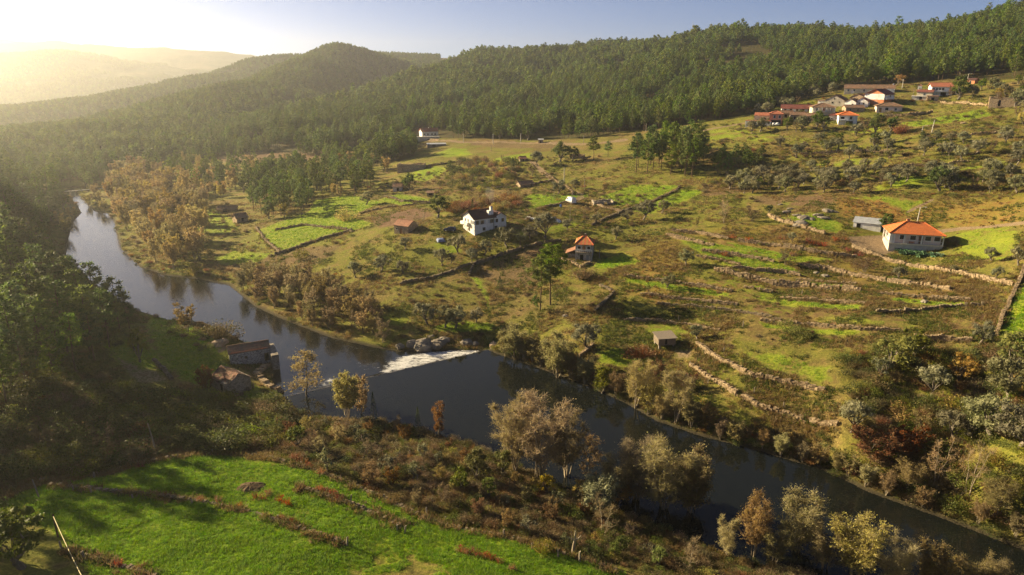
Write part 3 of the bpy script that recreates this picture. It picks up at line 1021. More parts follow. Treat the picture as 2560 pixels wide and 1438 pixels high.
# spur behind the bend: peak near (900,112), falling left to the river
HILL1 = pz([(1010, 160, 1450), (960, 145, 1380), (900, 128, 1300), (860, 130, 1250), (800, 160, 1120), (700, 192, 1000), (620, 224, 900), (520, 256, 820), (420, 286, 750), (300, 310, 690), (150, 328, 645), (0, 342, 615), (-150, 350, 600),
            (950, 190, 1250), (900, 200, 1150), (850, 220, 1050), (800, 235, 970), (750, 255, 880), (700, 285, 800), (600, 310, 720), (560, 340, 650), (500, 365, 590), (440, 408, 505),
            (300, 352, 600), (150, 364, 570), (0, 372, 550), (300, 412, 488), (150, 405, 500), (0, 395, 520), (300, 375, 540), (420, 320, 670)]) + \
    [(-450, 950, 12), (-520, 850, -5), (-560, 760, -12), (-600, 700, -15), (-430, 1150, 35), (-400, 1350, 70), (-520, 1250, 0), (-500, 1050, 5), (0, 1300, 40), (100, 1700, 110), (-100, 1900, 60), (-700, 1300, -30), (-600, 1700, 0), (-900, 640, -10), (-300, 440, -6), (300, 1700, 90), (300, 1300, 30), (-60, 800, -30), (300, 640, -60), (-100, 560, -25), (-200, 440, -8), (-400, 440, -5), (100, 1000, -10), (300, 440, -60), (-900, 1700, -40), (-200, 1000, 10)]
HILL1B = pz([(900, 142, 1750), (800, 152, 1680), (700, 158, 1620), (620, 160, 1500), (500, 194, 1350), (400, 234, 1200), (250, 282, 1050), (90, 310, 950), (0, 320, 900), (-200, 332, 860), (560, 194, 1400), (430, 244, 1150)]) + \
    [(-560, 900, -20), (-640, 820, -22), (-500, 1080, 0), (-460, 1300, 45), (-1000, 1100, -20), (-900, 1300, -15), (-800, 1450, 0), (-1200, 2000, -20), (-700, 1900, 20), (0, 2100, 60), (-300, 1950, 80), (-900, 780, -25), (-750, 1700, 10), (200, 1750, 90), (200, 1400, 40), (-200, 1250, 15), (-350, 1150, 5), (-300, 900, -40)]
HILL2 = pz([(-300, 140, 2700), (0, 142, 2700), (130, 138, 2650), (200, 150, 2650), (300, 176, 2550), (380, 200, 2500), (450, 230, 2450), (0, 200, 2350), (150, 215, 2200), (300, 235, 2200), (0, 260, 1950), (100, 275, 1900), (-300, 250, 2000), (200, 262, 2000)]) + \
    [(-2600, 3300, 60), (-1500, 3400, 50), (-600, 3300, 0), (-700, 2300, -10), (-500, 2700, 0), (-2600, 2300, 90), (-2000, 1800, 20), (-900, 1800, -20), (-2600, 1700, 60)]
HILL3 = pz([(-400, 90, 3648), (0, 102, 3648), (80, 106, 3572), (130, 116, 3572), (170, 112, 3572), (230, 125, 3572), (300, 135, 3496), (340, 132, 3496), (440, 127, 3572), (520, 133, 3572), (600, 138, 3648), (700, 150, 3724), (850, 180, 3800), (1100, 190, 3800), (0, 190, 2964), (300, 200, 2964), (500, 190, 3040), (200, 160, 3268), (440, 160, 3268)]) + \
    [(-4200, 4600, 150), (-2000, 4600, 120), (0, 4600, 50), (-4200, 2900, 60), (-2200, 2800, 20), (-300, 2800, 0), (1000, 4500, 0), (1000, 2800, 0), (-4200, 3700, 220)]
hill1, h1z = hill('hill_spur', HILL1, -1100, 300, 440, 1900, 220, 230, M['farhill'], 9, 5)
hill1b, h1bz = hill('hill_second_spur', HILL1B, -1150, 200, 780, 2100, 170, 180, M['farhill'], 8, 15)
hill2, h2z = hill('hill_behind_bend', HILL2, -2600, -350, 1700, 3400, 180, 140, M['farhill'], 16, 8)
hill3, h3z = hill('hill_on_horizon', HILL3, -4300, 1100, 2750, 4700, 260, 120, M['farhill'], 20, 12)
# ================================================================== WATER, WEIR, HAZE
def water_sheet(name, mat, z, test, x0, x1, y0, y1, step, foam=None):
    xs = np.arange(x0, x1, step); ys = np.arange(y0, y1, step)
    X, Y = np.meshgrid(xs, ys)
    cx = X[:-1, :-1] + step / 2; cyy = Y[:-1, :-1] + step / 2
    keep = test(cx, cyy)
    n = len(xs)
    i = (np.arange(len(ys) - 1)[:, None] * n + np.arange(len(xs) - 1)[None, :])[keep]
    F = np.stack([i, i + 1, i + n + 1, i + n], -1)
    used, inv = np.unique(F, return_inverse=True)
    F = inv.reshape(-1, 4)
    V = np.stack([X.ravel()[used], Y.ravel()[used], np.full(len(used), z)], -1)
    me = mesh_np(name, V, F, [mat], True)
    if foam is not None:
        f = foam(V[:, 0], V[:, 1])
        V2 = V.copy(); V2[:, 2] += np.clip(f, 0, 1) * .18 * fbm(V[:, 0] / 1.1, V[:, 1] / 1.1, 7, 3)
        me.vertices.foreach_set('co', V2.astype(np.float32).ravel())
        a = me.color_attributes.new('foam', 'FLOAT_COLOR', 'POINT')
        c = np.ones((len(V), 4), np.float32); c[:, 0] = f; c[:, 1] = f; c[:, 2] = f
        a.data.foreach_set('color', c.ravel())
        me.update()
    return tag(link(name, me), kind='structure')


FOAM = [([(955, 930), (975, 905), (1010, 890), (1060, 882), (1130, 876), (1205, 872), (1195, 882), (1140, 894), (1060, 912), (1000, 926), (960, 938)], .9, 2.6),
        ([(800, 968), (812, 950), (830, 942), (860, 952), (840, 962)], .7, 2.0),
        ([(820, 842), (900, 862), (960, 888), (990, 905), (960, 915), (930, 890), (860, 866)], .46, 5.0),
        ([(880, 905), (960, 890), (960, 925), (900, 930)], .44, 4.0),
        ([(700, 830), (840, 845), (900, 890), (760, 900)], .2, 7.0)]
FOAM_XY = [([at_z(a, b, .05) for a, b in p], w, s) for p, w, s in FOAM]


def foam_at(x, y):
    f = np.zeros(np.shape(x))
    for P, w, s in FOAM_XY:
        d, _, _, _ = dist_line(P, x, y, True)
        d = np.where(inside(P, x, y), d, -d)
        f = np.maximum(f, w * smooth(-s, s * .6, d))
    return f


def _up(x, y):
    """+ on the upstream (near) side of the weir"""
    d, s, _, _ = dist_line(WEIR, x, y)
    return d * s


_wsd = lambda x, y: river_sd(x, y)
_sgn = 1.0 if _up(np.array([WEIR[3][0]]), np.array([WEIR[3][1] - 6]))[0] > 0 else -1.0
water_sheet('river_pool', M['water'], LV, lambda x, y: (_wsd(x, y) < 2.2) & (_sgn * _up(x, y) > -.3) & (y < 160) & (level(x, y) > .5), -45, 150, 55, 160, .8)
water_sheet('river_water', M['water_foam'], 0.0, lambda x, y: (_wsd(x, y) < 2.2) & ((_sgn * _up(x, y) < .6) | (y > 165)) & (y > 118) & ((level(x, y) < .5) | (np.abs(_up(x, y)) < 2)), -330, 20, 118, 460, .7, foam_at)


def make_weir():
    """low stone sill: crest, sloping downstream face"""
    root = empty('weir', (WEIR[3][0], WEIR[3][1], 0))
    tag(root, 'low stone weir crossing the river below the mill, white water spilling over it', 'weir')
    rng = random.Random(5)
    pts = []
    for k in range(len(WEIR) - 1):
        (ax, ay), (bx, by) = WEIR[k], WEIR[k + 1]
        L = math.hypot(bx - ax, by - ay); n = max(2, int(L / .8))
        for q in range(n):
            t = q / n
            pts.append((ax + (bx - ax) * t + rng.uniform(-.15, .15), ay + (by - ay) * t + rng.uniform(-.15, .15)))
    pts.append(WEIR[-1])
    V = []; F = []
    for k, (x, y) in enumerate(pts):
        a = pts[max(0, k - 1)]; b = pts[min(len(pts) - 1, k + 1)]
        dx, dy = b[0] - a[0], b[1] - a[1]; L = math.hypot(dx, dy)
        nx, ny = -dy / L, dx / L
        if _sgn * _up(np.array([x + nx * 2]), np.array([y + ny * 2]))[0] > 0: nx, ny = -nx, -ny     # now downstream
        j = rng.uniform(-.05, .05)
        for off, z in ((-.8, -.6), (-.45, LV - .06), (.1, LV + .03 + j), (.35, LV - .08)):
            V.append((x + nx * off - root.location.x, y + ny * off - root.location.y, z))
    m = 4
    for k in range(len(pts) - 1):
        for q in range(m - 1):
            F.append((k * m + q, k * m + q + 1, (k + 1) * m + q + 1, (k + 1) * m + q))
    link('sill', mesh_np('weir_sill', np.array(V), np.array(F), [M['wetrock']], True), root)
    A = []
    for k, (x, y) in enumerate(pts):
        a = pts[max(0, k - 1)]; b = pts[min(len(pts) - 1, k + 1)]
        dx, dy = b[0] - a[0], b[1] - a[1]; L = math.hypot(dx, dy); nx, ny = -dy / L, dx / L
        if _sgn * _up(np.array([x + nx * 2]), np.array([y + ny * 2]))[0] > 0: nx, ny = -nx, -ny
        for off, z in ((.2, LV - .02), (.7, LV - .25), (1.3, .5), (2.0, .2), (3.0, -.05)):
            A.append((x + nx * off - root.location.x, y + ny * off - root.location.y, z + rng.uniform(-.04, .04)))
    F = [(k * 5 + q, k * 5 + q + 1, (k + 1) * 5 + q + 1, (k + 1) * 5 + q) for k in range(len(pts) - 1) for q in range(4)]
    me = mesh_np('spill', np.array(A), np.array(F), [M['water_foam']], True)
    V = np.array(A); f = foam_at(V[:, 0] + root.location.x, V[:, 1] + root.location.y)
    at = me.color_attributes.new('foam', 'FLOAT_COLOR', 'POINT'); c = np.ones((len(V), 4), np.float32); c[:, :3] = np.maximum(f, .2)[:, None]
    at.data.foreach_set('color', c.ravel())
    link('spill', me, root)


make_weir()


def make_haze():
    x0, x1, y0, y1, z0, z1 = -4500, 2200, -400, 4900, -64.0, 285.0
    V = np.array([(x0, y0, z0), (x1, y0, z0), (x1, y1, z0), (x0, y1, z0), (x0, y0, z1), (x1, y0, z1), (x1, y1, z1), (x0, y1, z1)])
    F = np.array([(0, 3, 2, 1), (4, 5, 6, 7), (0, 1, 5, 4), (1, 2, 6, 5), (2, 3, 7, 6), (3, 0, 4, 7)])
    m = bpy.data.materials.new('valley_haze')
    m.use_nodes = True
    nt = m.node_tree; nt.nodes.clear()
    o = nt.nodes.new('ShaderNodeOutputMaterial'); v = nt.nodes.new('ShaderNodeVolumePrincipled')
    v.inputs['Color'].default_value = (.97, .97, .95, 1)
    v.inputs['Density'].default_value = HAZE_DENSITY
    v.inputs['Anisotropy'].default_value = HAZE_G
    nt.links.new(v.outputs[0], o.inputs['Volume'])
    return tag(link('haze', mesh_np('haze', V, F, [m])), kind='stuff')


HAZE_DENSITY = 2.0e-4
HAZE_G = .68
make_haze()
# ================================================================== PLANTS
class MB:
    """collects tubes, cards and solids; one mesh at the end"""
    def __init__(s):
        s.V = []; s.F3 = []; s.F4 = []; s.n = 0; s.m3 = []; s.m4 = []

    def add(s, V, F, mi=0):
        V = np.asarray(V, float); F = np.asarray(F, int)
        if len(F) == 0: return
        if F.shape[1] == 3:
            s.F3.append(F + s.n); s.m3.append(np.full(len(F), mi))
        else:
            s.F4.append(F + s.n); s.m4.append(np.full(len(F), mi))
        s.V.append(V); s.n += len(V)

    def tube(s, pts, rad, sides=5, mi=0):
        pts = np.asarray(pts, float); n = len(pts)
        ang = np.arange(sides) * 2 * math.pi / sides
        V = []
        for i in range(n):
            d = pts[min(n - 1, i + 1)] - pts[max(0, i - 1)]
            d = d / (np.linalg.norm(d) + 1e-9)
            a = np.cross(d, [0, 0, 1.0]) if abs(d[2]) < .95 else np.cross(d, [1.0, 0, 0])
            a /= np.linalg.norm(a) + 1e-9
            b = np.cross(d, a)
            V.append(pts[i] + rad[i] * (np.cos(ang)[:, None] * a + np.sin(ang)[:, None] * b))
        V = np.concatenate(V)
        F = []
        for i in range(n - 1):
            for k in range(sides):
                k2 = (k + 1) % sides
                F.append((i * sides + k, i * sides + k2, (i + 1) * sides + k2, (i + 1) * sides + k))
        s.add(V, F, mi)

    def cards(s, C, size, rng, asp=.5, up=0.0, mi=0, dirs=None):
        """a small quad at each centre, turned at random (or along dirs)"""
        C = np.asarray(C, float); n = len(C)
        if n == 0: return
        d = rng.normal(size=(n, 3))
        if dirs is not None: d = d * .45 + dirs
        d[:, 2] += up
        d /= np.linalg.norm(d, axis=1)[:, None] + 1e-9
        e = np.cross(d, rng.normal(size=(n, 3)))
        e /= np.linalg.norm(e, axis=1)[:, None] + 1e-9
        L = size * rng.uniform(.6, 1.4, (n, 1)); W = L * asp
        V = np.stack([C - d * L / 2, C + e * W / 2, C + d * L / 2, C - e * W / 2], 1).reshape(-1, 3)
        F = np.arange(n * 4).reshape(-1, 4)
        s.add(V, F, mi)

    def twigs(s, A, B, w, mi=0, rng=None):
        A = np.asarray(A, float); B = np.asarray(B, float); n = len(A)
        if n == 0: return
        d = B - A
        e = np.cross(d, rng.normal(size=(n, 3)))
        e /= np.linalg.norm(e, axis=1)[:, None] + 1e-9
        V = np.stack([A - e * w / 2, A + e * w / 2, B], 1).reshape(-1, 3)
        s.add(V, np.arange(n * 3).reshape(-1, 3), mi)

    def box(s, x0, x1, y0, y1, z0, z1, mi=0):
        V = [(x0, y0, z0), (x1, y0, z0), (x1, y1, z0), (x0, y1, z0), (x0, y0, z1), (x1, y0, z1), (x1, y1, z1), (x0, y1, z1)]
        s.add(V, [(0, 3, 2, 1), (4, 5, 6, 7), (0, 1, 5, 4), (1, 2, 6, 5), (2, 3, 7, 6), (3, 0, 4, 7)], mi)

    def mesh(s, name, mats, smooth_shade=False):
        V = np.concatenate(s.V)
        me = bpy.data.meshes.new(name)
        f3 = np.concatenate(s.F3) if s.F3 else np.zeros((0, 3), int)
        f4 = np.concatenate(s.F4) if s.F4 else np.zeros((0, 4), int)
        lo = np.concatenate([f3.ravel(), f4.ravel()]).astype(np.int32)
        st = np.concatenate([np.arange(len(f3)) * 3, len(f3) * 3 + np.arange(len(f4)) * 4]).astype(np.int32)
        mi = np.concatenate([np.concatenate(s.m3) if s.m3 else np.zeros(0), np.concatenate(s.m4) if s.m4 else np.zeros(0)]).astype(np.int32)
        me.vertices.add(len(V)); me.vertices.foreach_set('co', V.astype(np.float32).ravel())
        me.loops.add(len(lo)); me.loops.foreach_set('vertex_index', lo)
        me.polygons.add(len(st)); me.polygons.foreach_set('loop_start', st)
        me.polygons.foreach_set('material_index', mi)
        me.polygons.foreach_set('use_smooth', np.full(len(st), bool(smooth_shade)))
        for m in mats: me.materials.append(m)
        me.update(calc_edges=True)
        return me


_IV = None


def core(mb, c, r, rng, squash=.8, mi=0):
    """a rough solid added inside a leaf clump to block light (icosahedron)"""
    global _IV
    if _IV is None:
        bm = bmesh.new(); bmesh.ops.create_icosphere(bm, subdivisions=1, radius=1.0)
        bm.verts.ensure_lookup_table()
        _IV = (np.array([v.co[:] for v in bm.verts]), np.array([[v.index for v in f.verts] for f in bm.faces])); bm.free()
    V = _IV[0] * rng.uniform(.75, 1.15, (len(_IV[0]), 1)) * r
    V[:, 2] *= squash
    mb.add(V + c, _IV[1], mi)


def ball(rng, n, squash=1.0, shell=.35):
    """points in a unit ball, denser towards its skin"""
    d = rng.normal(size=(n, 3)); d /= np.linalg.norm(d, axis=1)[:, None]
    r = shell + (1 - shell) * rng.random((n, 1)) ** .6
    p = d * r; p[:, 2] *= squash
    return p


PROTO = {}      # kind -> list of (trunk mesh or None, crown mesh, height)


def pine(seed, h=15.0, crown=.62, quads=1500, cards=.55, wide=.19, mat='pine', umbrella=False, sides=6):
    rng = np.random.default_rng(seed)
    T = MB(); C = MB()
    lean = rng.normal(0, .02 * h, 2)
    zs = np.linspace(0, h * .96, 7)
    P = np.stack([lean[0] * (zs / h) ** 2 + .1 * np.sin(zs / 2 + seed), lean[1] * (zs / h) ** 2 + .1 * np.cos(zs / 2.3 + seed), zs], -1)
    T.tube(P, np.linspace(.021 * h, .004 * h, 7) * .55 + .02, sides)
    z0 = h * (1 - crown)
    n_b = 26 if not umbrella else 20
    clumps = []
    for i in range(n_b):
        f = (i + rng.random()) / n_b
        z = z0 + f * (h - z0) * .97
        if umbrella: rad = wide * h * (.65 + .5 * math.sin(math.pi * min(1, f * .9 + .15))) * (1.0 if f < .92 else .6)
        else: rad = wide * h * (1 - f) ** .7 * (0.55 + .6 * min(1, f * 4)) + .03 * h
        a = i * 2.4 + rng.normal(0, .4)
        rad *= rng.uniform(.65, 1.2)
        x = np.interp(z, zs, P[:, 0]); y = np.interp(z, zs, P[:, 1])
        tip = np.array([x + math.cos(a) * rad, y + math.sin(a) * rad, z + rad * rng.uniform(.05, .4)])
        b0 = np.array([x, y, z - .02 * h])
        mid = (b0 + tip) / 2 + [0, 0, -.06 * rad]
        T.tube([b0, mid, tip], [.006 * h * .6, .004 * h * .6, .012], 3)
        cr = .055 * h * rng.uniform(.7, 1.3) + .1 * rad
        clumps.append((tip, cr)); 
        if rad > .07 * h: clumps.append(((mid + tip) / 2 + rng.normal(0, .3, 3), cr * .9))
        if rad > .12 * h: clumps.append((mid + rng.normal(0, .35, 3) + [0, 0, .2], cr * .8))
    clumps.append((P[-1] + [0, 0, .1], .05 * h))
    w = np.array([c[1] ** 2 for c in clumps]); w /= w.sum()
    for (c, r), k in zip(clumps, np.maximum(4, (w * quads).astype(int))):
        q = ball(rng, k, .72, .3)
        C.cards(c + q * r, cards, rng, .34, .25, 0, q * .8)
        core(C, c, r * .48, rng, .7)
    return T.mesh('pine_trunk', [M['bark']], True), C.mesh('pine_crown', [M[mat]]), h


def broad(seed, h=5.0, rad=2.2, trunk=.35, quads=1400, cards=.22, mat='olive', bark='grey_bark', n_c=34, squash=.85, asp=.5, thick=.045, mats=None):
    """round-crowned leafy tree: olive, oak, chestnut"""
    rng = np.random.default_rng(seed)
    T = MB(); C = MB()
    t0 = h * trunk
    bend = rng.normal(0, .06 * h, 2)
    fork = np.array([bend[0], bend[1], t0])
    T.tube([(0, 0, -.2), (bend[0] * .3, bend[1] * .3, t0 * .5), fork], [h * thick * 1.25, h * thick, h * thick * .85], 6)
    cz = t0 + (h - t0) * .47; rz = (h - t0) * .5
    cl = []
    for i in range(n_c):
        p = ball(rng, 1, 1.0, .5)[0]
        if p[2] < -.55: p[2] *= -.4
        f = 1 + .22 * math.sin(3 * math.atan2(p[1], p[0]) + seed)
        c = np.array([bend[0] + p[0] * rad * .8 * f, bend[1] + p[1] * rad * .8 * f, cz + p[2] * rz * .85])
        cl.append((c, rad * rng.uniform(.2, .38)))
    for c, r in cl[:9]:
        m = fork * .45 + c * .55 + rng.normal(0, .1 * rad, 3) * [1, 1, .3]
        T.tube([fork, m, c], [h * thick * .5, h * thick * .3, .02], 4)
    per = quads // n_c
    for c, r in cl:
        q = ball(rng, per, squash, .25)
        C.cards(c + q * r, cards, rng, asp, .1, 0 if (mats is None or rng.random() < .7) else 1)
        core(C, c, r * .5, rng, squash)
    ml = [M[mat]] if mats is None else [M[k] for k in mats]
    return T.mesh('tree_trunk', [M[bark]], True), C.mesh('tree_crown', ml), h


def bare(seed, h=11.0, rad=3.6, stems=3, l1=11, l2=6, twig=7, leaf=1.0, leaf_size=.2, bark='pale_bark', mats=('grey_twig', 'alder'), dome=.25, tw=.05, upw=.75, twl=.085):
    """late-autumn riverside tree: many slim stems, fine twigs, few faded leaves"""
    rng = np.random.default_rng(seed)
    T = MB(); C = MB()
    A = []; B = []; L = []
    for s in range(stems):
        a0 = s * 2 * math.pi / stems + rng.normal(0, .4)
        out = rad * (.42 if stems > 1 else .08) * rng.uniform(.5, 1.25)
        hs = h * rng.uniform(.78, 1.0)
        zs = np.linspace(0, 1, 6)
        P = np.stack([math.cos(a0) * (out * zs ** 1.3 + .15) + rng.normal(0, .1, 6), math.sin(a0) * (out * zs ** 1.3 + .15) + rng.normal(0, .1, 6), zs * hs * .93 - .1], -1)
        r0 = h * (.014 if stems == 1 else .0085)
        T.tube(P, r0 * (1 - zs * .85) + .008, 5)
        for i in range(l1):
            f = dome + (1 - dome) * (i + rng.random()) / l1
            b0 = np.array([np.interp(f, zs, P[:, k]) for k in range(3)])
            a = rng.uniform(0, 2 * math.pi) if stems == 1 else a0 + rng.normal(0, 1.3)
            env = rad * (.5 if stems > 1 else .95) * math.sqrt(max(.08, 1 - (f - .35) ** 2 / .5))
            ln = env * rng.uniform(.6, 1.1)
            el = upw * rng.uniform(.6, 1.3) + .25 * f
            d = np.array([math.cos(a) * math.cos(el), math.sin(a) * math.cos(el), math.sin(el)])
            tip = b0 + d * ln; mid = b0 + d * ln * .5 + [0, 0, -.05 * ln]
            T.tube([b0, mid, tip], [r0 * .38 * (1.1 - f * .5), r0 * .22, .01], 3)
            for j in range(l2):
                g = rng.uniform(.25, 1)
                c0 = b0 * (1 - g) + tip * g
                dd = d * .7 + rng.normal(0, .6, 3); dd[2] = abs(dd[2]) * .6 + .2
                dd /= np.linalg.norm(dd)
                e = c0 + dd * ln * rng.uniform(.25, .5)
                A.append(c0); B.append(e)
                for q in range(twig):
                    u = rng.uniform(.1, 1); t0 = c0 * (1 - u) + e * u
                    td = dd * .6 + rng.normal(0, .65, 3); td[2] += .25
                    td /= np.linalg.norm(td)
                    t1 = t0 + td * h * twl * rng.uniform(.5, 1.2)
                    A.append(t0); B.append(t1)
                    for w in range(rng.poisson(leaf)):
                        v = rng.random(); L.append(t0 * (1 - v) + t1 * v + rng.normal(0, .06, 3))
    C.twigs(A, B, tw, 0, rng)
    C.cards(L, leaf_size, rng, .6, 0, 1)
    return T.mesh('bare_trunk', [M[bark]], True), C.mesh('bare_crown', [M[mats[0]], M[mats[1]]]), h


def bush(seed, h=1.6, rad=1.3, quads=420, cards=.22, mats=('bramble',), n_c=11, asp=.55, twigs=0):
    rng = np.random.default_rng(seed)
    C = MB()
    for i in range(n_c):
        a = rng.uniform(0, 6.28); r = rad * .75 * math.sqrt(rng.random())
        cr = rad * rng.uniform(.28, .5)
        z = max(cr * .5, h * (1 - (r / rad) ** 2) * rng.uniform(.45, .75))
        c = np.array([math.cos(a) * r, math.sin(a) * r, z])
        q = ball(rng, quads // n_c, .85, .2)
        p = c + q * cr
        p[:, 2] = np.maximum(p[:, 2], .03)
        C.cards(p, cards, rng, asp, .1, int(rng.integers(len(mats))))
    if twigs:
        n = twigs
        a = rng.uniform(0, 6.28, n); b = rng.uniform(.2, 1.0, n)
        A = np.stack([np.cos(a) * .15 * rad, np.sin(a) * .15 * rad, np.zeros(n)], -1)
        B = np.stack([np.cos(a) * rad * b, np.sin(a) * rad * b, h * rng.uniform(.6, 1.1, n) * (1.1 - .4 * b)], -1)
        C.twigs(A, B, .05, 0, rng)
    return None, C.mesh('bush', [M[m] for m in mats]), h


def cone_tree(seed, h=9.0, rad=1.3, quads=1200, cards=.28, mat='cypress'):
    rng = np.random.default_rng(seed)
    T = MB(); C = MB()
    T.tube([(0, 0, -.1), (0, 0, h * .3), (0, 0, h * .9)], [.16, .12, .02], 6)
    f = rng.random(quads) ** .75
    a = rng.uniform(0, 6.28, quads)
    r = rad * (1 - f) ** .75 * (.75 + .35 * rng.random(quads)) * (1 + .15 * np.sin(a * 5 + f * 20)) * np.minimum(1, f * 9 + .4)
    p = np.stack([np.cos(a) * r, np.sin(a) * r, f * h * .97 + .25], -1)
    C.cards(p, cards, rng, .4, .7)
    return T.mesh('cypress_trunk', [M['bark']], True), C.mesh('cypress_crown', [M[mat]]), h


PROTO['pine'] = [pine(s, 15 + (s % 3), .58 + .05 * (s % 3), 1700, .6, .17 + .02 * (s % 3)) for s in range(1, 6)]
PROTO['pine_mid'] = [pine(s + 20, 14 + (s % 3), .70 + .06 * (s % 3), 800, .85, .20 + .02 * (s % 3), sides=4) for s in range(4)]
PROTO['pine_far'] = [pine(s + 40, 13, .8, 170, 1.7, .22, mat='pine_far', sides=3) for s in range(4)]
PROTO['umbrella'] = [pine(61, 12, .52, 3400, .42, .2, umbrella=True, sides=8), pine(62, 11, .64, 2800, .42, .18, umbrella=True, sides=8)]
PROTO['olive'] = [broad(s + 100, 5, 2.5, .2, 2600, .22, 'olive', 'grey_bark', 30) for s in range(5)]
PROTO['oak'] = [broad(s + 120, 8, 3.4, .15, 1800, .34, 'oak', 'grey_bark', 36) for s in range(3)]
PROTO['shrubtree'] = [broad(s + 130, 6, 2.6, .12, 1500, .28, 'lime', 'grey_bark', 28, mats=('lime', 'weed')) for s in range(3)]
PROTO['yellowtree'] = [broad(s + 140, 6, 2.5, .15, 1300, .26, 'yellow', 'grey_bark', 24, mats=('yellow', 'gold')) for s in range(2)]
PROTO['goldtree'] = [bare(s + 150, 9, 3.6, 4, 9, 5, 6, 2.6, .34, 'grey_bark', ('grey_twig', 'gold')) for s in range(4)]
PROTO['alder'] = [bare(s + 160, 11, 4.2, 6, 13, 8, 9, .9, .15, tw=.045) for s in range(4)]
PROTO['alder_leafy'] = [bare(s + 170, 10, 3.7, 5, 13, 8, 7, 2.0, .17, mats=('grey_twig', 'alder'), tw=.045) for s in range(3)]
PROTO['pale_alder'] = [bare(s + 175, 8, 3.4, 6, 12, 8, 7, 2.8, .19, mats=('grey_twig', 'palegold'), tw=.045) for s in range(3)]
PROTO['slim_alder'] = [bare(s + 180, 9, 2.0, 1, 26, 6, 6, 1.3, .2, 'grey_bark', ('grey_twig', 'alder'), .22, .045, .45) for s in range(3)]
PROTO['willow'] = [bare(s + 190, 7, 3.4, 5, 9, 5, 7, 1.7, .24, 'grey_bark', ('brown_brush', 'alder'), .2, .05, .6) for s in range(4)]
PROTO['brush_tree'] = [bare(s + 200, 5, 2.4, 5, 7, 5, 6, .5, .2, 'grey_bark', ('brown_brush', 'brown_brush'), .2, .045, .7) for s in range(3)]
PROTO['dead'] = [bare(s + 210, 6, 2.6, 2, 12, 6, 5, 0.05, .1, 'pale_bark', ('grey_twig', 'grey_twig'), .3, .04, .5) for s in range(2)]
PROTO['whitetree'] = [bare(s + 215, 9, 3.6, 3, 10, 5, 5, .45, .18, 'pale_bark', ('grey_twig', 'alder'), .35, .045, .45) for s in range(1)]
PROTO['poplar_bush'] = [bare(s + 220, 6, 1.7, 6, 9, 5, 5, 1.1, .18, 'pale_bark', ('rust', 'rust'), .1, .05, 1.1) for s in range(1)]
PROTO['bush'] = [bush(s + 230, 1.7, 1.5, 1000, .14, ('bramble', 'bramble', 'weed'), 16) for s in range(3)]
PROTO['brush'] = [bush(s + 240, 1.5, 1.4, 700, .13, ('brown_brush', 'brown_brush', 'bramble'), 16, twigs=220) for s in range(3)]
PROTO['rustbush'] = [bush(s + 250, 1.5, 1.4, 800, .13, ('rust', 'brown_brush', 'brown_brush'), 16, twigs=160) for s in range(2)]
PROTO['bracken'] = [bare(s + 255, 4, 2.4, 7, 8, 6, 7, 1.6, .16, 'grey_bark', ('brown_brush', 'rust'), .1, .04, .6) for s in range(2)]
PROTO['goldbush'] = [bush(s + 260, 1.8, 1.4, 800, .14, ('gold', 'lime'), 14, twigs=60) for s in range(2)]
PROTO['limebush'] = [bush(s + 270, 1.8, 1.4, 1000, .14, ('lime', 'weed'), 16) for s in range(2)]
PROTO['redvine'] = [bush(s + 280, 1.1, .8, 150, .13, ('red', 'rust', 'brown_brush'), 8, twigs=30) for s in range(3)]
PROTO['greybush'] = [broad(s + 290, 3.6, 1.4, .15, 700, .2, 'olive', 'grey_bark', 18) for s in range(2)]
PROTO['cypress'] = [cone_tree(s + 300, 9, 1.7) for s in range(2)]
PROTO['cabbage'] = [bush(310, .7, .5, 70, .35, ('cabbage',), 4, .8)]


def depth(x, y, z):
    return y * CP - (z - CAM_H) * SP


_rt = random.Random(77)


def plant(kind, x, y, z, h, label, cat, group=None, name=None, var=None, wide=1.0, tilt=0.0):
    """one plant: an Empty at its foot with trunk and crown, or a bush as one mesh"""
    lst = PROTO[kind]
    t, c, h0 = lst[var % len(lst)] if var is not None else _rt.choice(lst)
    s = h / h0
    if t is None:
        o = link(name, c, None, (x, y, z - .05 * h))
        o.scale = (s * wide, s * wide, s)
        o.rotation_euler = (0, 0, _rt.uniform(0, 6.28))
        return tag(o, label, cat, group)
    o = empty(name, (x, y, z - .01 * h), _rt.uniform(0, 6.28))
    o.scale = (s * wide, s * wide, s)
    o.rotation_euler = (tilt, tilt * .5, o.rotation_euler[2])
    tag(o, label, cat, group)
    link('trunk', t, o); link('crown', c, o)
    return o


def plant_px(kind, px, py, hpx, label, cat, group=None, name=None, var=None, wide=1.0, tilt=0.0):
    """foot at a pixel of the photograph, height in its pixels"""
    x, y, z = ground(px, py)
    h = hpx * depth(x, y, z + 2) / F_PX / max(.75, CP)
    return plant(kind, x, y, z, h, label, cat, group, name, var, wide, tilt)


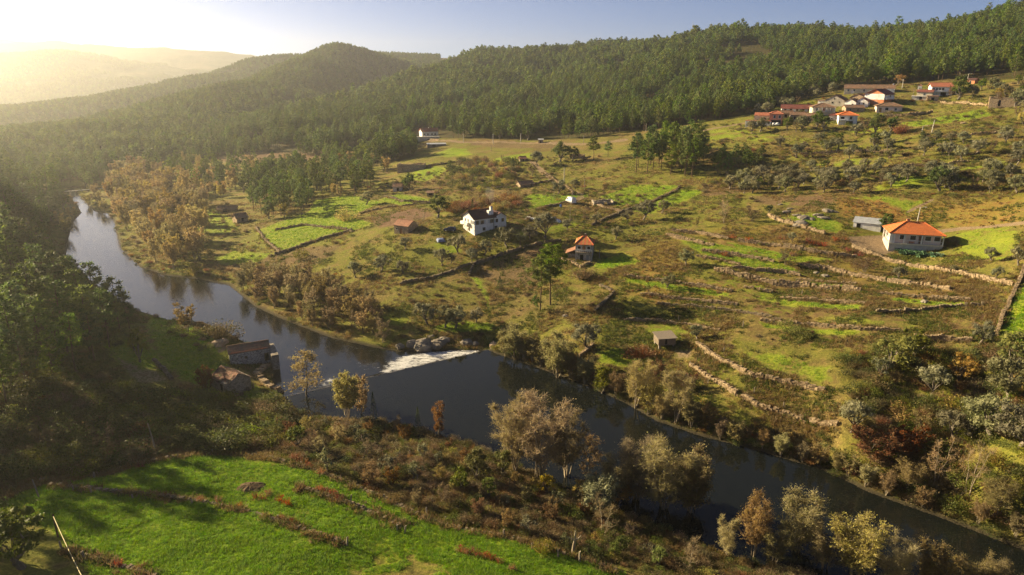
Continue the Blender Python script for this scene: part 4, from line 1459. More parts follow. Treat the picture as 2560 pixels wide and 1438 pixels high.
def gn_scatter(name, pts, rot, scl, idx, protos, label=None):
    """one object of uncountable plants: points that carry copies of a few plants (geometry nodes)"""
    n = len(pts)
    me = bpy.data.meshes.new(name)
    me.vertices.add(n); me.vertices.foreach_set('co', np.ascontiguousarray(pts, np.float32).ravel())
    for nm, typ, arr in (('rot', 'FLOAT_VECTOR', rot), ('scl', 'FLOAT_VECTOR', scl), ('pick', 'INT', idx)):
        a = me.attributes.new(nm, typ, 'POINT')
        if typ == 'INT': a.data.foreach_set('value', np.ascontiguousarray(arr, np.int32))
        else: a.data.foreach_set('vector', np.ascontiguousarray(arr, np.float32).ravel())
    me.update()
    o = link(name, me)
    g = bpy.data.node_groups.new(name + '_scatter', 'GeometryNodeTree')
    g.interface.new_socket('Geometry', in_out='INPUT', socket_type='NodeSocketGeometry')
    g.interface.new_socket('Geometry', in_out='OUTPUT', socket_type='NodeSocketGeometry')
    gi = g.nodes.new('NodeGroupInput'); go = g.nodes.new('NodeGroupOutput')
    ci = g.nodes.new('GeometryNodeCollectionInfo')
    c = bpy.data.collections.new(name + '_kinds')
    for k, me_list in enumerate(protos):
        # join trunk and crown of a kind into one mesh
        po = bpy.data.objects.new('%s_kind_%02d' % (name, k), me_list)
        c.objects.link(po)
    ci.inputs['Collection'].default_value = c
    ci.inputs['Separate Children'].default_value = True
    ci.inputs['Reset Children'].default_value = True
    ip = g.nodes.new('GeometryNodeInstanceOnPoints')
    ip.inputs['Pick Instance'].default_value = True

    def at(nm, typ):
        nd = g.nodes.new('GeometryNodeInputNamedAttribute'); nd.data_type = typ
        nd.inputs['Name'].default_value = nm
        return nd.outputs[0]
    g.links.new(gi.outputs[0], ip.inputs['Points'])
    g.links.new(ci.outputs[0], ip.inputs['Instance'])
    g.links.new(at('pick', 'INT'), ip.inputs['Instance Index'])
    g.links.new(at('rot', 'FLOAT_VECTOR'), ip.inputs['Rotation'])
    g.links.new(at('scl', 'FLOAT_VECTOR'), ip.inputs['Scale'])
    g.links.new(ip.outputs[0], go.inputs[0])
    md = o.modifiers.new('scatter', 'NODES'); md.node_group = g
    tag(o, label, kind='stuff')
    return o


def joined(t, c):
    """one mesh of a trunk and a crown"""
    bm = bmesh.new()
    nt = len(t.polygons)
    bm.from_mesh(t)
    k = len(bm.faces)
    bm.from_mesh(c)
    bm.faces.ensure_lookup_table()
    me = bpy.data.meshes.new('plant_copy')
    off = len(t.materials)
    for f in bm.faces[k:]:
        f.material_index += off
    bm.to_mesh(me); bm.free()
    for m in list(t.materials) + list(c.materials): me.materials.append(m)
    return me
# ================================================================== BUILDINGS
def on_plane(px, py, z):
    x, y = at_z(px, py, z)
    return Vector((x, y, z))


def prism(mb, P, z0, z1, mi=0):
    """vertical prism over a plan polygon (counter-clockwise)"""
    n = len(P)
    V = [(p[0], p[1], z0) for p in P] + [(p[0], p[1], z1) for p in P]
    for i in range(n):
        j = (i + 1) % n
        mb.add([V[i], V[j], V[n + j], V[n + i]], [(0, 1, 2, 3)], mi)
    if n == 4:
        mb.add(V[4:], [(0, 1, 2, 3)], mi); mb.add(V[:4][::-1], [(0, 1, 2, 3)], mi)


def slab(mb, q, th, mi=0):
    """a quad or triangle (counter-clockwise from above) with thickness th downwards"""
    q = [Vector(p) for p in q]
    n = len(q)
    nrm = (q[1] - q[0]).cross(q[2] - q[0]).normalized()
    b = [p - nrm * th for p in q]
    f = tuple(range(n))
    mb.add([tuple(p) for p in q], [f], mi)
    mb.add([tuple(p) for p in b[::-1]], [f], mi)
    for i in range(n):
        j = (i + 1) % n
        mb.add([tuple(q[i]), tuple(b[i]), tuple(b[j]), tuple(q[j])], [(0, 1, 2, 3)], mi)


class House:
    """w along local x, d along local y, front face at y = -d/2"""

    def __init__(s, name, label, cat, loc, rz, w, d, h, wall='white', deep=2.5, gable=None, rise=1.6, group=None):
        s.o = empty(name, loc, rz)
        tag(s.o, label, cat, group)
        s.w, s.d, s.h, s.rise = w, d, h, rise
        mb = MB()
        hw, hd = w / 2, d / 2
        P = [(-hw, -hd), (hw, -hd), (hw, hd), (-hw, hd)]
        prism(mb, P, -deep, h)
        if gable == 'x':      # ridge along x: gables on the short ends
            for sx in (-1, 1):
                x = sx * hw
                t = .25 * -sx
                tri = [(x, -hd, h), (x, hd, h), (x, 0, h + rise)]
                tri2 = [(x + t, -hd, h), (x + t, hd, h), (x + t, 0, h + rise)]
                if sx < 0: tri, tri2 = tri[::-1], tri2[::-1]
                mb.add(tri, [(0, 1, 2)]); mb.add(tri2[::-1], [(0, 1, 2)])
        elif gable == 'y':    # ridge along y: gables front and back
            for sy in (-1, 1):
                y = sy * hd
                tri = [(-hw, y, h), (hw, y, h), (0, y, h + rise)]
                t = .25 * -sy
                tri2 = [(a, b + t, c) for a, b, c in tri]
                if sy > 0: tri, tri2 = tri[::-1], tri2[::-1]
                mb.add(tri, [(0, 1, 2)]); mb.add(tri2[::-1], [(0, 1, 2)])
        s.wall = link('wall', mb.mesh('wall', [M[wall]]), s.o)

    def part(s, name, mb, mat, parent=None):
        return link(name, mb.mesh(name, [M[m] for m in (mat if isinstance(mat, (list, tuple)) else [mat])]), parent or s.o)

    def roof_gable_x(s, mat, over=.4, th=.14, rise=None):
        r = s.rise if rise is None else rise
        hw, hd = s.w / 2 + over, s.d / 2
        k = r / hd; e = over
        mb = MB()
        ze = s.h - k * e + .04; zr = s.h + r + .04
        slab(mb, [(-hw, -hd - e, ze), (hw, -hd - e, ze), (hw, 0, zr), (-hw, 0, zr)], th)
        slab(mb, [(hw, hd + e, ze), (-hw, hd + e, ze), (-hw, 0, zr), (hw, 0, zr)], th)
        s.roof = s.part('roof', mb, mat)
        rb = MB(); rb.tube([(-hw, 0, zr + .02), (hw, 0, zr + .02)], [.13, .13], 6)
        s.part('ridge', rb, mat, s.roof)
        return s

    def roof_gable_y(s, mat, over=.4, th=.14, rise=None):
        r = s.rise if rise is None else rise
        hw, hd = s.w / 2, s.d / 2 + over
        k = r / hw; e = over
        mb = MB()
        ze = s.h - k * e + .04; zr = s.h + r + .04
        slab(mb, [(-hw - e, hd, ze), (-hw - e, -hd, ze), (0, -hd, zr), (0, hd, zr)], th)
        slab(mb, [(hw + e, -hd, ze), (hw + e, hd, ze), (0, hd, zr), (0, -hd, zr)], th)
        s.roof = s.part('roof', mb, mat)
        rb = MB(); rb.tube([(0, -hd, zr + .02), (0, hd, zr + .02)], [.13, .13], 6)
        s.part('ridge', rb, mat, s.roof)
        return s

    def roof_hip(s, mat, over=.5, th=.14, rise=None, ridge=None, hip='new'):
        r = s.rise if rise is None else rise
        hw, hd = s.w / 2 + over, s.d / 2 + over
        rl = max(.2, (hw - hd) if ridge is None else ridge / 2)
        ze, zr = s.h + .02, s.h + r
        A, B, C, D = (-hw, -hd, ze), (hw, -hd, ze), (hw, hd, ze), (-hw, hd, ze)
        E, G = (-rl, 0, zr), (rl, 0, zr)
        mb = MB()
        slab(mb, [A, B, G, E], th); slab(mb, [C, D, E, G], th); slab(mb, [B, C, G], th); slab(mb, [D, A, E], th)
        s.roof = s.part('roof', mb, mat)
        rb = MB()
        up = Vector((0, 0, .05))
        for a, b in ((A, E), (B, G), (C, G), (D, E), (E, G)):
            rb.tube([tuple(Vector(a) + up), tuple(Vector(b) + up)], [.12, .12], 5)
        s.part('ridge', rb, mat, s.roof)
        return s

    def roof_mono(s, mat, rise=1.0, over=.3, th=.12, axis='y'):
        """slopes down to the front (axis y) or to the left (axis x)"""
        hw, hd = s.w / 2 + over, s.d / 2 + over
        z0, z1 = s.h + .05, s.h + rise
        mb = MB()
        if axis == 'y': slab(mb, [(-hw, -hd, z0), (hw, -hd, z0), (hw, hd, z1), (-hw, hd, z1)], th)
        else: slab(mb, [(-hw, -hd, z0), (hw, -hd, z1), (hw, hd, z1), (-hw, hd, z0)], th)
        s.roof = s.part('roof', mb, mat)
        wb = MB()                                  # infill between wall top and roof
        hw, hd = s.w / 2 - .02, s.d / 2 - .02
        if axis == 'y':
            for x in (-hw, hw): wb.add([(x, -hd, s.h), (x, hd, s.h), (x, hd, z1 - th - .04)], [(0, 1, 2)])
            wb.add([(-hw, hd, s.h), (hw, hd, s.h), (hw, hd, z1 - th - .04), (-hw, hd, z1 - th - .04)], [(0, 1, 2, 3)])
        else:
            for y in (-hd, hd): wb.add([(-hw, y, s.h), (hw, y, s.h), (hw, y, z1 - th - .04)], [(0, 1, 2)])
            wb.add([(hw, -hd, s.h), (hw, hd, s.h), (hw, hd, z1 - th - .04), (hw, -hd, z1 - th - .04)], [(0, 1, 2, 3)])
        link('gable', wb.mesh('gable', list(s.wall.data.materials)), s.o)
        return s

    def _face(s, face, u, off):
        hw, hd = s.w / 2, s.d / 2
        if face == 'F': return (u, -hd - off), (1, 0)
        if face == 'B': return (-u, hd + off), (-1, 0)
        if face == 'L': return (-hw - off, -u), (0, -1)
        return (hw + off, u), (0, 1)

    def win(s, face, u, z, ww=1.0, hh=1.2, frame='white', shutter=None, name='window', pane='glass'):
        """a window or door: pane with a frame and a sill; half sunk into the wall"""
        (x, y), (ax, ay) = s._face(face, u, 0)
        nx, ny = ay, -ax
        def bx(mb, u0, u1, z0, z1, o0, o1):
            c = [(x + ax * a + nx * o, y + ay * a + ny * o) for a, o in ((u0, o0), (u1, o0), (u1, o1), (u0, o1))]
            if face: prism(mb, c[::-1], z0, z1)
        mb = MB(); bx(mb, -ww / 2, ww / 2, z - hh / 2, z + hh / 2, -.12, .02)
        w = s.part(name, mb, pane)
        fb = MB(); t = .09
        bx(fb, -ww / 2 - t, -ww / 2, z - hh / 2, z + hh / 2 + t, -.1, .05); bx(fb, ww / 2, ww / 2 + t, z - hh / 2, z + hh / 2 + t, -.1, .05)
        bx(fb, -ww / 2, ww / 2, z + hh / 2, z + hh / 2 + t, -.1, .048)
        s.part('frame', fb, frame, w)
        if name == 'window':
            sb = MB(); bx(sb, -ww / 2 - .15, ww / 2 + .15, z - hh / 2 - .1, z - hh / 2, -.1, .12)
            s.part('sill', sb, frame, w)
        if shutter:
            for sg in (-1, 1):
                q = MB(); bx(q, *(sorted((sg * (ww / 2 + t + .02), sg * (ww / 2 + t + .02 + ww * .5)))), z - hh / 2, z + hh / 2, .003, .06)
                s.part('shutter', q, shutter, w)
        return w

    def door(s, face, u, ww=1.0, hh=2.0, mat='door', z0=0.0):
        return s.win(face, u, z0 + hh / 2, ww, hh, 'concrete', None, 'door', mat)

    def chimney(s, x, y, z, hh=1.2, sz=.5, mat='white', cap=True):
        mb = MB(); mb.box(x - sz / 2, x + sz / 2, y - sz / 2, y + sz / 2, z - 1.0, z + hh)
        c = s.part('chimney', mb, mat)
        if cap:
            cb = MB(); cb.box(x - sz * .65, x + sz * .65, y - sz * .65, y + sz * .65, z + hh + .003, z + hh + .12)
            s.part('cap', cb, 'tile_old', c)
        return c

    def box(s, name, x0, x1, y0, y1, z0, z1, mat, parent=None):
        mb = MB(); mb.box(x0, x1, y0, y1, z0, z1)
        return s.part(name, mb, mat, parent)


def yaw_to_cam(x, y):
    return -math.atan2(x, y)


def hp(name, label, px, py, wpx, d, hpx, yaw, wall, group=None, gable=None, rise=1.5, deep=3.0, cat='house', dz=0.0):
    """a house whose front foot centre shows at (px, py), wpx wide and hpx high to the eaves; yaw from facing the camera"""
    x, y, z = ground(px, py)
    k = depth(x, y, z) / F_PX
    rz = yaw_to_cam(x, y) + R(yaw)
    w = wpx * k / max(.5, math.cos(R(yaw))); h = hpx * k / .96
    c = Vector((x, y, z + dz)) + Vector((-math.sin(rz), math.cos(rz), 0)) * d / 2
    return House(name, label, cat, c, rz, w, d, h, wall, deep, gable, rise, group)


# ---- white farmhouse in the middle
def farmhouse():
    A = ground(1186, 588); z0 = A[2]
    h = 5.3
    a = on_plane(1186, 547, z0 + h); b = on_plane(1236, 541, z0 + h); c = on_plane(1156, 542, z0 + h)
    f = b - a; f.z = 0; rz = math.atan2(f.y, f.x)
    nb = Vector((-math.sin(rz), math.cos(rz), 0))
    d = max(7.5, (c - a).dot(nb)); w = f.length
    ctr = (a + b) / 2 + nb * d / 2
    H = House('white_farmhouse', 'white two-storey farmhouse with dark maroon roof in the middle of the valley', 'house', (ctr.x, ctr.y, z0), rz, w, d, h, 'white', 3, 'x', 1.9)
    H.roof_gable_x('tile_dark', .55)
    for u in (-w * .36, -w * .12, w * .36): H.win('F', u, 3.9, 1.1, 1.1, 'concrete', 'tin')
    H.win('F', -w * .03, 1.7, .9, .9, 'concrete')
    for u in (-d * .3, -d * .05, d * .22, d * .38): H.win('L', u, 3.9, .7, 1.1, 'white')
    H.win('L', d * .05, 1.4, .8, 1.0, 'white')
    H.box('drain_pipe', w / 2 - .35, w / 2 - .2, -d / 2 - .12, -d / 2 - .003, -.5, h - .2, 'dark')
    H.box('balcony', -w / 2 - 1.1, -w / 2 - .003, -d * .1, d * .5, 2.6, 3.5, 'white')
    # wing with its gable to the front, at the far end
    wg = MB(); x0, x1 = w / 2 + .003, w / 2 + 4.6
    y0, y1 = -d / 2 + .4, d / 2 - .5
    prism(wg, [(x0, y0), (x1, y0), (x1, y1), (x0, y1)], -3, 5.0)
    xm = (x0 + x1) / 2
    for y, s_ in ((y0, 1), (y1, -1)):
        t = [(x0, y, 5.0), (x1, y, 5.0), (xm, y, 6.3)]
        wg.add(t if s_ > 0 else t[::-1], [(0, 1, 2)])
    H.part('wing', wg, 'white')
    rb = MB()
    slab(rb, [(x0 - .1, y1 + .5, 4.98), (x0 - .1, y0 - .6, 4.98), (xm, y0 - .6, 6.4), (xm, y1 + .5, 6.4)], .12)
    slab(rb, [(x1 + .6, y0 - .6, 4.7), (x1 + .6, y1 + .5, 4.7), (xm, y1 + .5, 6.4), (xm, y0 - .6, 6.4)], .12)
    H.part('wing_roof', rb, 'tile_dark')
    wb = MB()
    for u in (xm - 1.2, xm + 1.0):
        wb = MB(); wb.box(u - .45, u + .45, y0 - .03, y0 - .003, 3.2, 4.3); H.part('window', wb, 'glass')
    wb = MB(); wb.box(x0 + .25, x0 + 1.35, y0 - .03, y0 - .003, 1.0, 2.1); H.part('window', wb, 'glass')
    # tall white chimney breast between the two
    cb = MB(); cb.box(w / 2 - 1.6, w / 2 + .1, -d / 2 + .8, -d / 2 + 2.1, h - .5, h + 1.75)
    ch = H.part('chimney', cb, 'white')
    cb = MB(); cb.box(w / 2 - .75, w / 2 - .05, -d / 2 + 1.1, -d / 2 + 1.8, h + 1.753, h + 3.0)
    H.part('stack', cb, 'white', ch)
    cb = MB(); cb.box(w / 2 - .85, w / 2 + .05, -d / 2 + 1.0, -d / 2 + 1.9, h + 3.003, h + 3.15)
    H.part('cap', cb, 'tile_old', ch)
    top = H.o.matrix_basis @ Vector((w / 2 - .4, -d / 2 + 1.45, h + 3.3))
    return top


farm_top = farmhouse()


def smoke(p):
    """thin smoke from the farmhouse chimney"""
    mb = MB()
    pts = [(p.x, p.y, p.z), (p.x + .3, p.y, p.z + 1.0), (p.x + .1, p.y + .4, p.z + 2.4), (p.x - .5, p.y + .8, p.z + 4.2), (p.x - 1.0, p.y + 1.4, p.z + 5.6)]
    mb.tube(pts, [.25, .7, 1.3, 1.8, .6], 10)
    me = mb.mesh('smoke', [], True)
    bm = bmesh.new(); bm.from_mesh(me)
    bmesh.ops.holes_fill(bm, edges=[e for e in bm.edges if e.is_boundary])
    bm.to_mesh(me); bm.free()
    m = bpy.data.materials.new('chimney_smoke'); m.use_nodes = True
    nt = m.node_tree; nt.nodes.clear()
    o = nt.nodes.new('ShaderNodeOutputMaterial'); v = nt.nodes.new('ShaderNodeVolumePrincipled')
    v.inputs['Color'].default_value = (.9, .9, .9, 1); v.inputs['Density'].default_value = .035
    nt.links.new(v.outputs[0], o.inputs['Volume'])
    me.materials.append(m)
    tag(link('smoke', me), kind='stuff')


smoke(farm_top)


# ---- stone barn left of it
def barn():
    z0 = ground(992, 584)[2]
    H = hp('stone_barn', 'small pale stone barn with orange tile roof left of the white farmhouse', 1003, 585, 34, 5.5, 21, -38, 'stone_warm', None, 'x', 1.3, cat='barn')
    H.roof_gable_x('tile_faded', .3)
    H.win('L', 0, 1.9, .5, .6, 'concrete', None, 'window', 'dark'); H.door('F', 0, 1.3, 1.9)
    H.win('F', -H.w * .3, 1.6, .5, .6, 'concrete', None, 'window', 'dark')


barn()


# ---- tall little house with striped hip roof
def striped_mat():
    t = NT('striped_tiles')
    co = t.obj()
    sp = t.n('ShaderNodeSeparateXYZ'); t.l(co, sp.inputs[0])
    f = t.math('FRACT', t.math('MULTIPLY', sp.outputs[0], .9))
    n = t.noise(co, 1.4, 3)
    c = t.mix(t.step(f, .3, .6), (.50, .13, .05), (.42, .22, .075))
    c = t.mix(t.step(n, .5, .65), c, (.52, .11, .09))
    return t.done(t.bsdf(c, .85, .2, f, .4, .06))


M['striped'] = striped_mat()


def red_house():
    H = hp('red_roof_house', 'narrow two-storey house with striped red hip roof and grey-white front', 1459, 651, 42, 6.0, 39, -4, 'whitestone', None, None, 1.7)
    w, d, h = H.w, H.d, H.h
    H.roof_hip('striped', .35, .15, 1.75, 1.0)
    H.box('balcony', -w / 2 + .05, w / 2 - .05, -d / 2 - 1.0, -d / 2 - .003, h * .52, h * .55, 'wood')
    for u in (-w * .28, w * .28):
        H.win('F', u, h * .80, .9, .8, 'white', None, 'window', 'dark')
    H.win('F', 0, h * .74, .7, 1.6, 'wood', None, 'door', 'door')
    rail = MB()
    for i in range(9):
        x = -w / 2 + .15 + i * (w - .3) / 8
        rail.box(x - .03, x + .03, -d / 2 - .98, -d / 2 - .92, h * .55, h * .67)
    rail.box(-w / 2 + .05, w / 2 - .05, -d / 2 - 1.0, -d / 2 - .9, h * .67, h * .70)
    H.part('railing', rail, 'white')
    for x in (-w * .45, w * .45): H.box('post', x - .1, x + .1, -d / 2 - .95, -d / 2 - .75, -1, h * .52, 'concrete')
    H.win('F', -w * .12, h * .17, 1.0, 1.7, 'concrete', None, 'door', 'dark')
    H.win('F', w * .22, h * .17, .8, 1.7, 'concrete', None, 'door', 'bluedoor')
    H.box('chimney', -w * .05, w * .05, d * .1, d * .2, h + 1.2, h + 2.3, 'stone')
    # lean-to on the left
    mb = MB(); prism(mb, [(-w / 2 - 2.8, -d * .3), (-w / 2 - .003, -d * .3), (-w / 2 - .003, d * .4), (-w / 2 - 2.8, d * .4)], -1.5, 1.5)
    lt = H.part('lean_to', mb, 'stone')
    rb = MB(); slab(rb, [(-w / 2 - 3.0, -d * .36, 1.6), (-w / 2 - .01, -d * .36, 2.9), (-w / 2 - .01, d * .45, 2.9), (-w / 2 - 3.0, d * .45, 1.6)], .12)
    H.part('lean_to_roof', rb, 'rusttin', lt)


red_house()


# ---- orange hip-roofed house with veranda on the terraces
def veranda_house():
    z0 = ground(2290, 617)[2]
    ze = z0 + 4.0
    a = on_plane(2225, 583, ze); b = on_plane(2364, 591, ze); c = on_plane(2208, 567, ze)
    f = b - a; rz = math.atan2(f.y, f.x)
    nb = Vector((-math.sin(rz), math.cos(rz), 0))
    W = f.length; D = (c - a).dot(nb)
    ctr = (a + b) / 2 + nb * D / 2
    H = House('veranda_house', 'low pink-white house with bright orange hip roof and veranda above the terraces', 'house', (ctr.x, ctr.y, z0 + 1.4), rz, W - 1.2, D - 1.6, 2.65, 'pinkish', 0, None, 2.5)
    w, d, h = H.w, H.d, H.h
    # platform
    mb = MB(); prism(mb, [(-W / 2 + .2, -D / 2 + .1), (W / 2 - .2, -D / 2 + .1), (W / 2 - .2, D / 2 - .2), (-W / 2 + .2, D / 2 - .2)], -4.0, -.004)
    H.part('platform', mb, 'concrete')
    e = MB(); e.box(-W / 2 + .1, W / 2 - .1, -D / 2 - .05, -D / 2 + .09, -.28, .1); H.part('platform_edge', e, 'cream')
    # roof
    hw, hd = W / 2 + .15, D / 2 + .1
    s = H.w, H.d
    H.w, H.d = W, D
    H.roof_hip('tile_new', .2, .16, 2.5, (2310 - 2264) / 139.0 * W)
    H.w, H.d = s
    H.box('eaves', -W / 2 - .1, W / 2 + .1, -D / 2 - .1, D / 2 + .1, h - .16, h - .14 + .003, 'white')
    for x in (-W / 2 + .25, -W * .22, W * .1, W / 2 - .25):
        H.box('column', x - .13, x + .13, -D / 2 + .12, -D / 2 + .38, 0, h - .163, 'white')
    for y in (D * .1, D / 2 - .35):
        H.box('column', -W / 2 + .12, -W / 2 + .38, y - .13, y + .13, 0, h - .163, 'white')
    H.box('lit_corner_panel', -w / 2 - .25, -w / 2 + .9, -d / 2 - .25, -d / 2 - .004, 0, h - .17, 'white')  # white panel paints the sunlit corner of the pinkish front
    for u in (-w * .27, -w * .06, w * .24, w * .42): H.win('F', u, 1.55, 1.3, 1.1, 'white', None)
    H.door('F', w * .1, 1.0, 2.1, 'door')
    H.win('L', -d * .1, 1.5, 1.2, 1.1, 'white'); H.win('L', d * .28, 1.5, .9, 1.1, 'white')
    rail = MB()
    rail.box(-W * .22, W / 2 - .4, -D / 2 + .2, -D / 2 + .28, .85, .92)
    for i in range(24):
        x = -W * .22 + i * (W * .72 - .4) / 23; rail.box(x - .02, x + .02, -D / 2 + .22, -D / 2 + .26, .1, .85)
    H.part('railing', rail, 'white')
    H.chimney(-W * .13, D * .02, h + 2.2, .9, .7, 'brick')
    H.box('bench', -W * .12, -W * .02, -D / 2 + .5, -D / 2 + .95, .1, .55, 'brick')
    return H


veranda_house()
W0 = hp('white_shed', 'low white shed with pale metal roof left of the orange-roofed house', 2166, 574, 62, 4.5, 15, -4, 'white', None, None, 1.0, cat='shed')
W0.roof_mono('tin', .9, .25, .08)
W0.door('F', -W0.w * .3, 1.0, 1.5, 'dark')


# ---- mill on the weir and the ruined hut
def mill():
    z0 = .9
    A = on_plane(578, 911, z0); B = on_plane(664, 902, z0)
    h = 3.4
    a = on_plane(573.5, 884, z0 + h); b = on_plane(672, 868, z0 + h)
    f = b - a; rz = math.atan2(f.y, f.x)
    nb = Vector((-math.sin(rz), math.cos(rz), 0))
    d = 4.2; ctr = (a + b) / 2 + nb * d / 2
    H = House('water_mill', 'long low stone water mill with tile roof beside the weir', 'mill', (ctr.x, ctr.y, z0), rz, f.length, d, h, 'whitestone', 3, 'x', .9)
    H.roof_gable_x('tile_old', .3)
    w = H.w
    H.win('F', -w * .1, 1.9, .5, .5, 'stone', None, 'window', 'dark'); H.win('F', w * .42, 1.2, .8, 1.8, 'stone', None, 'door', 'dark')
    mb = MB(); prism(mb, [(w / 2 + .003, -d / 2 - 3.4), (w / 2 + 1.5, -d / 2 - 3.4), (w / 2 + 1.5, d / 2), (w / 2 + .003, d / 2)], -3, 2.6)
    H.part('buttress', mb, 'stone')
    e = MB()
    for i in range(int(w / .32)):
        x = -w / 2 + .1 + i * .32; e.tube([(x, -d / 2 - .33, h - .1), (x, -d / 2 - .02, h + .12)], [.1, .1], 5)
    tag(H.part('eave_tiles', e, 'tile_red', H.roof), kind='stuff')


mill()


def ruin_hut():
    x, y, z = ground(575, 975)
    H = House('ruined_hut', 'ruined stone hut with sagging broken tile roof near the mill', 'hut', (x, y + 1.0, z + .2), R(-38), 6.0, 5.2, 2.3, 'stone', 2.5, 'x', 1.6)
    rng = random.Random(3)
    w, d, h = 6.6, 5.8, 2.3
    for sy in (-1, 1):
        mb = MB(); n, m = 14, 9; V = []; F = []
        for j in range(m + 1):
            for i in range(n + 1):
                u = i / n; v = j / m
                z_ = h - .2 + 1.85 * v - .35 * math.sin(math.pi * u) * v + rng.uniform(-.07, .07)
                V.append((-w / 2 + w * u + rng.uniform(-.05, .05), sy * (d / 2) * (1 - v) + rng.uniform(-.05, .05), z_))
        for j in range(m):
            for i in range(n):
                if sy < 0 and i > 8 and j < 4 and rng.random() < .75: continue
                k = j * (n + 1) + i
                q = (k, k + 1, k + n + 2, k + n + 1)
                F.append(q if sy < 0 else q[::-1])
        mb.add(V, F)
        H.part('roof', mb, 'tile_ruin')
    H.win('F', 1.0, 1.0, 1.0, 1.8, 'stone', None, 'door', 'dark')
    rub = MB()
    for i in range(60):
        a = rng.uniform(0, 6.28); r = rng.uniform(2.2, 4.2); s = rng.uniform(.1, .3)
        X, Y_ = math.cos(a) * r * 1.1, math.sin(a) * r; rub.box(X - s, X + s, Y_ - s, Y_ + s, -.6, rng.uniform(0, .3))
    tag(H.part('rubble', rub, 'wallstone_dark'), kind='stuff')


ruin_hut()


def plank_shed():
    x, y, z = ground(1664, 872)
    o = empty('plank_shed', (x, y + 1.5, z), yaw_to_cam(x, y) + R(24))
    tag(o, 'little weathered plank shed on stone posts above the pool', 'shed')
    w, d = 3.8, 3.0
    rng = random.Random(9)
    def part(n, mb, mt, p=None): return link(n, mb.mesh(n, [M[mt]]), p or o)
    for sx in (-1, 1):
        for sy in (-1, 1):
            mb = MB(); mb.box(sx * w * .42 - .2, sx * w * .42 + .2, sy * d * .4 - .2, sy * d * .4 + .2, -.8, .8); part('post', mb, 'stone')
    mb = MB(); mb.box(-w / 2, w / 2, -d / 2, d / 2, .803, .95); part('floor', mb, 'plank')
    n = 16
    for i in range(n):
        x0 = -w / 2 + i * w / n
        if i in (6, 7): continue
        for y0 in (-d / 2, d / 2 - .05):
            mb = MB(); mb.box(x0 + .01, x0 + w / n - .01, y0, y0 + .05, .953, 2.3 + rng.uniform(-.06, .06)); part('plank', mb, 'plank')
    for i in range(12):
        y0 = -d / 2 + .06 + i * (d - .12) / 12
        for x0 in (-w / 2 - .055, w / 2 + .005):
            mb = MB(); mb.box(x0, x0 + .05, y0 + .01, y0 + d / 12 - .02, .953, 2.35 + rng.uniform(-.06, .06)); part('plank', mb, 'plank')
    mb = MB(); slab(mb, [(-w / 2 - .3, -d / 2 - .3, 2.42), (w / 2 + .3, -d / 2 - .3, 2.42), (w / 2 + .3, d / 2 + .3, 2.85), (-w / 2 - .3, d / 2 + .3, 2.85)], .1)
    part('roof', mb, 'wood')
    mb = MB(); mb.box(-w * .12, w * .04, -d / 2 + .08, -d / 2 + .12, .953, 2.2); part('doorway', mb, 'dark')


plank_shed()

# ---- hamlet on the slope
HG = 'hamlet houses'
H = hp('coral_house', 'coral-pink house with red hip roof over an open carport, lowest left of the hamlet', 1938, 313, 30, 8, 26, 0, 'coral', HG, None, 1.3); H.roof_hip('tile_red', .4)
for u in (-.12, .28): H.win('F', u * H.w, H.h * .75, 1.0, 1.4, 'white')
H.win('F', 0, H.h * .24, H.w * .8, H.h * .42, 'concrete', None, 'carport', 'dark')
H = hp('garden_wall_terrace', 'long white terrace wall with red coping below the coral house', 1894, 316, 60, 5, 12, -8, 'white', None, None, .2, cat='terrace')
H.box('coping', -H.w / 2 - .1, H.w / 2 + .1, -H.d / 2 - .1, H.d / 2, H.h + .003, H.h + .18, 'tile_red')
H = hp('cream_shed', 'cream outbuilding with sloping orange roof left of the coral house', 1905, 303, 38, 5, 13, -4, 'cream', HG, None, 1.5); H.roof_mono('tile_red', 1.3, .25, .12); H.win('F', H.w * .15, 1.2, 1.2, .8, 'white')
H = hp('long_white_house', 'long low white house with brown roof in the front row of the hamlet', 1992, 282, 72, 7, 10, 4, 'white', HG, 'x', 1.8); H.roof_gable_x('tile_maroon', .4)
for u in (-.38, -.2, .0, .2, .38): H.win('F', u * H.w, 1.3, .9, 1.0, 'brick')
H = hp('balcony_house', 'house with cream balcony posts and brown roof in the hamlet centre', 2058, 289, 52, 9, 19, 10, 'cream', HG, None, 1.8); H.roof_hip('tile_old', .6)
H.box('balcony', -H.w * .48, H.w * .48, -H.d / 2 - 1.3, -H.d / 2 - .003, H.h * .38, H.h * .44, 'cream')
for i in range(6): H.box('post', -H.w * .46 + i * H.w * .184 - .08, -H.w * .46 + i * H.w * .184 + .08, -H.d / 2 - 1.25, -H.d / 2 - 1.05, H.h * .443, H.h - .1, 'white')
for u in (-.3, 0, .3): H.win('F', u * H.w, H.h * .72, 1.0, 1.3, 'white')
H.door('F', -.1 * H.w, 1.2, 1.7)
H = hp('grey_barn', 'big grey gabled barn with dark roof at the top of the hamlet', 2084, 266, 46, 10, 14, -14, 'greywall', HG, 'y', 2.6); H.roof_gable_y('tile_old', .3)
H.win('F', -.08 * H.w, H.h * .62, .9, .9, 'concrete', None, 'window', 'dark'); H.win('F', 0, H.h * 1.25, .7, .7, 'concrete', None, 'window', 'dark'); H.win('F', .25 * H.w, H.h * .7, .6, .6, 'concrete', None, 'window', 'dark')
H = hp('white_annex', 'tiny white annex attached to the left of the grey barn', 2051, 264, 14, 4, 11, -10, 'white', HG, None, .6); H.roof_mono('tile_old', .5)
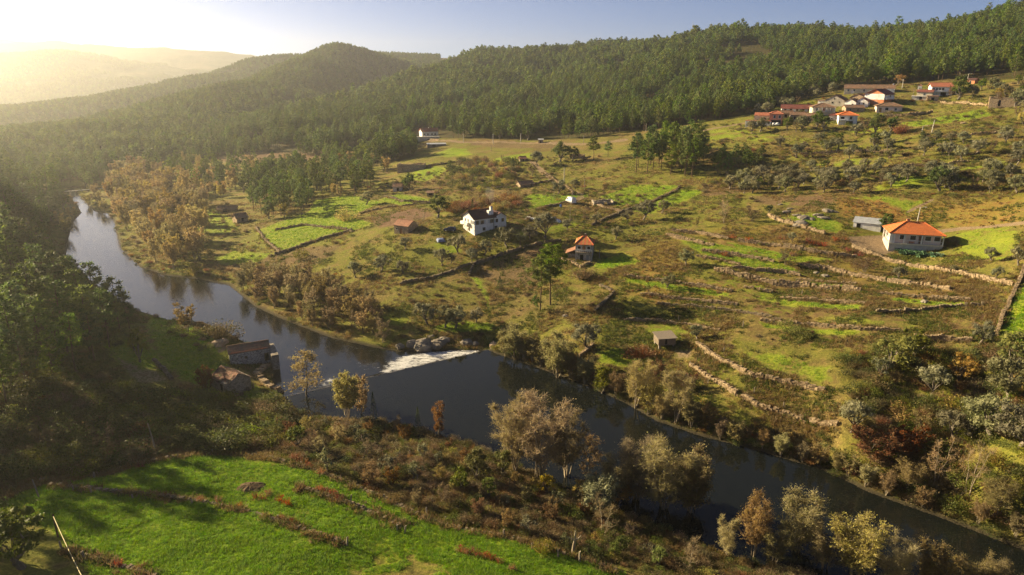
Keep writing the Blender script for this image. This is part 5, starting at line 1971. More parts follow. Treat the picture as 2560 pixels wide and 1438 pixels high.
H = hp('white_cottage', 'small white gabled cottage, left of a pair below the brick house', 2124, 270, 26, 7, 14, -18, 'white', HG, 'y', 1.5); H.roof_gable_y('tile_old', .3); H.win('F', .2 * H.w, H.h * .55, .6, .7, 'concrete', None, 'window', 'dark')
H = hp('white_cottage', 'small white gabled cottage, right of a pair below the brick house', 2153, 267, 27, 7, 13, -12, 'white', HG, 'y', 1.6); H.roof_gable_y('tile_maroon', .3)
for u in (-.2, .15): H.win('F', u * H.w, H.h * .6, .5, .7, 'concrete', None, 'window', 'dark')
H = hp('ochre_house', 'old ochre stone house wedged behind the white cottages', 2142, 256, 34, 6, 12, -16, 'stone_warm', HG, 'y', 1.6); H.roof_gable_y('tile_old', .3); H.win('F', 0, 1.4, .6, .8, 'stone', None, 'window', 'dark')
H = hp('brick_gable_house', 'tall house with orange brick base, white band and maroon roof in the hamlet', 2183, 262, 44, 12, 25, -22, 'white', HG, 'y', 2.3); H.roof_gable_y('tile_maroon', .7)
H.box('brick_base', -H.w / 2 - .03, H.w / 2 + .03, -H.d / 2 - .03, H.d / 2 + .03, -2, H.h * .48, 'brick')
gb = MB(); gb.add([(-H.w / 2 + .3, -H.d / 2 - .03, H.h + .1), (H.w / 2 - .3, -H.d / 2 - .03, H.h + .1), (0, -H.d / 2 - .03, H.h + 2.1)], [(0, 1, 2)]); H.part('gable_panel', gb, 'brick')
H.box('balcony', H.w / 2 + .035, H.w / 2 + 1.2, -H.d * .45, H.d * .3, H.h * .5, H.h * .7, 'white')
for u in (-.25, .1): H.win('R', u * H.d, H.h * .8, 1.2, 1.0, 'white')
H.win('F', .1 * H.w, H.h * .25, 1.2, .9, 'white')
H = hp('long_rear_house', 'long house with red-brown roof along the top of the hamlet', 2172, 233, 112, 8, 11, 2, 'cream', HG, 'x', 1.9); H.roof_gable_x('tile_old', .4); H.chimney(H.w * .47, 0, H.h + 1.4, 1.2, .6)
for u in (-.42, -.3, -.1, .1, .25, .4): H.win('F', u * H.w, H.h * .55, .9, 1.1, 'white')
H.box('white_bay', H.w * .18, H.w * .5 + .02, -H.d / 2 - .4, -H.d / 2 - .003, -1, H.h * .92, 'white')
H = hp('stone_cottage', 'brown stone cottage below the pair of white cottages', 2137, 281, 42, 7, 11, 16, 'stone_warm', HG, 'x', 1.1); H.roof_gable_x('tile_old', .35)
for u in (-.25, .15): H.win('F', u * H.w, 1.2, .6, .7, 'stone', None, 'window', 'dark')
H = hp('orange_hip_house', 'white veranda house with orange hip roof at the hamlet foot', 2118, 312, 42, 8, 22, 6, 'white', HG, None, 1.6); H.roof_hip('tile_new', .6)
H.win('F', -.3 * H.w, H.h * .72, 1.6, 1.0, 'white', None, 'window', 'dark'); H.win('F', .15 * H.w, H.h * .72, 1.0, 1.2, 'concrete'); H.box('balcony', -H.w / 2, H.w * .02, -H.d / 2 - 1.2, -H.d / 2 - .003, H.h * .42, H.h * .52, 'white')
H.win('F', .1 * H.w, H.h * .2, 2.6, 1.5, 'stone', None, 'door', 'dark')
for i, (px, py, wp, hh, yw, mt, lab) in enumerate([(1993, 301, 34, 13, 4, 'stone', 'brown-roofed stone outbuilding right of the coral house'), (2026, 304, 36, 13, -6, 'stone_warm', 'brown-roofed outbuilding in the middle of the hamlet front'), (1968, 296, 26, 12, 10, 'stone', 'small dark outbuilding behind the coral house')]):
    H = hp('outbuilding', lab, px, py, wp, 6, hh, yw, mt, HG, 'x', 1.2); H.roof_gable_x('tile_old', .4); H.win('F', -.15 * H.w, 1.1, 1.2, 1.4, 'wood', None, 'door', 'dark'); H.win('F', .25 * H.w, 1.4, .7, .7, 'stone', None, 'window', 'dark')
H = hp('pinkish_cottage', 'tiny pinkish cottage with maroon roof left of the orange hip-roofed house', 2084, 303, 24, 5, 13, -4, 'pinkish', HG, None, .9); H.roof_hip('tile_maroon', .3)
for u in (-.2, .2): H.win('F', u * H.w, 1.2, .5, .7, 'white')
H = hp('brown_roof_house', 'low house with wide brown hip roof at the right end of the hamlet', 2222, 281, 56, 8, 14, 8, 'pinkish', HG, None, 1.7); H.roof_hip('tile_old', .6); H.win('F', -.1 * H.w, 1.5, 1.4, 1.2, 'white', None, 'window', 'dark'); H.win('F', .25 * H.w, 1.5, 1.0, 1.0, 'white'); H.door('F', -.35 * H.w)
# second cluster to the right
HG2 = 'houses right of the hamlet'
H = hp('red_roof_villa', 'white villa with long window band and red roof right of the hamlet', 2352, 240, 44, 10, 22, 10, 'white', HG2, 'x', 1.7); H.roof_gable_x('tile_red', .6)
for u in (-.4, -.25, -.1, .05): H.win('F', u * H.w, H.h * .72, .9, 1.0, 'concrete')
H.box('terrace', -H.w / 2, H.w / 2, -H.d / 2 - 1.5, -H.d / 2 - .003, H.h * .42, H.h * .5, 'white'); H.win('F', .1 * H.w, H.h * .2, 2.4, 1.6, 'concrete', None, 'door', 'dark')
H = hp('dovecote', 'narrow white turret with tile cap left of the red-roofed villa', 2298, 229, 9, 2.2, 13, 0, 'white', HG2, None, .8); H.roof_hip('tile_old', .2, .1, .8, .2)
H.win('F', 0, H.h * .6, .4, .5, 'concrete', None, 'window', 'dark')
H = hp('cream_cottage', 'cream cottage below the narrow white turret', 2310, 243, 34, 6, 12, -6, 'cream', HG2, 'x', 1.0); H.roof_gable_x('tile_maroon', .4); H.win('F', 0, 1.4, 1.0, .9, 'white')
H = hp('flat_roof_porch', 'flat-roofed white porch at the left of the second cluster', 2297, 251, 32, 4, 9, -4, 'concrete', HG2, None, .1); H.box('roof_slab', -H.w / 2 - .3, H.w / 2 + .3, -H.d / 2 - .5, H.d / 2, H.h + .003, H.h + .25, 'white'); H.win('F', .1 * H.w, 1.1, 1.3, 1.5, 'white', None, 'door', 'dark')
H = hp('stone_outhouse', 'square ochre stone outhouse with arched dark doorway', 2331, 253, 25, 4, 11, 4, 'stone_warm', HG2, None, .1); H.roof_mono('tile_old', .35, .15); H.win('F', 0, .9, 1.3, 1.4, 'stone', None, 'door', 'dark')
H = hp('red_hut', 'small dark red hut at the upper forest edge', 2425, 210, 18, 4, 9, -30, 'brick', None, 'x', .9, cat='hut'); H.roof_gable_x('tile_dark', .3); H.door('F', 0, .9, 1.5, 'dark')


def ruin(name, label, px, py, wpx, d, hpx, yaw, mat, wins=(), seed=1):
    """roofless stone walls with a broken top"""
    x, y, z = ground(px, py); k = depth(x, y, z) / F_PX
    rz = yaw_to_cam(x, y) + R(yaw); w = wpx * k; h = hpx * k
    c = Vector((x, y, z)) + Vector((-math.sin(rz), math.cos(rz), 0)) * d / 2
    o = empty(name, c, rz); tag(o, label, 'ruin')
    rng = random.Random(seed)
    for (x0, y0, x1, y1) in ((-w / 2, -d / 2, w / 2, -d / 2), (w / 2, -d / 2, w / 2, d / 2), (w / 2, d / 2, -w / 2, d / 2), (-w / 2, d / 2, -w / 2, -d / 2)):
        mb = MB(); L = math.hypot(x1 - x0, y1 - y0); n = max(3, int(L / 1.0)); ux, uy = (x1 - x0) / L, (y1 - y0) / L
        px_, py_ = -uy * .25, ux * .25
        hz = h
        for i in range(n):
            hz = max(h * .45, min(h * 1.1, hz + rng.uniform(-.3, .3)))
            a, b = i / n * L, (i + 1) / n * L
            gap = any(f == 0 and a < u * w + w / 2 < b and (x0, y0) == (-w / 2, -d / 2) for f, u in wins)
            z0 = -2
            P = [(x0 + ux * a - px_, y0 + uy * a - py_), (x0 + ux * b - px_, y0 + uy * b - py_), (x0 + ux * b + px_, y0 + uy * b + py_), (x0 + ux * a + px_, y0 + uy * a + py_)]
            if gap: prism(mb, P, -2, h * .05); prism(mb, P, h * .75, hz if hz > h * .8 else h * .9)
            else: prism(mb, P, z0, hz)
        link('wall', mb.mesh('wall', [M[mat]]), o)


ruin('stone_ruin', 'roofless square stone ruin below the far white house', 1026, 428, 64, 7, 17, -12, 'stone_warm', [(0, -.3)], 1)
ruin('stone_ruin', 'long roofless stone ruin with dark openings at the right edge', 2522, 268, 84, 8, 22, 2, 'stone_warm', [(0, -.25), (0, .3)], 4)
ruin('stone_ruin', 'low roofless stone ruin beside the lone broad pine', 1442, 397, 34, 4, 9, -6, 'stone_warm', [(0, .1)], 6)
ruin('stone_ruin', 'tumbled brick and stone enclosure below the upper green field', 1510, 512, 48, 5, 8, 10, 'stone', [(0, .1)], 8)

# ---- far white house on the forest edge, its terrace, and small sheds
H = hp('hilltop_house', 'white house with orange-red roof at the forest edge above the fields', 1076, 341, 40, 8, 12, 16, 'white', None, 'x', 1.9); H.roof_gable_x('tile_red', .5); H.chimney(0, 0, H.h + 1.5, .9)
for u in (-.35, -.15, .1, .3): H.win('F', u * H.w, 1.4, .9, 1.1, 'concrete')
H = hp('yellow_terrace', 'pale yellow terrace wall in front of the hilltop white house', 1066, 351, 66, 3.0, 8, 8, 'cream', None, None, .1, cat='terrace'); H.box('coping', -H.w / 2 - .1, H.w / 2 + .1, -H.d / 2 - .08, H.d / 2, H.h + .003, H.h + .15, 'concrete')
H = hp('tin_shed', 'open tin-roofed shed below the hilltop house terrace', 1092, 367, 46, 4, 6, 6, 'plank', None, None, .5, cat='shed'); H.roof_mono('tin', .5); H.win('F', -.15 * H.w, .8, 2.2, 1.2, 'wood', None, 'door', 'dark')
H = hp('roadside_hut', 'small stone hut beside the hillside road under the pines', 1352, 358, 12, 3, 8, 0, 'stone_warm', None, None, .5, cat='hut'); H.roof_mono('tin', .4); H.door('F', 0, .8, 1.5, 'dark')
H = hp('tile_shed', 'small brown-roofed shed with reddish porch beside the dense green tree', 993, 479, 21, 5, 12, -10, 'pinkish', None, 'x', 1.2, cat='shed'); H.roof_gable_x('tile_old', .4); H.door('F', .1 * H.w, 1.0, 1.7, 'dark')
H = hp('garden_hut', 'tiny open garden hut with dark roof by the kitchen garden', 1076, 491, 16, 3, 8, 0, 'plank', None, None, .5, cat='hut'); H.roof_mono('tile_old', .4); H.win('F', 0, .8, 1.4, 1.2, 'wood', None, 'door', 'dark')
H = hp('field_barn', 'low stone field barn with brown tile roof above the terraced meadows', 1318, 468, 34, 5, 7, 22, 'stone_warm', None, 'x', 1.1, cat='barn'); H.roof_gable_x('tile_old', .35); H.win('F', .3 * H.w, .8, .8, 1.2, 'stone', None, 'door', 'dark')
H = hp('overgrown_shack', 'brown shack half hidden in the shrubs above the meadows', 1308, 404, 16, 4, 7, 10, 'plank', None, 'x', .9, cat='shack'); H.roof_gable_x('rusttin', .3); H.door('F', 0, .9, 1.3, 'dark')
H = hp('long_field_shed', 'long low brown-roofed shed in the hazy meadow by the bend', 568, 532, 44, 5, 8, -8, 'stone_warm', None, 'x', 1.2, cat='shed'); H.roof_gable_x('tile_old', .4); H.win('F', -.1 * H.w, 1.0, 1.6, 1.4, 'wood', None, 'door', 'dark')
H = hp('field_hut', 'brown tiled hut at the corner of the terraced meadow near the bend', 607, 556, 26, 5, 12, 20, 'stone_warm', None, 'x', 1.4, cat='hut'); H.roof_gable_x('tile_old', .4); H.win('F', 0, 1.0, 1.0, 1.5, 'stone', None, 'door', 'dark')
H = hp('brick_well', 'small orange brick well house on the lawn right of the farmhouse', 1320, 551, 7, 1.0, 7, -20, 'brick', None, None, .1, cat='well house'); H.box('lid', -H.w / 2 - .1, H.w / 2 + .1, -H.d / 2 - .1, H.d / 2 + .1, H.h + .003, H.h + .12, 'concrete')
# ================================================================== DRY STONE WALLS
def stone_mesh(seed):
    """one rough field stone, about 1 m"""
    rng = np.random.default_rng(seed)
    V = np.array([(-1, -1, -1), (1, -1, -1), (1, 1, -1), (-1, 1, -1), (-1, -1, 1), (1, -1, 1), (1, 1, 1), (-1, 1, 1)], float) * .5
    return V * rng.uniform(.72, 1.08, V.shape)


_SF = np.array([(0, 3, 2, 1), (4, 5, 6, 7), (0, 1, 5, 4), (1, 2, 6, 5), (2, 3, 7, 6), (3, 0, 4, 7)])
_SV = [stone_mesh(i) for i in range(12)]


def stone_wall(P, h, label, mat='wallstone', thick=.5, size=.42, seed=1, drop=.5, gaps=.06):
    """a run of loose stones laid in courses along a line on the land"""
    rng = np.random.default_rng(seed)
    P = [np.array(p[:2]) for p in P]
    base = P[0]; zb = float(hgt(*base))
    mb_V = []; mb_F = []; n = 0
    for a, b in zip(P[:-1], P[1:]):
        L = np.linalg.norm(b - a); u = (b - a) / L; nrm = np.array([-u[1], u[0]])
        s = 0.0
        while s < L:
            l = size * rng.uniform(.7, 1.6)
            p = a + u * (s + l / 2); s += l
            hh = h * .78 * (.25 + 1.1 * float(fbm(np.array(p[0] / 2.5), np.array(p[1] / 2.5), 5, 3))) * (0 if rng.random() < gaps else 1)
            wob = (float(vnoise(p[0] / 4, p[1] / 4, 9)) - .5) * .5
            z = float(hgt(p[0], p[1])) - drop
            top = z + drop + hh
            while z < top:
                ch = size * rng.uniform(.5, .95)
                for side in (-.5, .5):
                    c = p + nrm * (side * thick * .55 + wob + rng.normal(0, .04))
                    V = _SV[int(rng.integers(12))] * np.array([l * 1.02, thick * .62, ch * 1.05])
                    an = rng.normal(0, .12) + math.atan2(u[1], u[0])
                    ca, sa = math.cos(an), math.sin(an)
                    W = np.stack([V[:, 0] * ca - V[:, 1] * sa + c[0] - base[0], V[:, 0] * sa + V[:, 1] * ca + c[1] - base[1], V[:, 2] + z + ch / 2 - zb], -1)
                    mb_V.append(W); mb_F.append(_SF + n); n += 8
                z += ch
    if not mb_V: return
    o = empty('stone_wall', (base[0], base[1], zb))
    tag(o, label, 'wall', 'dry stone walls', 'thing')
    s_ = link('stones', mesh_np('stones', np.concatenate(mb_V), np.concatenate(mb_F), [M[mat]]), o)
    s_['kind'] = 'stuff'
    return o


WL = {
    't1': 'short dry stone wall at the top left of the terraces', 't2': 'short dry stone wall just below the topmost terrace wall', 't3': 'long dry stone terrace wall running towards the orange-roofed house',
    't4': 'dry stone terrace wall in the middle left of the terraces', 't5': 'tallest dry stone wall, lowest of the long terraces', 't6': 'low dry stone wall just above the tallest terrace wall',
    't7': 'long dry stone wall on the lower right terraces', 't8': 'long dry stone wall sweeping right below the orange-roofed house', 't9': 'pale stone wall sloping down from the rocky knoll to the yard',
    't10': 'short stub of stone wall below the tallest terrace wall', 't11': 'dark low stone wall across the dry slope at the right', 't12': 'tumbled stone wall running right from the little plank shed',
    't16': 'low stone line on the orange vine slope left of the terraces', 't17': 'low stone line below the orange vine slope', 't18': 'low stone line under the tallest terrace wall', 't19': 'faint stone line between the two right-hand terrace walls',
    't20': 'low stone line above the dark low wall at the right', 't21': 'low stone line above the right-hand thicket', 't22': 'short stone line inside the green terraces at the left', 't23': 'low stone line just above the little plank shed',
    'u1': 'retaining wall half hidden in the slope between hamlet and grove', 'u2': 'retaining wall inside the olive grove at the right', 'u3': 'retaining wall below the long ruin at the right edge',
    't13': 'pale stone wall along the slope above the far river bank', 't14': 'long straight boundary wall at the right edge', 't15': 'straight low wall above the right-hand thicket',
    'm1': 'stone wall curving round the brown field above the gully', 'm2': 'stone wall running left from the mossy gully', 'm3': 'long dark boundary wall climbing beside the upper green field', 'm4': 'pale wall round the yard of the striped-roof house',
    'm5': 'low wall below the bright meadow with the white van', 'm6': 'rubble wall below the tumbled enclosure', 'm7': 'dark stone wall corner right of the two tall pines', 'm8': 'broken stone wall across the dry slope right of the pines',
    'm9': 'low wall round the kitchen garden', 'm10': 'stone edge of the ploughed plot', 'm11': 'dark wall under the terraced meadow by the bend', 'm12': 'low wall inside the terraced meadow by the bend', 'm13': 'stone wall at the left edge of the terraced meadow',
    'm14': 'dark wall behind the bright meadow of the square ruin', 'm15': 'wall along the overgrown terrace by the field barn', 'm16': 'low stone edge of the dirt track', 'm17': 'pale stone wall running down to the pool beside the alders',
    'f1': 'mossy stone row across the near meadow', 'f2': 'stone edging along the top of the near meadow', 'f3': 'short mossy stone row on the right of the near meadow', 'f4': 'stone edging between the near meadow and the scrub', 'f5': 'dark stone row in the shaded lower left corner',
    'v1': 'stone retaining wall of the small green field right of the hamlet', 'v2': 'pale retaining wall under the second cluster of houses',
}
for i, (key, pts, h) in enumerate(WALLS):
    dark = key[0] == 'f' or key in ('t11', 'm1', 'm2', 'm3', 'm5', 'm7', 'm8', 'm11', 'm12', 'm14', 'm9', 'm10', 'm15')
    big = key in ('v1', 'v2', 'm14', 'm15', 'm16', 'm9', 'm10', 'm12', 'm11', 'm13')
    stone_wall(WALL_XY[key], h, WL[key], 'wallstone_dark' if dark else 'wallstone', .55, .52 if big else (.3 if key[0] == 'f' else .38), 50 + i, .5, .3 if key[0] == 'f' else .06)
for i, (pts, h, lab) in enumerate([([(681, 913), (660, 925), (640, 937), (655, 955), (680, 970), (706, 983)], .8, 'crooked stone causeway from the mill to the weir'), ([(432, 950), (400, 918), (385, 902)], .9, 'mossy stone retaining wall on the left bank grass'), ([(1027, 345), (1058, 349), (1096, 351)], 1.0, 'pale stone wall below the hilltop house')]):
    stone_wall(gpoly(pts), h, lab, 'wallstone_dark' if i == 1 else 'wallstone', 1.0 if i == 0 else .6, .55, 90 + i, .6)


# ================================================================== ROCKS
def rock(px, py, sz, label, seed, mat='rock', flat=.6, dz=0.0, group=None):
    x, y, z = ground(px, py)
    rng = np.random.default_rng(seed)
    bm = bmesh.new()
    bmesh.ops.create_icosphere(bm, subdivisions=3, radius=1.0)
    ax = rng.uniform(.7, 1.3, 3)
    for v in bm.verts:
        p = np.array(v.co)
        q = p * 1.7 + seed * 7
        k = 1 + .5 * (float(fbm(np.array(q[0] + q[2] * .7), np.array(q[1] - q[2] * .5), seed, 3)) - .5)
        k *= 1 + .25 * (float(vnoise(np.array(q[0] * 2.3), np.array(q[1] * 2.3 + q[2] * 2), seed + 3)) - .5)
        v.co = Vector((np.round(p[0] * k * 2.2) / 2.2 * .6 + p[0] * k * .4, p[1] * k, max(-.5, p[2] * k) * flat)) * sz
        v.co.x *= ax[0]; v.co.y *= ax[1]
    me = bpy.data.meshes.new('rock'); bm.to_mesh(me); bm.free(); me.materials.append(M[mat])
    o = link('rock', me, None, (x, y, z + dz)); o.rotation_euler = (rng.normal(0, .15), rng.normal(0, .15), rng.uniform(0, 6))
    tag(o, label, 'rock', group)


for i, (px, py, s, lab) in enumerate([(1060, 866, 2.6, 'largest grey slab rock beside the rapids'), (1030, 862, 1.7, 'grey rock left of the largest slab by the rapids'), (1092, 862, 1.9, 'grey rock right of the largest slab by the rapids'), (1000, 868, 1.2, 'low rock at the upstream end of the rapids rocks'),
                                      (1110, 852, 1.3, 'rock tucked behind the others above the rapids'), (1165, 858, 1.3, 'dark rock under the bank beside the weir'), (1190, 862, 1.0, 'small dark rock under the bank nearest the weir'), (1074, 846, 1.1, 'small rock at the top of the rapids rocks'), (1008, 903, 1.5, 'white-washed boulder in the foam of the weir')]):
    rock(px, py, s, lab, 300 + i, 'rock', .65, .1, 'rocks by the rapids')
for i, (px, py) in enumerate([(1975, 522), (1995, 540), (2010, 545), (2030, 548), (2045, 538), (2072, 528), (2088, 530), (1968, 530), (2000, 560), (1950, 512), (2060, 545)]):
    rock(px, py, 1.0 + .5 * (i % 3), 'flat granite outcrop on the rocky knoll above the terraces', 320 + i, 'rock', .35, 0, 'granite outcrops on the knoll')
for i, (px, py, s, lab) in enumerate([(2065, 690, .9, 'boulder on the terrace above the tallest wall'), (2040, 682, .7, 'small boulder on the terrace above the tallest wall'), (2310, 755, .9, 'dark boulder on the dry slope at the right'), (1236, 866, 1.6, 'pale sandy rock at the right end of the weir'), (2408, 309, 1.0, 'pale boulder in the field right of the hamlet'), (1415, 790, .8, 'boulder below the two tall pines'), (545, 862, 2.2, 'sandy brown rock on the shore above the mill')]):
    rock(px, py, s, lab, 340 + i, 'sandrock' if 'pale' in lab or 'sandy' in lab else 'rock', .5)


def mound():
    x, y, z = ground(626, 1222)
    rng = np.random.default_rng(4)
    n = 24; V = [(0, 0, .55)]; F = []
    for j, (r, zz) in enumerate(((.5, .5), (1.0, .38), (1.5, .15), (1.9, -.15))):
        for i in range(n):
            a = i * 2 * math.pi / n; k = 1 + rng.normal(0, .07)
            V.append((math.cos(a) * r * 1.25 * k, math.sin(a) * r * k, zz + rng.normal(0, .05)))
    mb = MB()
    mb.add(V, [(0, 1 + i, 1 + (i + 1) % n) for i in range(n)])
    for j in range(3):
        mb.add(V, [(1 + j * n + i, 1 + (j + 1) * n + i, 1 + (j + 1) * n + (i + 1) % n, 1 + j * n + (i + 1) % n) for i in range(n)])
    me = mb.mesh('mound', [mat_plain('dug_earth', (.07, .05, .03), (.13, .09, .055), 2.5, .95, .05, .8)])
    tag(link('earth_mound', me, None, (x, y, z)), 'dark mound of earth on the near meadow', 'mound')


mound()


# ================================================================== POLES AND POSTS
def pole(px, py, top, label, mat='pole', rad=.14, lean=0.0, cat='pole', name='utility_pole', head=None, group=None, hm=None):
    x, y, z = ground(px, py)
    h = (py - top) * depth(x, y, z + 2) / F_PX / CP if hm is None else hm
    o = empty(name, (x, y, z), yaw_to_cam(x, y))
    tag(o, label, cat, group)
    mb = MB(); mb.tube([(0, 0, -.5), (lean * h * .5, 0, h * .5), (lean * h, 0, h)], [rad, rad * .85, rad * .65], 8)
    link('shaft', mb.mesh('shaft', [M[mat]], True), o)
    if head == 'cross':
        mb = MB(); mb.box(lean * h - .6, lean * h + .6, -.05, .05, h - .5, h - .38); c = link('crossarm', mb.mesh('crossarm', [M[mat]]), o)
        for q in (-.5, 0, .5):
            mb = MB(); mb.tube([(lean * h + q, 0, h - .38), (lean * h + q, 0, h - .2)], [.05, .03], 6); link('insulator', mb.mesh('insulator', [M['dish']]), c)
    if head == 'lamp':
        mb = MB(); mb.tube([(lean * h, 0, h - .15), (lean * h + .6, 0, h + .1), (lean * h + 1.1, 0, h + .1)], [.05, .04, .04], 6); c = link('arm', mb.mesh('arm', [M[mat]]), o)
        mb = MB(); mb.box(lean * h + 1.0, lean * h + 1.6, -.12, .12, h + .02, h + .14); link('lamp_head', mb.mesh('lamp_head', [M['dish']]), c)
    return o


POLES = [
    (393, 1138, 1050, 'leaning grey pole at the top of the near meadow', 'wood', .13, -.09, None), (98, 1243, 1192, 'short leaning pole at the left end of the meadow edging', 'wood', .11, -.1, None),
    (2293, 556, 519, 'concrete lamp pole behind the orange-roofed house', 'pole', .16, .04, 'lamp'), (1410, 456, 421, 'pale concrete pole beside the dirt track', 'pole', .17, 0, 'cross'), (1461, 478, 448, 'brown pole on the slope right of the dirt track', 'wood', .13, 0, None),
    (1430, 498, 470, 'thin pole beside the white van', 'wood', .1, 0, None), (1425, 552, 519, 'thin dark pole on the lawn below the van', 'wood', .1, 0, None), (1385, 498, 474, 'thin pole in the bright meadow left of the van', 'wood', .1, 0, None),
    (2329, 332, 302, 'pale concrete pole leaning on the slope below the second cluster', 'pole', .2, .06, None), (2303, 340, 316, 'grey street lamp by the hamlet lane', 'pole', .14, .03, 'lamp'), (2255, 222, 200, 'pole beside the orange autumn tree behind the hamlet', 'pole', .18, 0, 'cross'),
    (2282, 241, 222, 'thin pole left of the flat-roofed porch', 'wood', .13, .05, None), (2418, 205, 186, 'street lamp near the dark red hut', 'pole', .15, 0, 'lamp'), (1159, 356, 336, 'roadside pole nearest the hilltop house', 'pole', .2, 0, 'cross'), (1233, 359, 336, 'second roadside pole from the hilltop house', 'pole', .2, 0, 'cross'),
    (1302, 357, 335, 'third roadside pole from the hilltop house', 'pole', .22, 0, 'cross'), (1459, 358, 340, 'roadside pole right of the roadside hut', 'wood', .2, 0, 'cross'), (1615, 329, 310, 'pole on the bare slope where road meets forest', 'wood', .2, 0, None), (628, 696, 656, 'thin pole on the bank of the river bend', 'wood', .12, 0, None),
    (1498, 646, 627, 'wooden stake on the lawn of the striped-roof house', 'wood', .1, 0, None), (1228, 378, 362, 'short pole below the roadside', 'wood', .15, 0, None), (1688, 84, 70, 'tiny antenna mast on the forest skyline', 'pole', .25, 0, None),
]
for px, py, top, lab, mt, rad, lean, head in POLES:
    if py < 100:
        x, y = 180.0, 760.0
        x = (px - 1280) / F_PX * 860; y = 830.0; z = float(hgt(x, y))
        o = empty('antenna_mast', (x, y, z)); tag(o, lab, 'mast')
        mb = MB(); mb.tube([(0, 0, 0), (0, 0, 24)], [.35, .2], 6); link('shaft', mb.mesh('shaft', [M[mt]], True), o)
        continue
    pole(px, py, top, lab, mt, rad, lean, 'pole', 'utility_pole' if head == 'cross' else ('street_lamp' if head == 'lamp' else 'wooden_pole'), head)


def post(px, py, hpx, label, seed, thick=.11, lean=0.0, group='posts of the near meadow'):
    x, y, z = ground(px, py)
    rng = random.Random(seed)
    h = hpx * depth(x, y, z) / F_PX / CP
    mb = MB()
    t = thick
    V = [(-t, -t * .8, -.4), (t, -t * .8, -.4), (t, t * .8, -.4), (-t, t * .8, -.4)]
    lx = lean * h
    T = [(-t * .8 + lx, -t * .6, h * rng.uniform(.93, 1)), (t * .8 + lx, -t * .6, h), (t * .7 + lx, t * .6, h * rng.uniform(.9, 1)), (-t * .8 + lx, t * .6, h * rng.uniform(.9, 1))]
    mb.add(V + T, _SF)
    o = link('vine_post', mb.mesh('vine_post', [M['wood' if seed % 3 else 'stone']]), None, (x, y, z))
    o.rotation_euler = (0, rng.uniform(-.05, .05), rng.uniform(0, 1))
    tag(o, label, 'post', group)


PN = [(184, 1226, 13, 0), (229, 1233, 14, 0), (153, 1370, 20, 0), (210, 1396, 22, 0), (332, 1246, 12, 0), (480, 1258, 11, 0), (696, 1300, 14, 0), (866, 1366, 26, .2), (875, 1262, 28, .15), (236, 1194, 16, 0), (754, 1166, 14, 0), (532, 1136, 14, 0),
      (993, 1328, 18, .05), (1011, 1334, 22, .15), (1112, 1256, 22, .1), (1067, 1288, 24, 0), (1114, 1304, 14, 0), (1259, 1345, 24, .05), (1449, 1404, 30, .02), (1044, 1206, 20, 0), (1024, 1140, 14, 0), (1146, 1222, 14, 0), (1330, 1374, 20, 0), (1395, 1392, 18, 0), (960, 1250, 16, 0)]
PL = {7: 'thick leaning post at the right end of the mossy stone row', 8: 'tallest leaning post on the right of the near meadow', 18: 'tall post at the scrub edge near the gnarled tree', 14: 'pale post standing in the scrub before the alders', 13: 'leaning post at the end of the short mossy row', 1: 'stone post at the left end of the mossy row', 17: 'post at the bend of the meadow edging'}
for i, (px, py, hp_, ln) in enumerate(PN):
    post(px, py, hp_, PL.get(i, 'short weathered vine post along the near meadow walls'), i, .12, ln)
for i, (px, py, hp_) in enumerate([(1696, 803, 14), (1857, 818, 16), (1725, 914, 14), (1885, 984, 16), (1959, 1018, 14), (1810, 880, 14), (1770, 960, 12), (2005, 735, 12), (1980, 745, 11)]):
    post(px, py, hp_, 'short wooden stake on the slope above the far bank', 40 + i, .09, 0, 'stakes above the far bank')
for i in range(9):
    post(955 + i * 17, 496 + i * 2.2 - (i > 5) * (i - 5) * 2.5, 7, 'white fence stake around the kitchen garden', 60 + i, .09, 0, 'kitchen garden stakes')


def pruned_stump():
    x, y, z = ground(1432, 1388)
    h = 3.6
    o = empty('pruned_tree', (x, y, z)); tag(o, 'pollarded bare trunk with stubby arms by the meadow edge', 'stump')
    mb = MB(); mb.tube([(0, 0, -.3), (.05, 0, h * .35), (.2, 0, h * .62), (.25, 0, h)], [.22, .17, .16, .08], 8); link('trunk', mb.mesh('trunk', [M['pale_bark']], True), o)
    for ax, az in ((-.9, .75), (.8, .8), (-.5, .95), (.55, .62)):
        mb = MB(); mb.tube([(.18, 0, h * .58), (.18 + ax * .6, .1, h * .66), (.18 + ax, .05, h * az)], [.1, .08, .03], 6); link('limb', mb.mesh('limb', [M['pale_bark']], True), o)


pruned_stump()


def cable():
    a = Vector(ground(133, 1290)); a.z += 3.2
    pts = []
    b = Vector((a.x + 9, a.y - 26, a.z + 2))
    p0 = on_plane(133, 1290, a.z - 0.0)
    q0 = on_plane(212, 1455, a.z + 2.5)
    mb = MB(); n = 14
    for i in range(n + 1):
        t = i / n; p = p0.lerp(q0, t); p.z -= 1.1 * 4 * t * (1 - t) * .35; pts.append(tuple(p - p0))
    mb.tube(pts, [.045] * (n + 1), 5)
    tag(link('overhead_cable', mb.mesh('overhead_cable', [M['cable']], True), None, p0), 'thin yellowish cable slanting through the lower left corner', 'cable')
    g = ground(131, 1332)
    o = empty('cable_pole', (p0.x, p0.y, float(hgt(p0.x, p0.y)))); tag(o, 'dark pole carrying the cable at the lower left', 'pole')
    mb = MB(); mb.tube([(0, 0, -.5), (0, 0, p0.z - float(hgt(p0.x, p0.y)) + .2)], [.13, .1], 7); link('shaft', mb.mesh('shaft', [M['bark']], True), o)


cable()


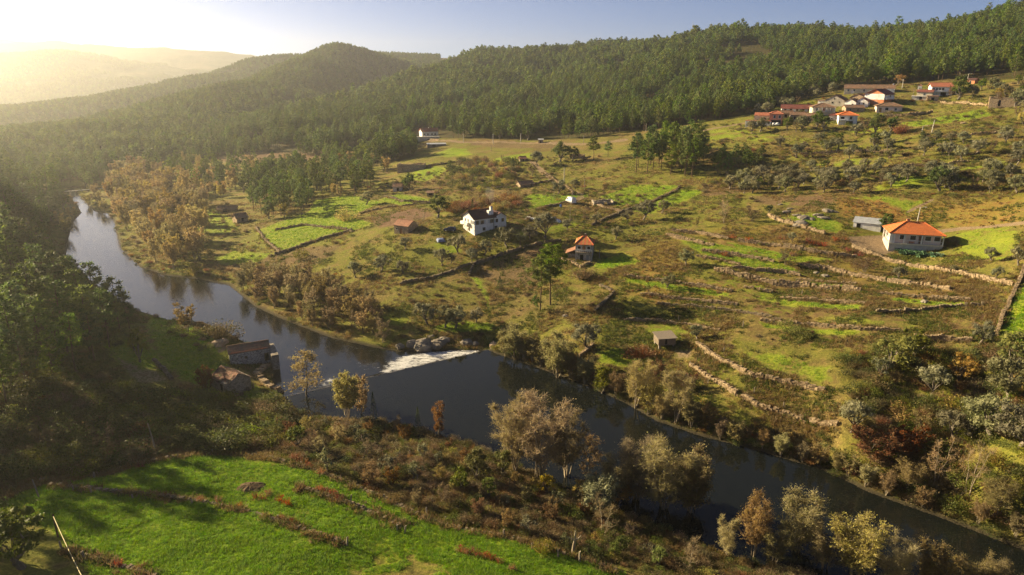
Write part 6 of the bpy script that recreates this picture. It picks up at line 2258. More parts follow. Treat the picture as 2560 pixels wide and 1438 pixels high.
# ================================================================== VEHICLES AND ODDMENTS
def loft(mb, secs, mi=0):
    """closed body from cross-section rings of equal length"""
    n = len(secs[0]); V = [p for s in secs for p in s]
    F = []
    for i in range(len(secs) - 1):
        for k in range(n):
            k2 = (k + 1) % n; F.append((i * n + k, i * n + k2, (i + 1) * n + k2, (i + 1) * n + k))
    mb.add(V, F, mi)
    for s in (secs[0][::-1], secs[-1]):
        c = np.mean(np.array(s), 0); W = [tuple(c)] + list(s)
        mb.add(W, [(0, 1 + k, 1 + (k + 1) % n) for k in range(n)], mi)


def vehicle(name, label, cat, px, py, yaw, L, Wd, prof, paint, windows, wheels, cover=False):
    """prof: (x, z bottom, z top, width factor at the top) along the length"""
    x, y, z = ground(px, py)
    o = empty(name, (x, y, z), yaw_to_cam(x, y) + R(yaw)); tag(o, label, cat)
    mb = MB(); secs = []
    for (px_, zb, zt, wt) in prof:
        hw = Wd / 2; zm = zb + (zt - zb) * .55
        secs.append([(px_, -hw * .96, zb), (px_, hw * .96, zb), (px_, hw, zm * .8 + zb * .2), (px_, hw * (1 + wt) / 2, zm + (zt - zm) * .3), (px_, hw * wt, zt), (px_, -hw * wt, zt), (px_, -hw * (1 + wt) / 2, zm + (zt - zm) * .3), (px_, -hw, zm * .8 + zb * .2)])
    loft(mb, secs)
    link('body', mb.mesh('body', [M[paint]], True), o)
    for nm, b in windows:
        mb = MB(); mb.box(*b); link(nm, mb.mesh(nm, [M['glass' if nm != 'headlight' else 'dish']]), o)
    for wx in wheels:
        for sy in (-1, 1):
            mb = MB(); mb.tube([(wx, sy * (Wd / 2 - .2), .32), (wx, sy * (Wd / 2 + .02), .32)], [.32, .32], 12); w = link('wheel', mb.mesh('wheel', [M['rubber']]), o)
            mb = MB(); mb.tube([(wx, sy * (Wd / 2 + .0), .32), (wx, sy * (Wd / 2 + .03), .32)], [.19, .17], 10)
            c = (wx, sy * (Wd / 2 + .032), .32)
            mb.add([c] + [(wx + .17 * math.cos(a), sy * (Wd / 2 + .03), .32 + .17 * math.sin(a)) for a in np.arange(10) * .628], [(0, 1 + k, 1 + (k + 1) % 10) for k in range(10)])
            link('rim', mb.mesh('rim', [M['tin']]), w)
    return o


VAN = [(-2.4, .45, 2.0, .86), (-2.3, .35, 2.25, .88), (1.0, .35, 2.28, .88), (1.35, .35, 2.1, .85), (1.75, .35, 1.35, .9), (2.3, .38, 1.05, .9), (2.45, .5, .85, .9)]
vehicle('white_van', 'white van parked on the track beside the bright green meadow', 'van', 1427, 508, 118, 4.9, 1.9, VAN, 'carwhite',
        [('windscreen', (1.42, 1.62, -.72, .72, 1.42, 1.92)), ('side_window', (.45, 1.2, -.93, -.84, 1.4, 1.9)), ('side_window', (.45, 1.2, .84, .93, 1.4, 1.9)), ('headlight', (2.38, 2.45, .5, .8, .7, .86)), ('headlight', (2.38, 2.45, -.8, -.5, .7, .86))], (-1.5, 1.6))
CAR = [(-2.0, .4, .85, .85), (-1.9, .28, .98, .86), (-1.3, .25, 1.38, .72), (-.2, .25, 1.45, .74), (.4, .25, 1.32, .74), (.95, .25, .98, .86), (1.8, .28, .85, .86), (2.0, .4, .7, .84)]
CARW = [('windscreen', (.52, .72, -.6, .6, 1.0, 1.26)), ('rear_window', (-1.72, -1.5, -.58, .58, 1.05, 1.28)), ('side_window', (-1.1, .3, -.84, -.74, 1.0, 1.3)), ('side_window', (-1.1, .3, .74, .84, 1.0, 1.3)), ('headlight', (1.93, 2.0, .4, .7, .6, .74)), ('headlight', (1.93, 2.0, -.7, -.4, .6, .74))]
vehicle('parked_car', 'dark blue car parked on the grass left of the white farmhouse', 'car', 1125, 578, 168, 4.0, 1.7, CAR, 'carblue', CARW, (-1.25, 1.2))
vehicle('parked_car', 'white car under the coral house, left of two', 'car', 1934, 314, 96, 4.0, 1.7, CAR, 'carwhite', CARW, (-1.25, 1.2))
vehicle('parked_car', 'white car under the coral house, right of two', 'car', 1944, 314, 84, 4.0, 1.7, CAR, 'carwhite', CARW, (-1.25, 1.2))


def covered_car():
    x, y, z = ground(1386, 554)
    rng = np.random.default_rng(8)
    n, m = 22, 10; V = []; F = []
    for i in range(n + 1):
        for j in range(m + 1):
            u = i / n * 2 - 1; v = j / m * 2 - 1
            e = max(0, 1 - abs(u) ** 5) * max(0, 1 - abs(v) ** 4)
            zz = (.85 + .55 * math.exp(-((u + .15) / .42) ** 4)) * e + rng.normal(0, .04)
            V.append((u * 2.3, v * 1.0, max(zz, -.1)))
    for i in range(n):
        for j in range(m):
            a = i * (m + 1) + j; F.append((a, a + m + 1, a + m + 2, a + 1))
    o = link('covered_car', mesh_np('covered_car', np.array(V), np.array(F), [M['tarp']], True), None, (x, y, z))
    o.rotation_euler = (0, 0, yaw_to_cam(x, y) + R(-18))
    tag(o, 'car shrouded in white tarpaulin on the lawn right of the farmhouse', 'car')


covered_car()


def sheet(px, py, w, d, mat, name, label, cat, yaw=0, zt=.5):
    """tarpaulin draped over a low stack"""
    x, y, z = ground(px, py)
    rng = np.random.default_rng(len(label)); n = 8; V = []; F = []
    for i in range(n + 1):
        for j in range(n + 1):
            u = i / n * 2 - 1; v = j / n * 2 - 1
            V.append((u * w / 2, v * d / 2, zt * (1 - max(abs(u), abs(v)) ** 6) + rng.normal(0, .03) + zt * .15 * v))
    for i in range(n):
        for j in range(n):
            a = i * (n + 1) + j; F.append((a, a + n + 1, a + n + 2, a + 1))
    o = link(name, mesh_np(name, np.array(V), np.array(F), [M[mat]], True), None, (x, y, z)); o.rotation_euler = (0, 0, yaw_to_cam(x, y) + R(yaw))
    tag(o, label, cat)


sheet(1102, 602, 2.6, 3.0, 'bluetarp', 'blue_tarpaulin', 'blue tarpaulin over a stack on the grass left of the farmhouse', 'tarpaulin', 10, .7)
sheet(1330, 548, 5.0, 1.6, 'tarp', 'white_tarpaulin', 'whitish sheet on the ground between well house and covered car', 'tarpaulin', -8, .4)
sheet(335, 985, 3.2, 2.2, 'carblue', 'dark_tarpaulin', 'dark blue tarpaulin in the shade of the left bank', 'tarpaulin', 8, .8)
x, y, z = ground(1402, 518)
mb = MB(); mb.tube([(0, 0, -.1), (0, 0, .9)], [.32, .36], 12); o = empty('blue_barrel', (x, y, z)); tag(o, 'bright blue barrel at the meadow wall below the van', 'barrel'); link('drum', mb.mesh('drum', [M['bluebin']], True), o)
mb = MB(); mb.tube([(0, 0, .9), (0, 0, .95), (0, 0, .96)], [.38, .38, .02], 12); link('lid', mb.mesh('lid', [M['bluebin']], True), o)
x, y, z = ground(2128, 250)
mb = MB(); o = empty('satellite_dish', (x, y, z + 4.2), yaw_to_cam(x, y)); tag(o, 'pale satellite dish above the hamlet roofs', 'dish')
mb.add([(0, .15, 0)] + [(.7 * math.cos(a), 0, .7 * math.sin(a)) for a in np.arange(16) * math.pi / 8], [(0, 1 + k, 1 + (k + 1) % 16) for k in range(16)]); link('reflector', mb.mesh('reflector', [M['dish']], True), o)
mb = MB(); mb.tube([(0, .2, -4.2), (0, .2, 0)], [.06, .05], 6); link('mast', mb.mesh('mast', [M['pole']]), o)


def footbridge():
    a = Vector(ground(162, 486)); b = Vector(ground(262, 474))
    z = 1.6; L = (b - a).length
    o = empty('stone_footbridge', (a.x, a.y, 0), math.atan2(b.y - a.y, b.x - a.x))
    tag(o, 'low narrow footbridge over the river beyond the bend', 'bridge')
    n = 7
    for i in range(n):
        mb = MB(); mb.box(i * L / n + .05, (i + 1) * L / n - .05, -.6, .6, z, z + .22); link('slab', mb.mesh('slab', [M['concrete']]), o)
    for i in range(1, n):
        mb = MB(); mb.box(i * L / n - .35, i * L / n + .35, -.7, .7, -2.0, z - .003); link('pier', mb.mesh('pier', [M['stone']]), o)


footbridge()
# ================================================================== PLACING THE PLANTS
rngp = np.random.default_rng(2024)


def cover(x, y, arr, ch):
    return hgt(x, y, arr[..., ch])


def proj(x, y, z):
    """pixel of the photograph where a point shows"""
    d = y * CP - (z - CAM_H) * SP
    u = y * SP + (z - CAM_H) * CP
    return 1280 + F_PX * x / d, 719 - F_PX * u / d


def spread(P, spacing, jitter=.45, rng=rngp, ph=None):
    """jittered grid points inside a world polygon"""
    xs = [p[0] for p in P]; ys = [p[1] for p in P]
    gx = np.arange(min(xs), max(xs), spacing); gy = np.arange(min(ys), max(ys), spacing * .87)
    X, Y = np.meshgrid(gx, gy)
    X = X + (np.arange(len(gy)) % 2)[:, None] * spacing / 2
    X = X + rng.uniform(-jitter, jitter, X.shape) * spacing; Y = Y + rng.uniform(-jitter, jitter, Y.shape) * spacing
    m = inside(P, X, Y)
    return X[m], Y[m]


def eul(n, tilt=.05):
    return np.stack([rngp.normal(0, tilt, n), rngp.normal(0, tilt, n), rngp.uniform(0, 6.28, n)], -1)


_hx, _hy, _ = ground(1076, 341)
CLEAR = [(_hx, _hy + 4, 20), (_hx - 18, _hy + 8, 16), (_hx + 4, _hy - 14, 18)]
# ---- forest on the slope
fx, fy = spread(FOREST_XY, 5.0)
fz = hgt(fx, fy)
u, v = proj(fx, fy, fz)
gap = fbm(fx / 35, fy / 35, 71, 3)
clear = np.zeros(len(fx), bool)
for cx_, cy_, cr_ in CLEAR: clear |= np.hypot(fx - cx_, fy - cy_) < cr_
ok = (np.abs(fx) < .95 * (fy + 40)) & (gap > .36) & (v < 470) & ~clear
fx, fy, fz, u, v = fx[ok], fy[ok], fz[ok], u[ok], v[ok]
fh = (6.5 + 7.5 * fbm(fx / 45, fy / 45, 72, 3)) * np.exp(rngp.normal(0, .2, len(fx)))
dep = depth(fx, fy, fz)
inview = (u > -20) & (u < 2580) & (v > -20)
# the nearest front of the forest: trees one can tell apart
order = np.argsort(np.where(inview, dep - 12 * (v > 280), 1e9))
first = np.zeros(len(fx), bool); first[order[:130]] = True
for i in np.nonzero(first)[0]:
    if u[i] < 1040: lab, g = 'bushy pine at the lower edge of the forest left of the hilltop white house', 'pines along the forest edge by the river bend'
    elif u[i] < 1560: lab, g = 'tall pine with bare trunk at the forest foot above the hillside road', 'pines along the hillside road'
    elif u[i] < 2050: lab, g = 'dark pine at the forest edge left of the hamlet', 'pines at the forest edge near the hamlet'
    elif u[i] < 2300: lab, g = 'dark pine at the forest edge directly above the hamlet', 'pines at the forest edge near the hamlet'
    else: lab, g = 'dark pine at the forest edge above the second cluster of houses', 'pines at the forest edge near the hamlet'
    plant('pine_mid' if dep[i] > 330 else 'pine', fx[i], fy[i], fz[i], fh[i], lab, 'tree', g, 'pine_tree')
rest = ~first
near = rest & (dep < 720)
far = rest & (dep >= 720)
PM = [joined(t, c) for t, c, h in PROTO['pine_mid']] + [joined(*PROTO['oak'][0][:2])]
PH = [h for t, c, h in PROTO['pine_mid']] + [PROTO['oak'][0][2]]
PF = [joined(t, c) for t, c, h in PROTO['pine_far']]
PFH = [h for t, c, h in PROTO['pine_far']]


def scatter_trees(name, x, y, z, h, metas, hts, wide=1.0, odd=None):
    n = len(x)
    k = rngp.integers(0, len(metas) if odd is None else len(metas) - 1, n)
    if odd is not None: k = np.where(rngp.random(n) < odd, len(metas) - 1, k)
    s = h / np.array(hts)[k] * np.where(k == len(metas) - 1, .75 if odd is not None else 1, 1)
    w = s * wide * rngp.uniform(.85, 1.2, n)
    return gn_scatter(name, np.stack([x, y, z - .3], -1), eul(n, .03), np.stack([w, w, s], -1), k, metas)


scatter_trees('pine_forest', fx[near], fy[near], fz[near], fh[near], PM, PH, 1.0, .07)
scatter_trees('far_pine_forest', fx[far], fy[far], fz[far], fh[far], PF, PFH, 1.1)

# ---- woods on the hills beyond
X, Y = spread([(-1090, 450), (290, 450), (290, 1880), (-1090, 1880)], 6.2)
Z = h1z(X, Y); u, v = proj(X, Y, Z)
ok = (u > -60) & (u < 1300) & (Z > hgt(X, np.minimum(Y, 1400)) - 1) & (Z > h1bz(X, np.maximum(Y, 790)) - 2) & (Z > 1) & (river_sd(X, Y) > 12) & (fbm(X / 60, Y / 60, 81, 3) > .3)
X, Y, Z = X[ok], Y[ok], Z[ok]
scatter_trees('forest_on_spur', X, Y, Z, 6.5 + 5.5 * fbm(X / 60, Y / 60, 82, 2) + rngp.uniform(-2, 2, len(X)), PF, PFH, 1.15)
X, Y = spread([(-1140, 790), (190, 790), (190, 2080), (-1140, 2080)], 7.2)
Z = h1bz(X, Y); u, v = proj(X, Y, Z)
ok = (u > -60) & (u < 1100) & (Z > h1z(X, np.minimum(Y, 1890)) - 1) & (fbm(X / 60, Y / 60, 83, 3) > .3)
X, Y, Z = X[ok], Y[ok], Z[ok]
scatter_trees('forest_on_second_spur', X, Y, Z, 6.5 + 5 * fbm(X / 60, Y / 60, 84, 2) + rngp.uniform(-2, 2, len(X)), PF, PFH, 1.2)
X, Y = spread([(-2500, 1750), (-380, 1750), (-380, 3300), (-2500, 3300)], 11)
Z = h2z(X, Y); u, v = proj(X, Y, Z)
ok = (u > -60) & (u < 700) & (fbm(X / 150, Y / 150, 85, 3) > .42)
X, Y, Z = X[ok], Y[ok], Z[ok]
scatter_trees('forest_behind_bend', X, Y, Z, 8 + rngp.uniform(-2, 5, len(X)), PF, PFH, 1.5)

# ---- dark wood on the left valley side, some of it outside the picture
X, Y = spread([(-420, 128), (-118, 128), (-118, 150), (-135, 190), (-165, 240), (-196, 290), (-216, 335), (-238, 390), (-300, 520), (-420, 640), (-700, 700), (-700, 128)], 7.0)
Z = hgt(X, Y); u, v = proj(X, Y, Z)
ok = (fbm(X / 30, Y / 30, 91, 2) > .3) & (river_sd(X, Y) > 6) & (X > -1.5 * (Y + 40))
X, Y, Z = X[ok], Y[ok], Z[ok]
hh = 9 + 5 * fbm(X / 40, Y / 40, 92, 2) + rngp.uniform(-2, 2, len(X))
scatter_trees('valley_side_wood', X, Y, Z, hh, PM, PH, 1.1, .25)

# ---- pines one can tell apart on the near left bank
LB = [(35, 510, 190), (85, 545, 170), (10, 570, 200), (55, 600, 190), (120, 610, 180), (160, 628, 170), (20, 650, 200), (90, 660, 190), (200, 640, 160), (250, 652, 160), (300, 690, 140),
      (170, 700, 180), (225, 715, 170), (275, 718, 150), (120, 740, 190), (50, 750, 190), (5, 760, 200), (190, 780, 150), (240, 775, 140), (70, 810, 170), (20, 840, 180), (140, 830, 140), (325, 735, 95), (0, 700, 200), (65, 700, 190), (145, 690, 170), (215, 670, 160)]
for i, (px, top, hp) in enumerate(LB):
    sp = {0: 'sunlit pine top at the edge of the left bank wood, rising highest', 10: 'pine at the tip of the left bank wood, closest to the bright river', 22: 'small pine beside the river grass, last of the left bank wood'}
    zone = ' in the lower shaded part of the left bank wood' if top + hp > 900 else (' in the middle of the left bank wood' if px < 150 else ' on the river side of the left bank wood')
    plant_px('pine', px, top + hp, hp, sp.get(i, 'tall pine' + zone), 'tree', 'pines on the near left bank', 'pine_tree', i)

for x, y, h in [(-112, 92, 16), (-118, 101, 16), (-109, 106, 18), (-123, 88, 17), (-116, 113, 17), (-104, 83, 13), (-126, 110, 18), (-112, 78, 13)]:
    plant('pine', x, y, float(hgt(x, y)), h, 'tall pine just beyond the left edge, shading the near meadow', 'tree', 'pines beyond the left edge', 'pine_tree')

# ---- mixed trees between the forest foot and the river bend
Pb = gpoly([(330, 432), (400, 425), (470, 412), (560, 404), (640, 402), (830, 404), (960, 414), (970, 432), (900, 438), (800, 424), (720, 428), (650, 448), (600, 476), (540, 505), (515, 498), (430, 452)])
X, Y = spread(Pb, 9.5)
for x, y in zip(X, Y):
    z = float(hgt(x, y)); uu, vv = proj(x, y, z)
    if 520 < uu < 820 and vv < 418: continue
    k = ['pine_mid', 'pine_mid', 'oak', 'goldtree', 'goldtree', 'willow', 'shrubtree'][int(rngp.integers(7))]
    nm = {'pine_mid': 'pine_tree', 'oak': 'oak_tree', 'goldtree': 'alder_tree', 'willow': 'willow_tree', 'shrubtree': 'willow_tree'}[k]
    lab = {'pine_mid': 'hazy pine', 'oak': 'hazy round green tree', 'goldtree': 'hazy golden tree', 'willow': 'hazy brown willow', 'shrubtree': 'hazy light green tree'}[k] + ' on the flat between forest foot and river bend'
    plant(k, x, y, z, {'pine_mid': 13, 'oak': 8, 'goldtree': 9, 'willow': 7, 'shrubtree': 7}[k] * rngp.uniform(.8, 1.2), lab, 'tree', 'mixed trees at the river bend', nm)

# ---- pine clump on the slope below the hamlet
Pc = gpoly([(1548, 425), (1580, 408), (1640, 385), (1720, 378), (1780, 395), (1850, 408), (1915, 415), (1905, 436), (1800, 442), (1700, 445), (1600, 440)])
X, Y = spread(Pc, 7.0)
for i, (x, y) in enumerate(zip(X, Y)):
    z = float(hgt(x, y)); uu, vv = proj(x, y, z)
    hb = 15.5 if uu < 1760 else 9
    plant('pine', x, y, z, hb * rngp.uniform(.8, 1.12), 'deep green pine in the dense clump on the slope below the hamlet', 'tree', 'pine clump below the hamlet', 'pine_tree', i)
# ---- pines and oaks around the meadows near the bend
Pd = gpoly([(600, 478), (650, 450), (720, 430), (800, 425), (900, 440), (940, 462), (900, 490), (800, 500), (775, 520), (760, 548), (700, 552), (650, 552), (620, 520)])
X, Y = spread(Pd, 8.0)
for i, (x, y) in enumerate(zip(X, Y)):
    k = ['pine', 'pine', 'pine', 'oak', 'goldtree'][int(rngp.integers(5))]
    nm = {'pine': 'pine_tree', 'oak': 'oak_tree', 'goldtree': 'alder_tree'}[k]
    lab = {'pine': 'bushy pine in the mixed copse between the river bend and the meadows', 'oak': 'round green oak in the mixed copse between bend and meadows', 'goldtree': 'golden-brown tree in the mixed copse between bend and meadows'}[k]
    plant(k, x, y, float(hgt(x, y)), {'pine': 13, 'oak': 8, 'goldtree': 7}[k] * rngp.uniform(.8, 1.15), lab, 'tree', 'copse by the meadows', nm)

# ---- single pines and oaks in the middle ground
for px, py, hp, kind, wd, lab in [
    (1352, 775, 130, 'umbrella', 1.0, 'shorter of two slender pines standing together on the dry slope above the weir'),
    (1376, 762, 150, 'umbrella', 1.05, 'taller of two slender bare-trunked pines on the dry slope above the weir'),
    (1340, 782, 45, 'pine', 1.2, 'young pine at the foot of the two tall slender pines'),
    (1095, 545, 58, 'oak', 1.15, 'large round dark green tree behind the stone barn and white farmhouse'),
    (1400, 405, 52, 'oak', 1.2, 'broad dark oak beside the track below the forest'),
    (1430, 402, 36, 'oak', 1.1, 'smaller dark oak right of the broad oak by the track'),
    (1484, 400, 56, 'pine', 1.3, 'lone broad pine between the track and the pine clump'),
    (1520, 392, 38, 'pine', 1.3, 'low rounded pine next to the lone broad pine'),
    (1282, 445, 50, 'cypress', 1.0, 'narrow dark conifer in the brambles above the meadows'),
    (1125, 440, 38, 'pine', 1.2, 'small pine at the corner of the bright meadow below the ruin'),
    (1022, 476, 44, 'oak', 1.0, 'dense green tree beside the small brown-roofed shed'),
    (1182, 530, 32, 'cypress', 1.0, 'dark narrow conifer right behind the white farmhouse'),
    (1103, 580, 20, 'cypress', 1.3, 'small clipped dark conifer on the lawn left of the farmhouse'),
    (1905, 395, 30, 'pine', 1.2, 'small pine at the right end of the pine clump'),
    (2350, 478, 66, 'oak', 1.0, 'deep green round tree standing out among the grey olives'),
    (2212, 585, 54, 'oak', 1.1, 'dark green evergreen tree between the white shed and the orange-roofed house'),
    (1922, 534, 24, 'oak', 1.1, 'small dark round tree on the rocky knoll'),
    (1250, 728, 38, 'cypress', 1.3, 'small ivy-green conifer beside the mossy gully'),
    (2395, 250, 60, 'oak', 1.0, 'dark tree behind the veranda house of the hamlet'),
    (1810, 556, 66, 'dead', 1.0, 'pale leafless tree on the brown slope left of the terraces'),
    (1742, 568, 26, 'goldtree', .7, 'small yellow-green sapling at the head of the terraces'),
    (2240, 214, 30, 'yellowtree', 1.2, 'orange autumn tree behind the hamlet'),
    (2075, 432, 24, 'yellowtree', 1.3, 'ochre autumn tree inside the olive grove'),
]:
    plant_px(kind, px, py, hp, lab, 'tree', None, {'umbrella': 'pine_tree', 'pine': 'pine_tree', 'oak': 'evergreen_tree', 'cypress': 'conifer', 'dead': 'leafless_tree', 'goldtree': 'sapling', 'yellowtree': 'autumn_tree'}[kind], None, wd)

# ---- golden trees along the far bank of the bend
Pg = gpoly([(262, 470), (290, 440), (360, 425), (430, 452), (510, 500), (530, 560), (495, 640), (540, 692), (450, 690), (385, 668), (322, 622), (300, 565), (280, 520)])
X, Y = spread(Pg, 8.6)
for i, (x, y) in enumerate(zip(X, Y)):
    if river_sd(np.array([x]), np.array([y]))[0] < .6: continue
    z = float(hgt(x, y))
    k = ['goldtree', 'goldtree', 'goldtree', 'alder_leafy', 'willow'][int(rngp.integers(5))]
    plant(k, x, y, z, rngp.uniform(8, 12), 'golden hazy tree ' + ('at the water edge' if river_sd(np.array([x]), np.array([y]))[0] < 6 else 'behind the waterside row') + (' of the far end of the river bend' if y > 330 else (' of the middle of the river bend' if y > 265 else ' of the near end of the river bend')), 'tree', 'golden trees along the river bend', 'alder_tree')
for px, py, hp in [(285, 440, 32), (310, 438, 36), (335, 440, 34), (355, 445, 30), (270, 455, 28)]:
    plant_px('alder', px, py, hp, 'pinkish bare tree at the far end of the river bend', 'tree', 'pinkish bare trees beyond the bend', 'alder_tree', None, 1.3)
for px, py, hp in [(165, 585, 42), (248, 512, 34), (262, 528, 30), (120, 600, 40), (180, 548, 30), (150, 565, 36), (222, 512, 26), (175, 520, 30), (240, 490, 30)]:
    plant_px('goldtree', px, py, hp, 'golden bush on the left shore where the river bends away', 'shrub', 'golden bushes on the left shore of the bend', 'golden_shrub', None, 1.3)
# ---- willows along the far bank above the weir
Pw = gpoly([(575, 716), (640, 690), (740, 700), (840, 725), (950, 790), (988, 862), (930, 866), (860, 846), (760, 812), (660, 768)])
X, Y = spread(Pw, 4.6)
for i, (x, y) in enumerate(zip(X, Y)):
    if river_sd(np.array([x]), np.array([y]))[0] < .3: continue
    plant(['willow', 'willow', 'alder_leafy', 'brush_tree'][int(rngp.integers(4))], x, y, float(hgt(x, y)), rngp.uniform(5, 8.2), 'brown twiggy willow in the thicket on the far bank above the rapids', 'tree', 'willow thicket along the rapids', 'willow_tree')
X, Y = spread(gpoly([(600, 690), (700, 680), (820, 700), (960, 760), (1010, 800), (940, 800), (800, 740), (640, 700)]), 4.2)
for x, y in zip(X, Y):
    plant('brush', x, y, float(hgt(x, y)), rngp.uniform(1.4, 3.0), 'brown bramble thicket behind the riverside willows', 'shrub', 'brambles behind the willows', 'bramble_shrub')

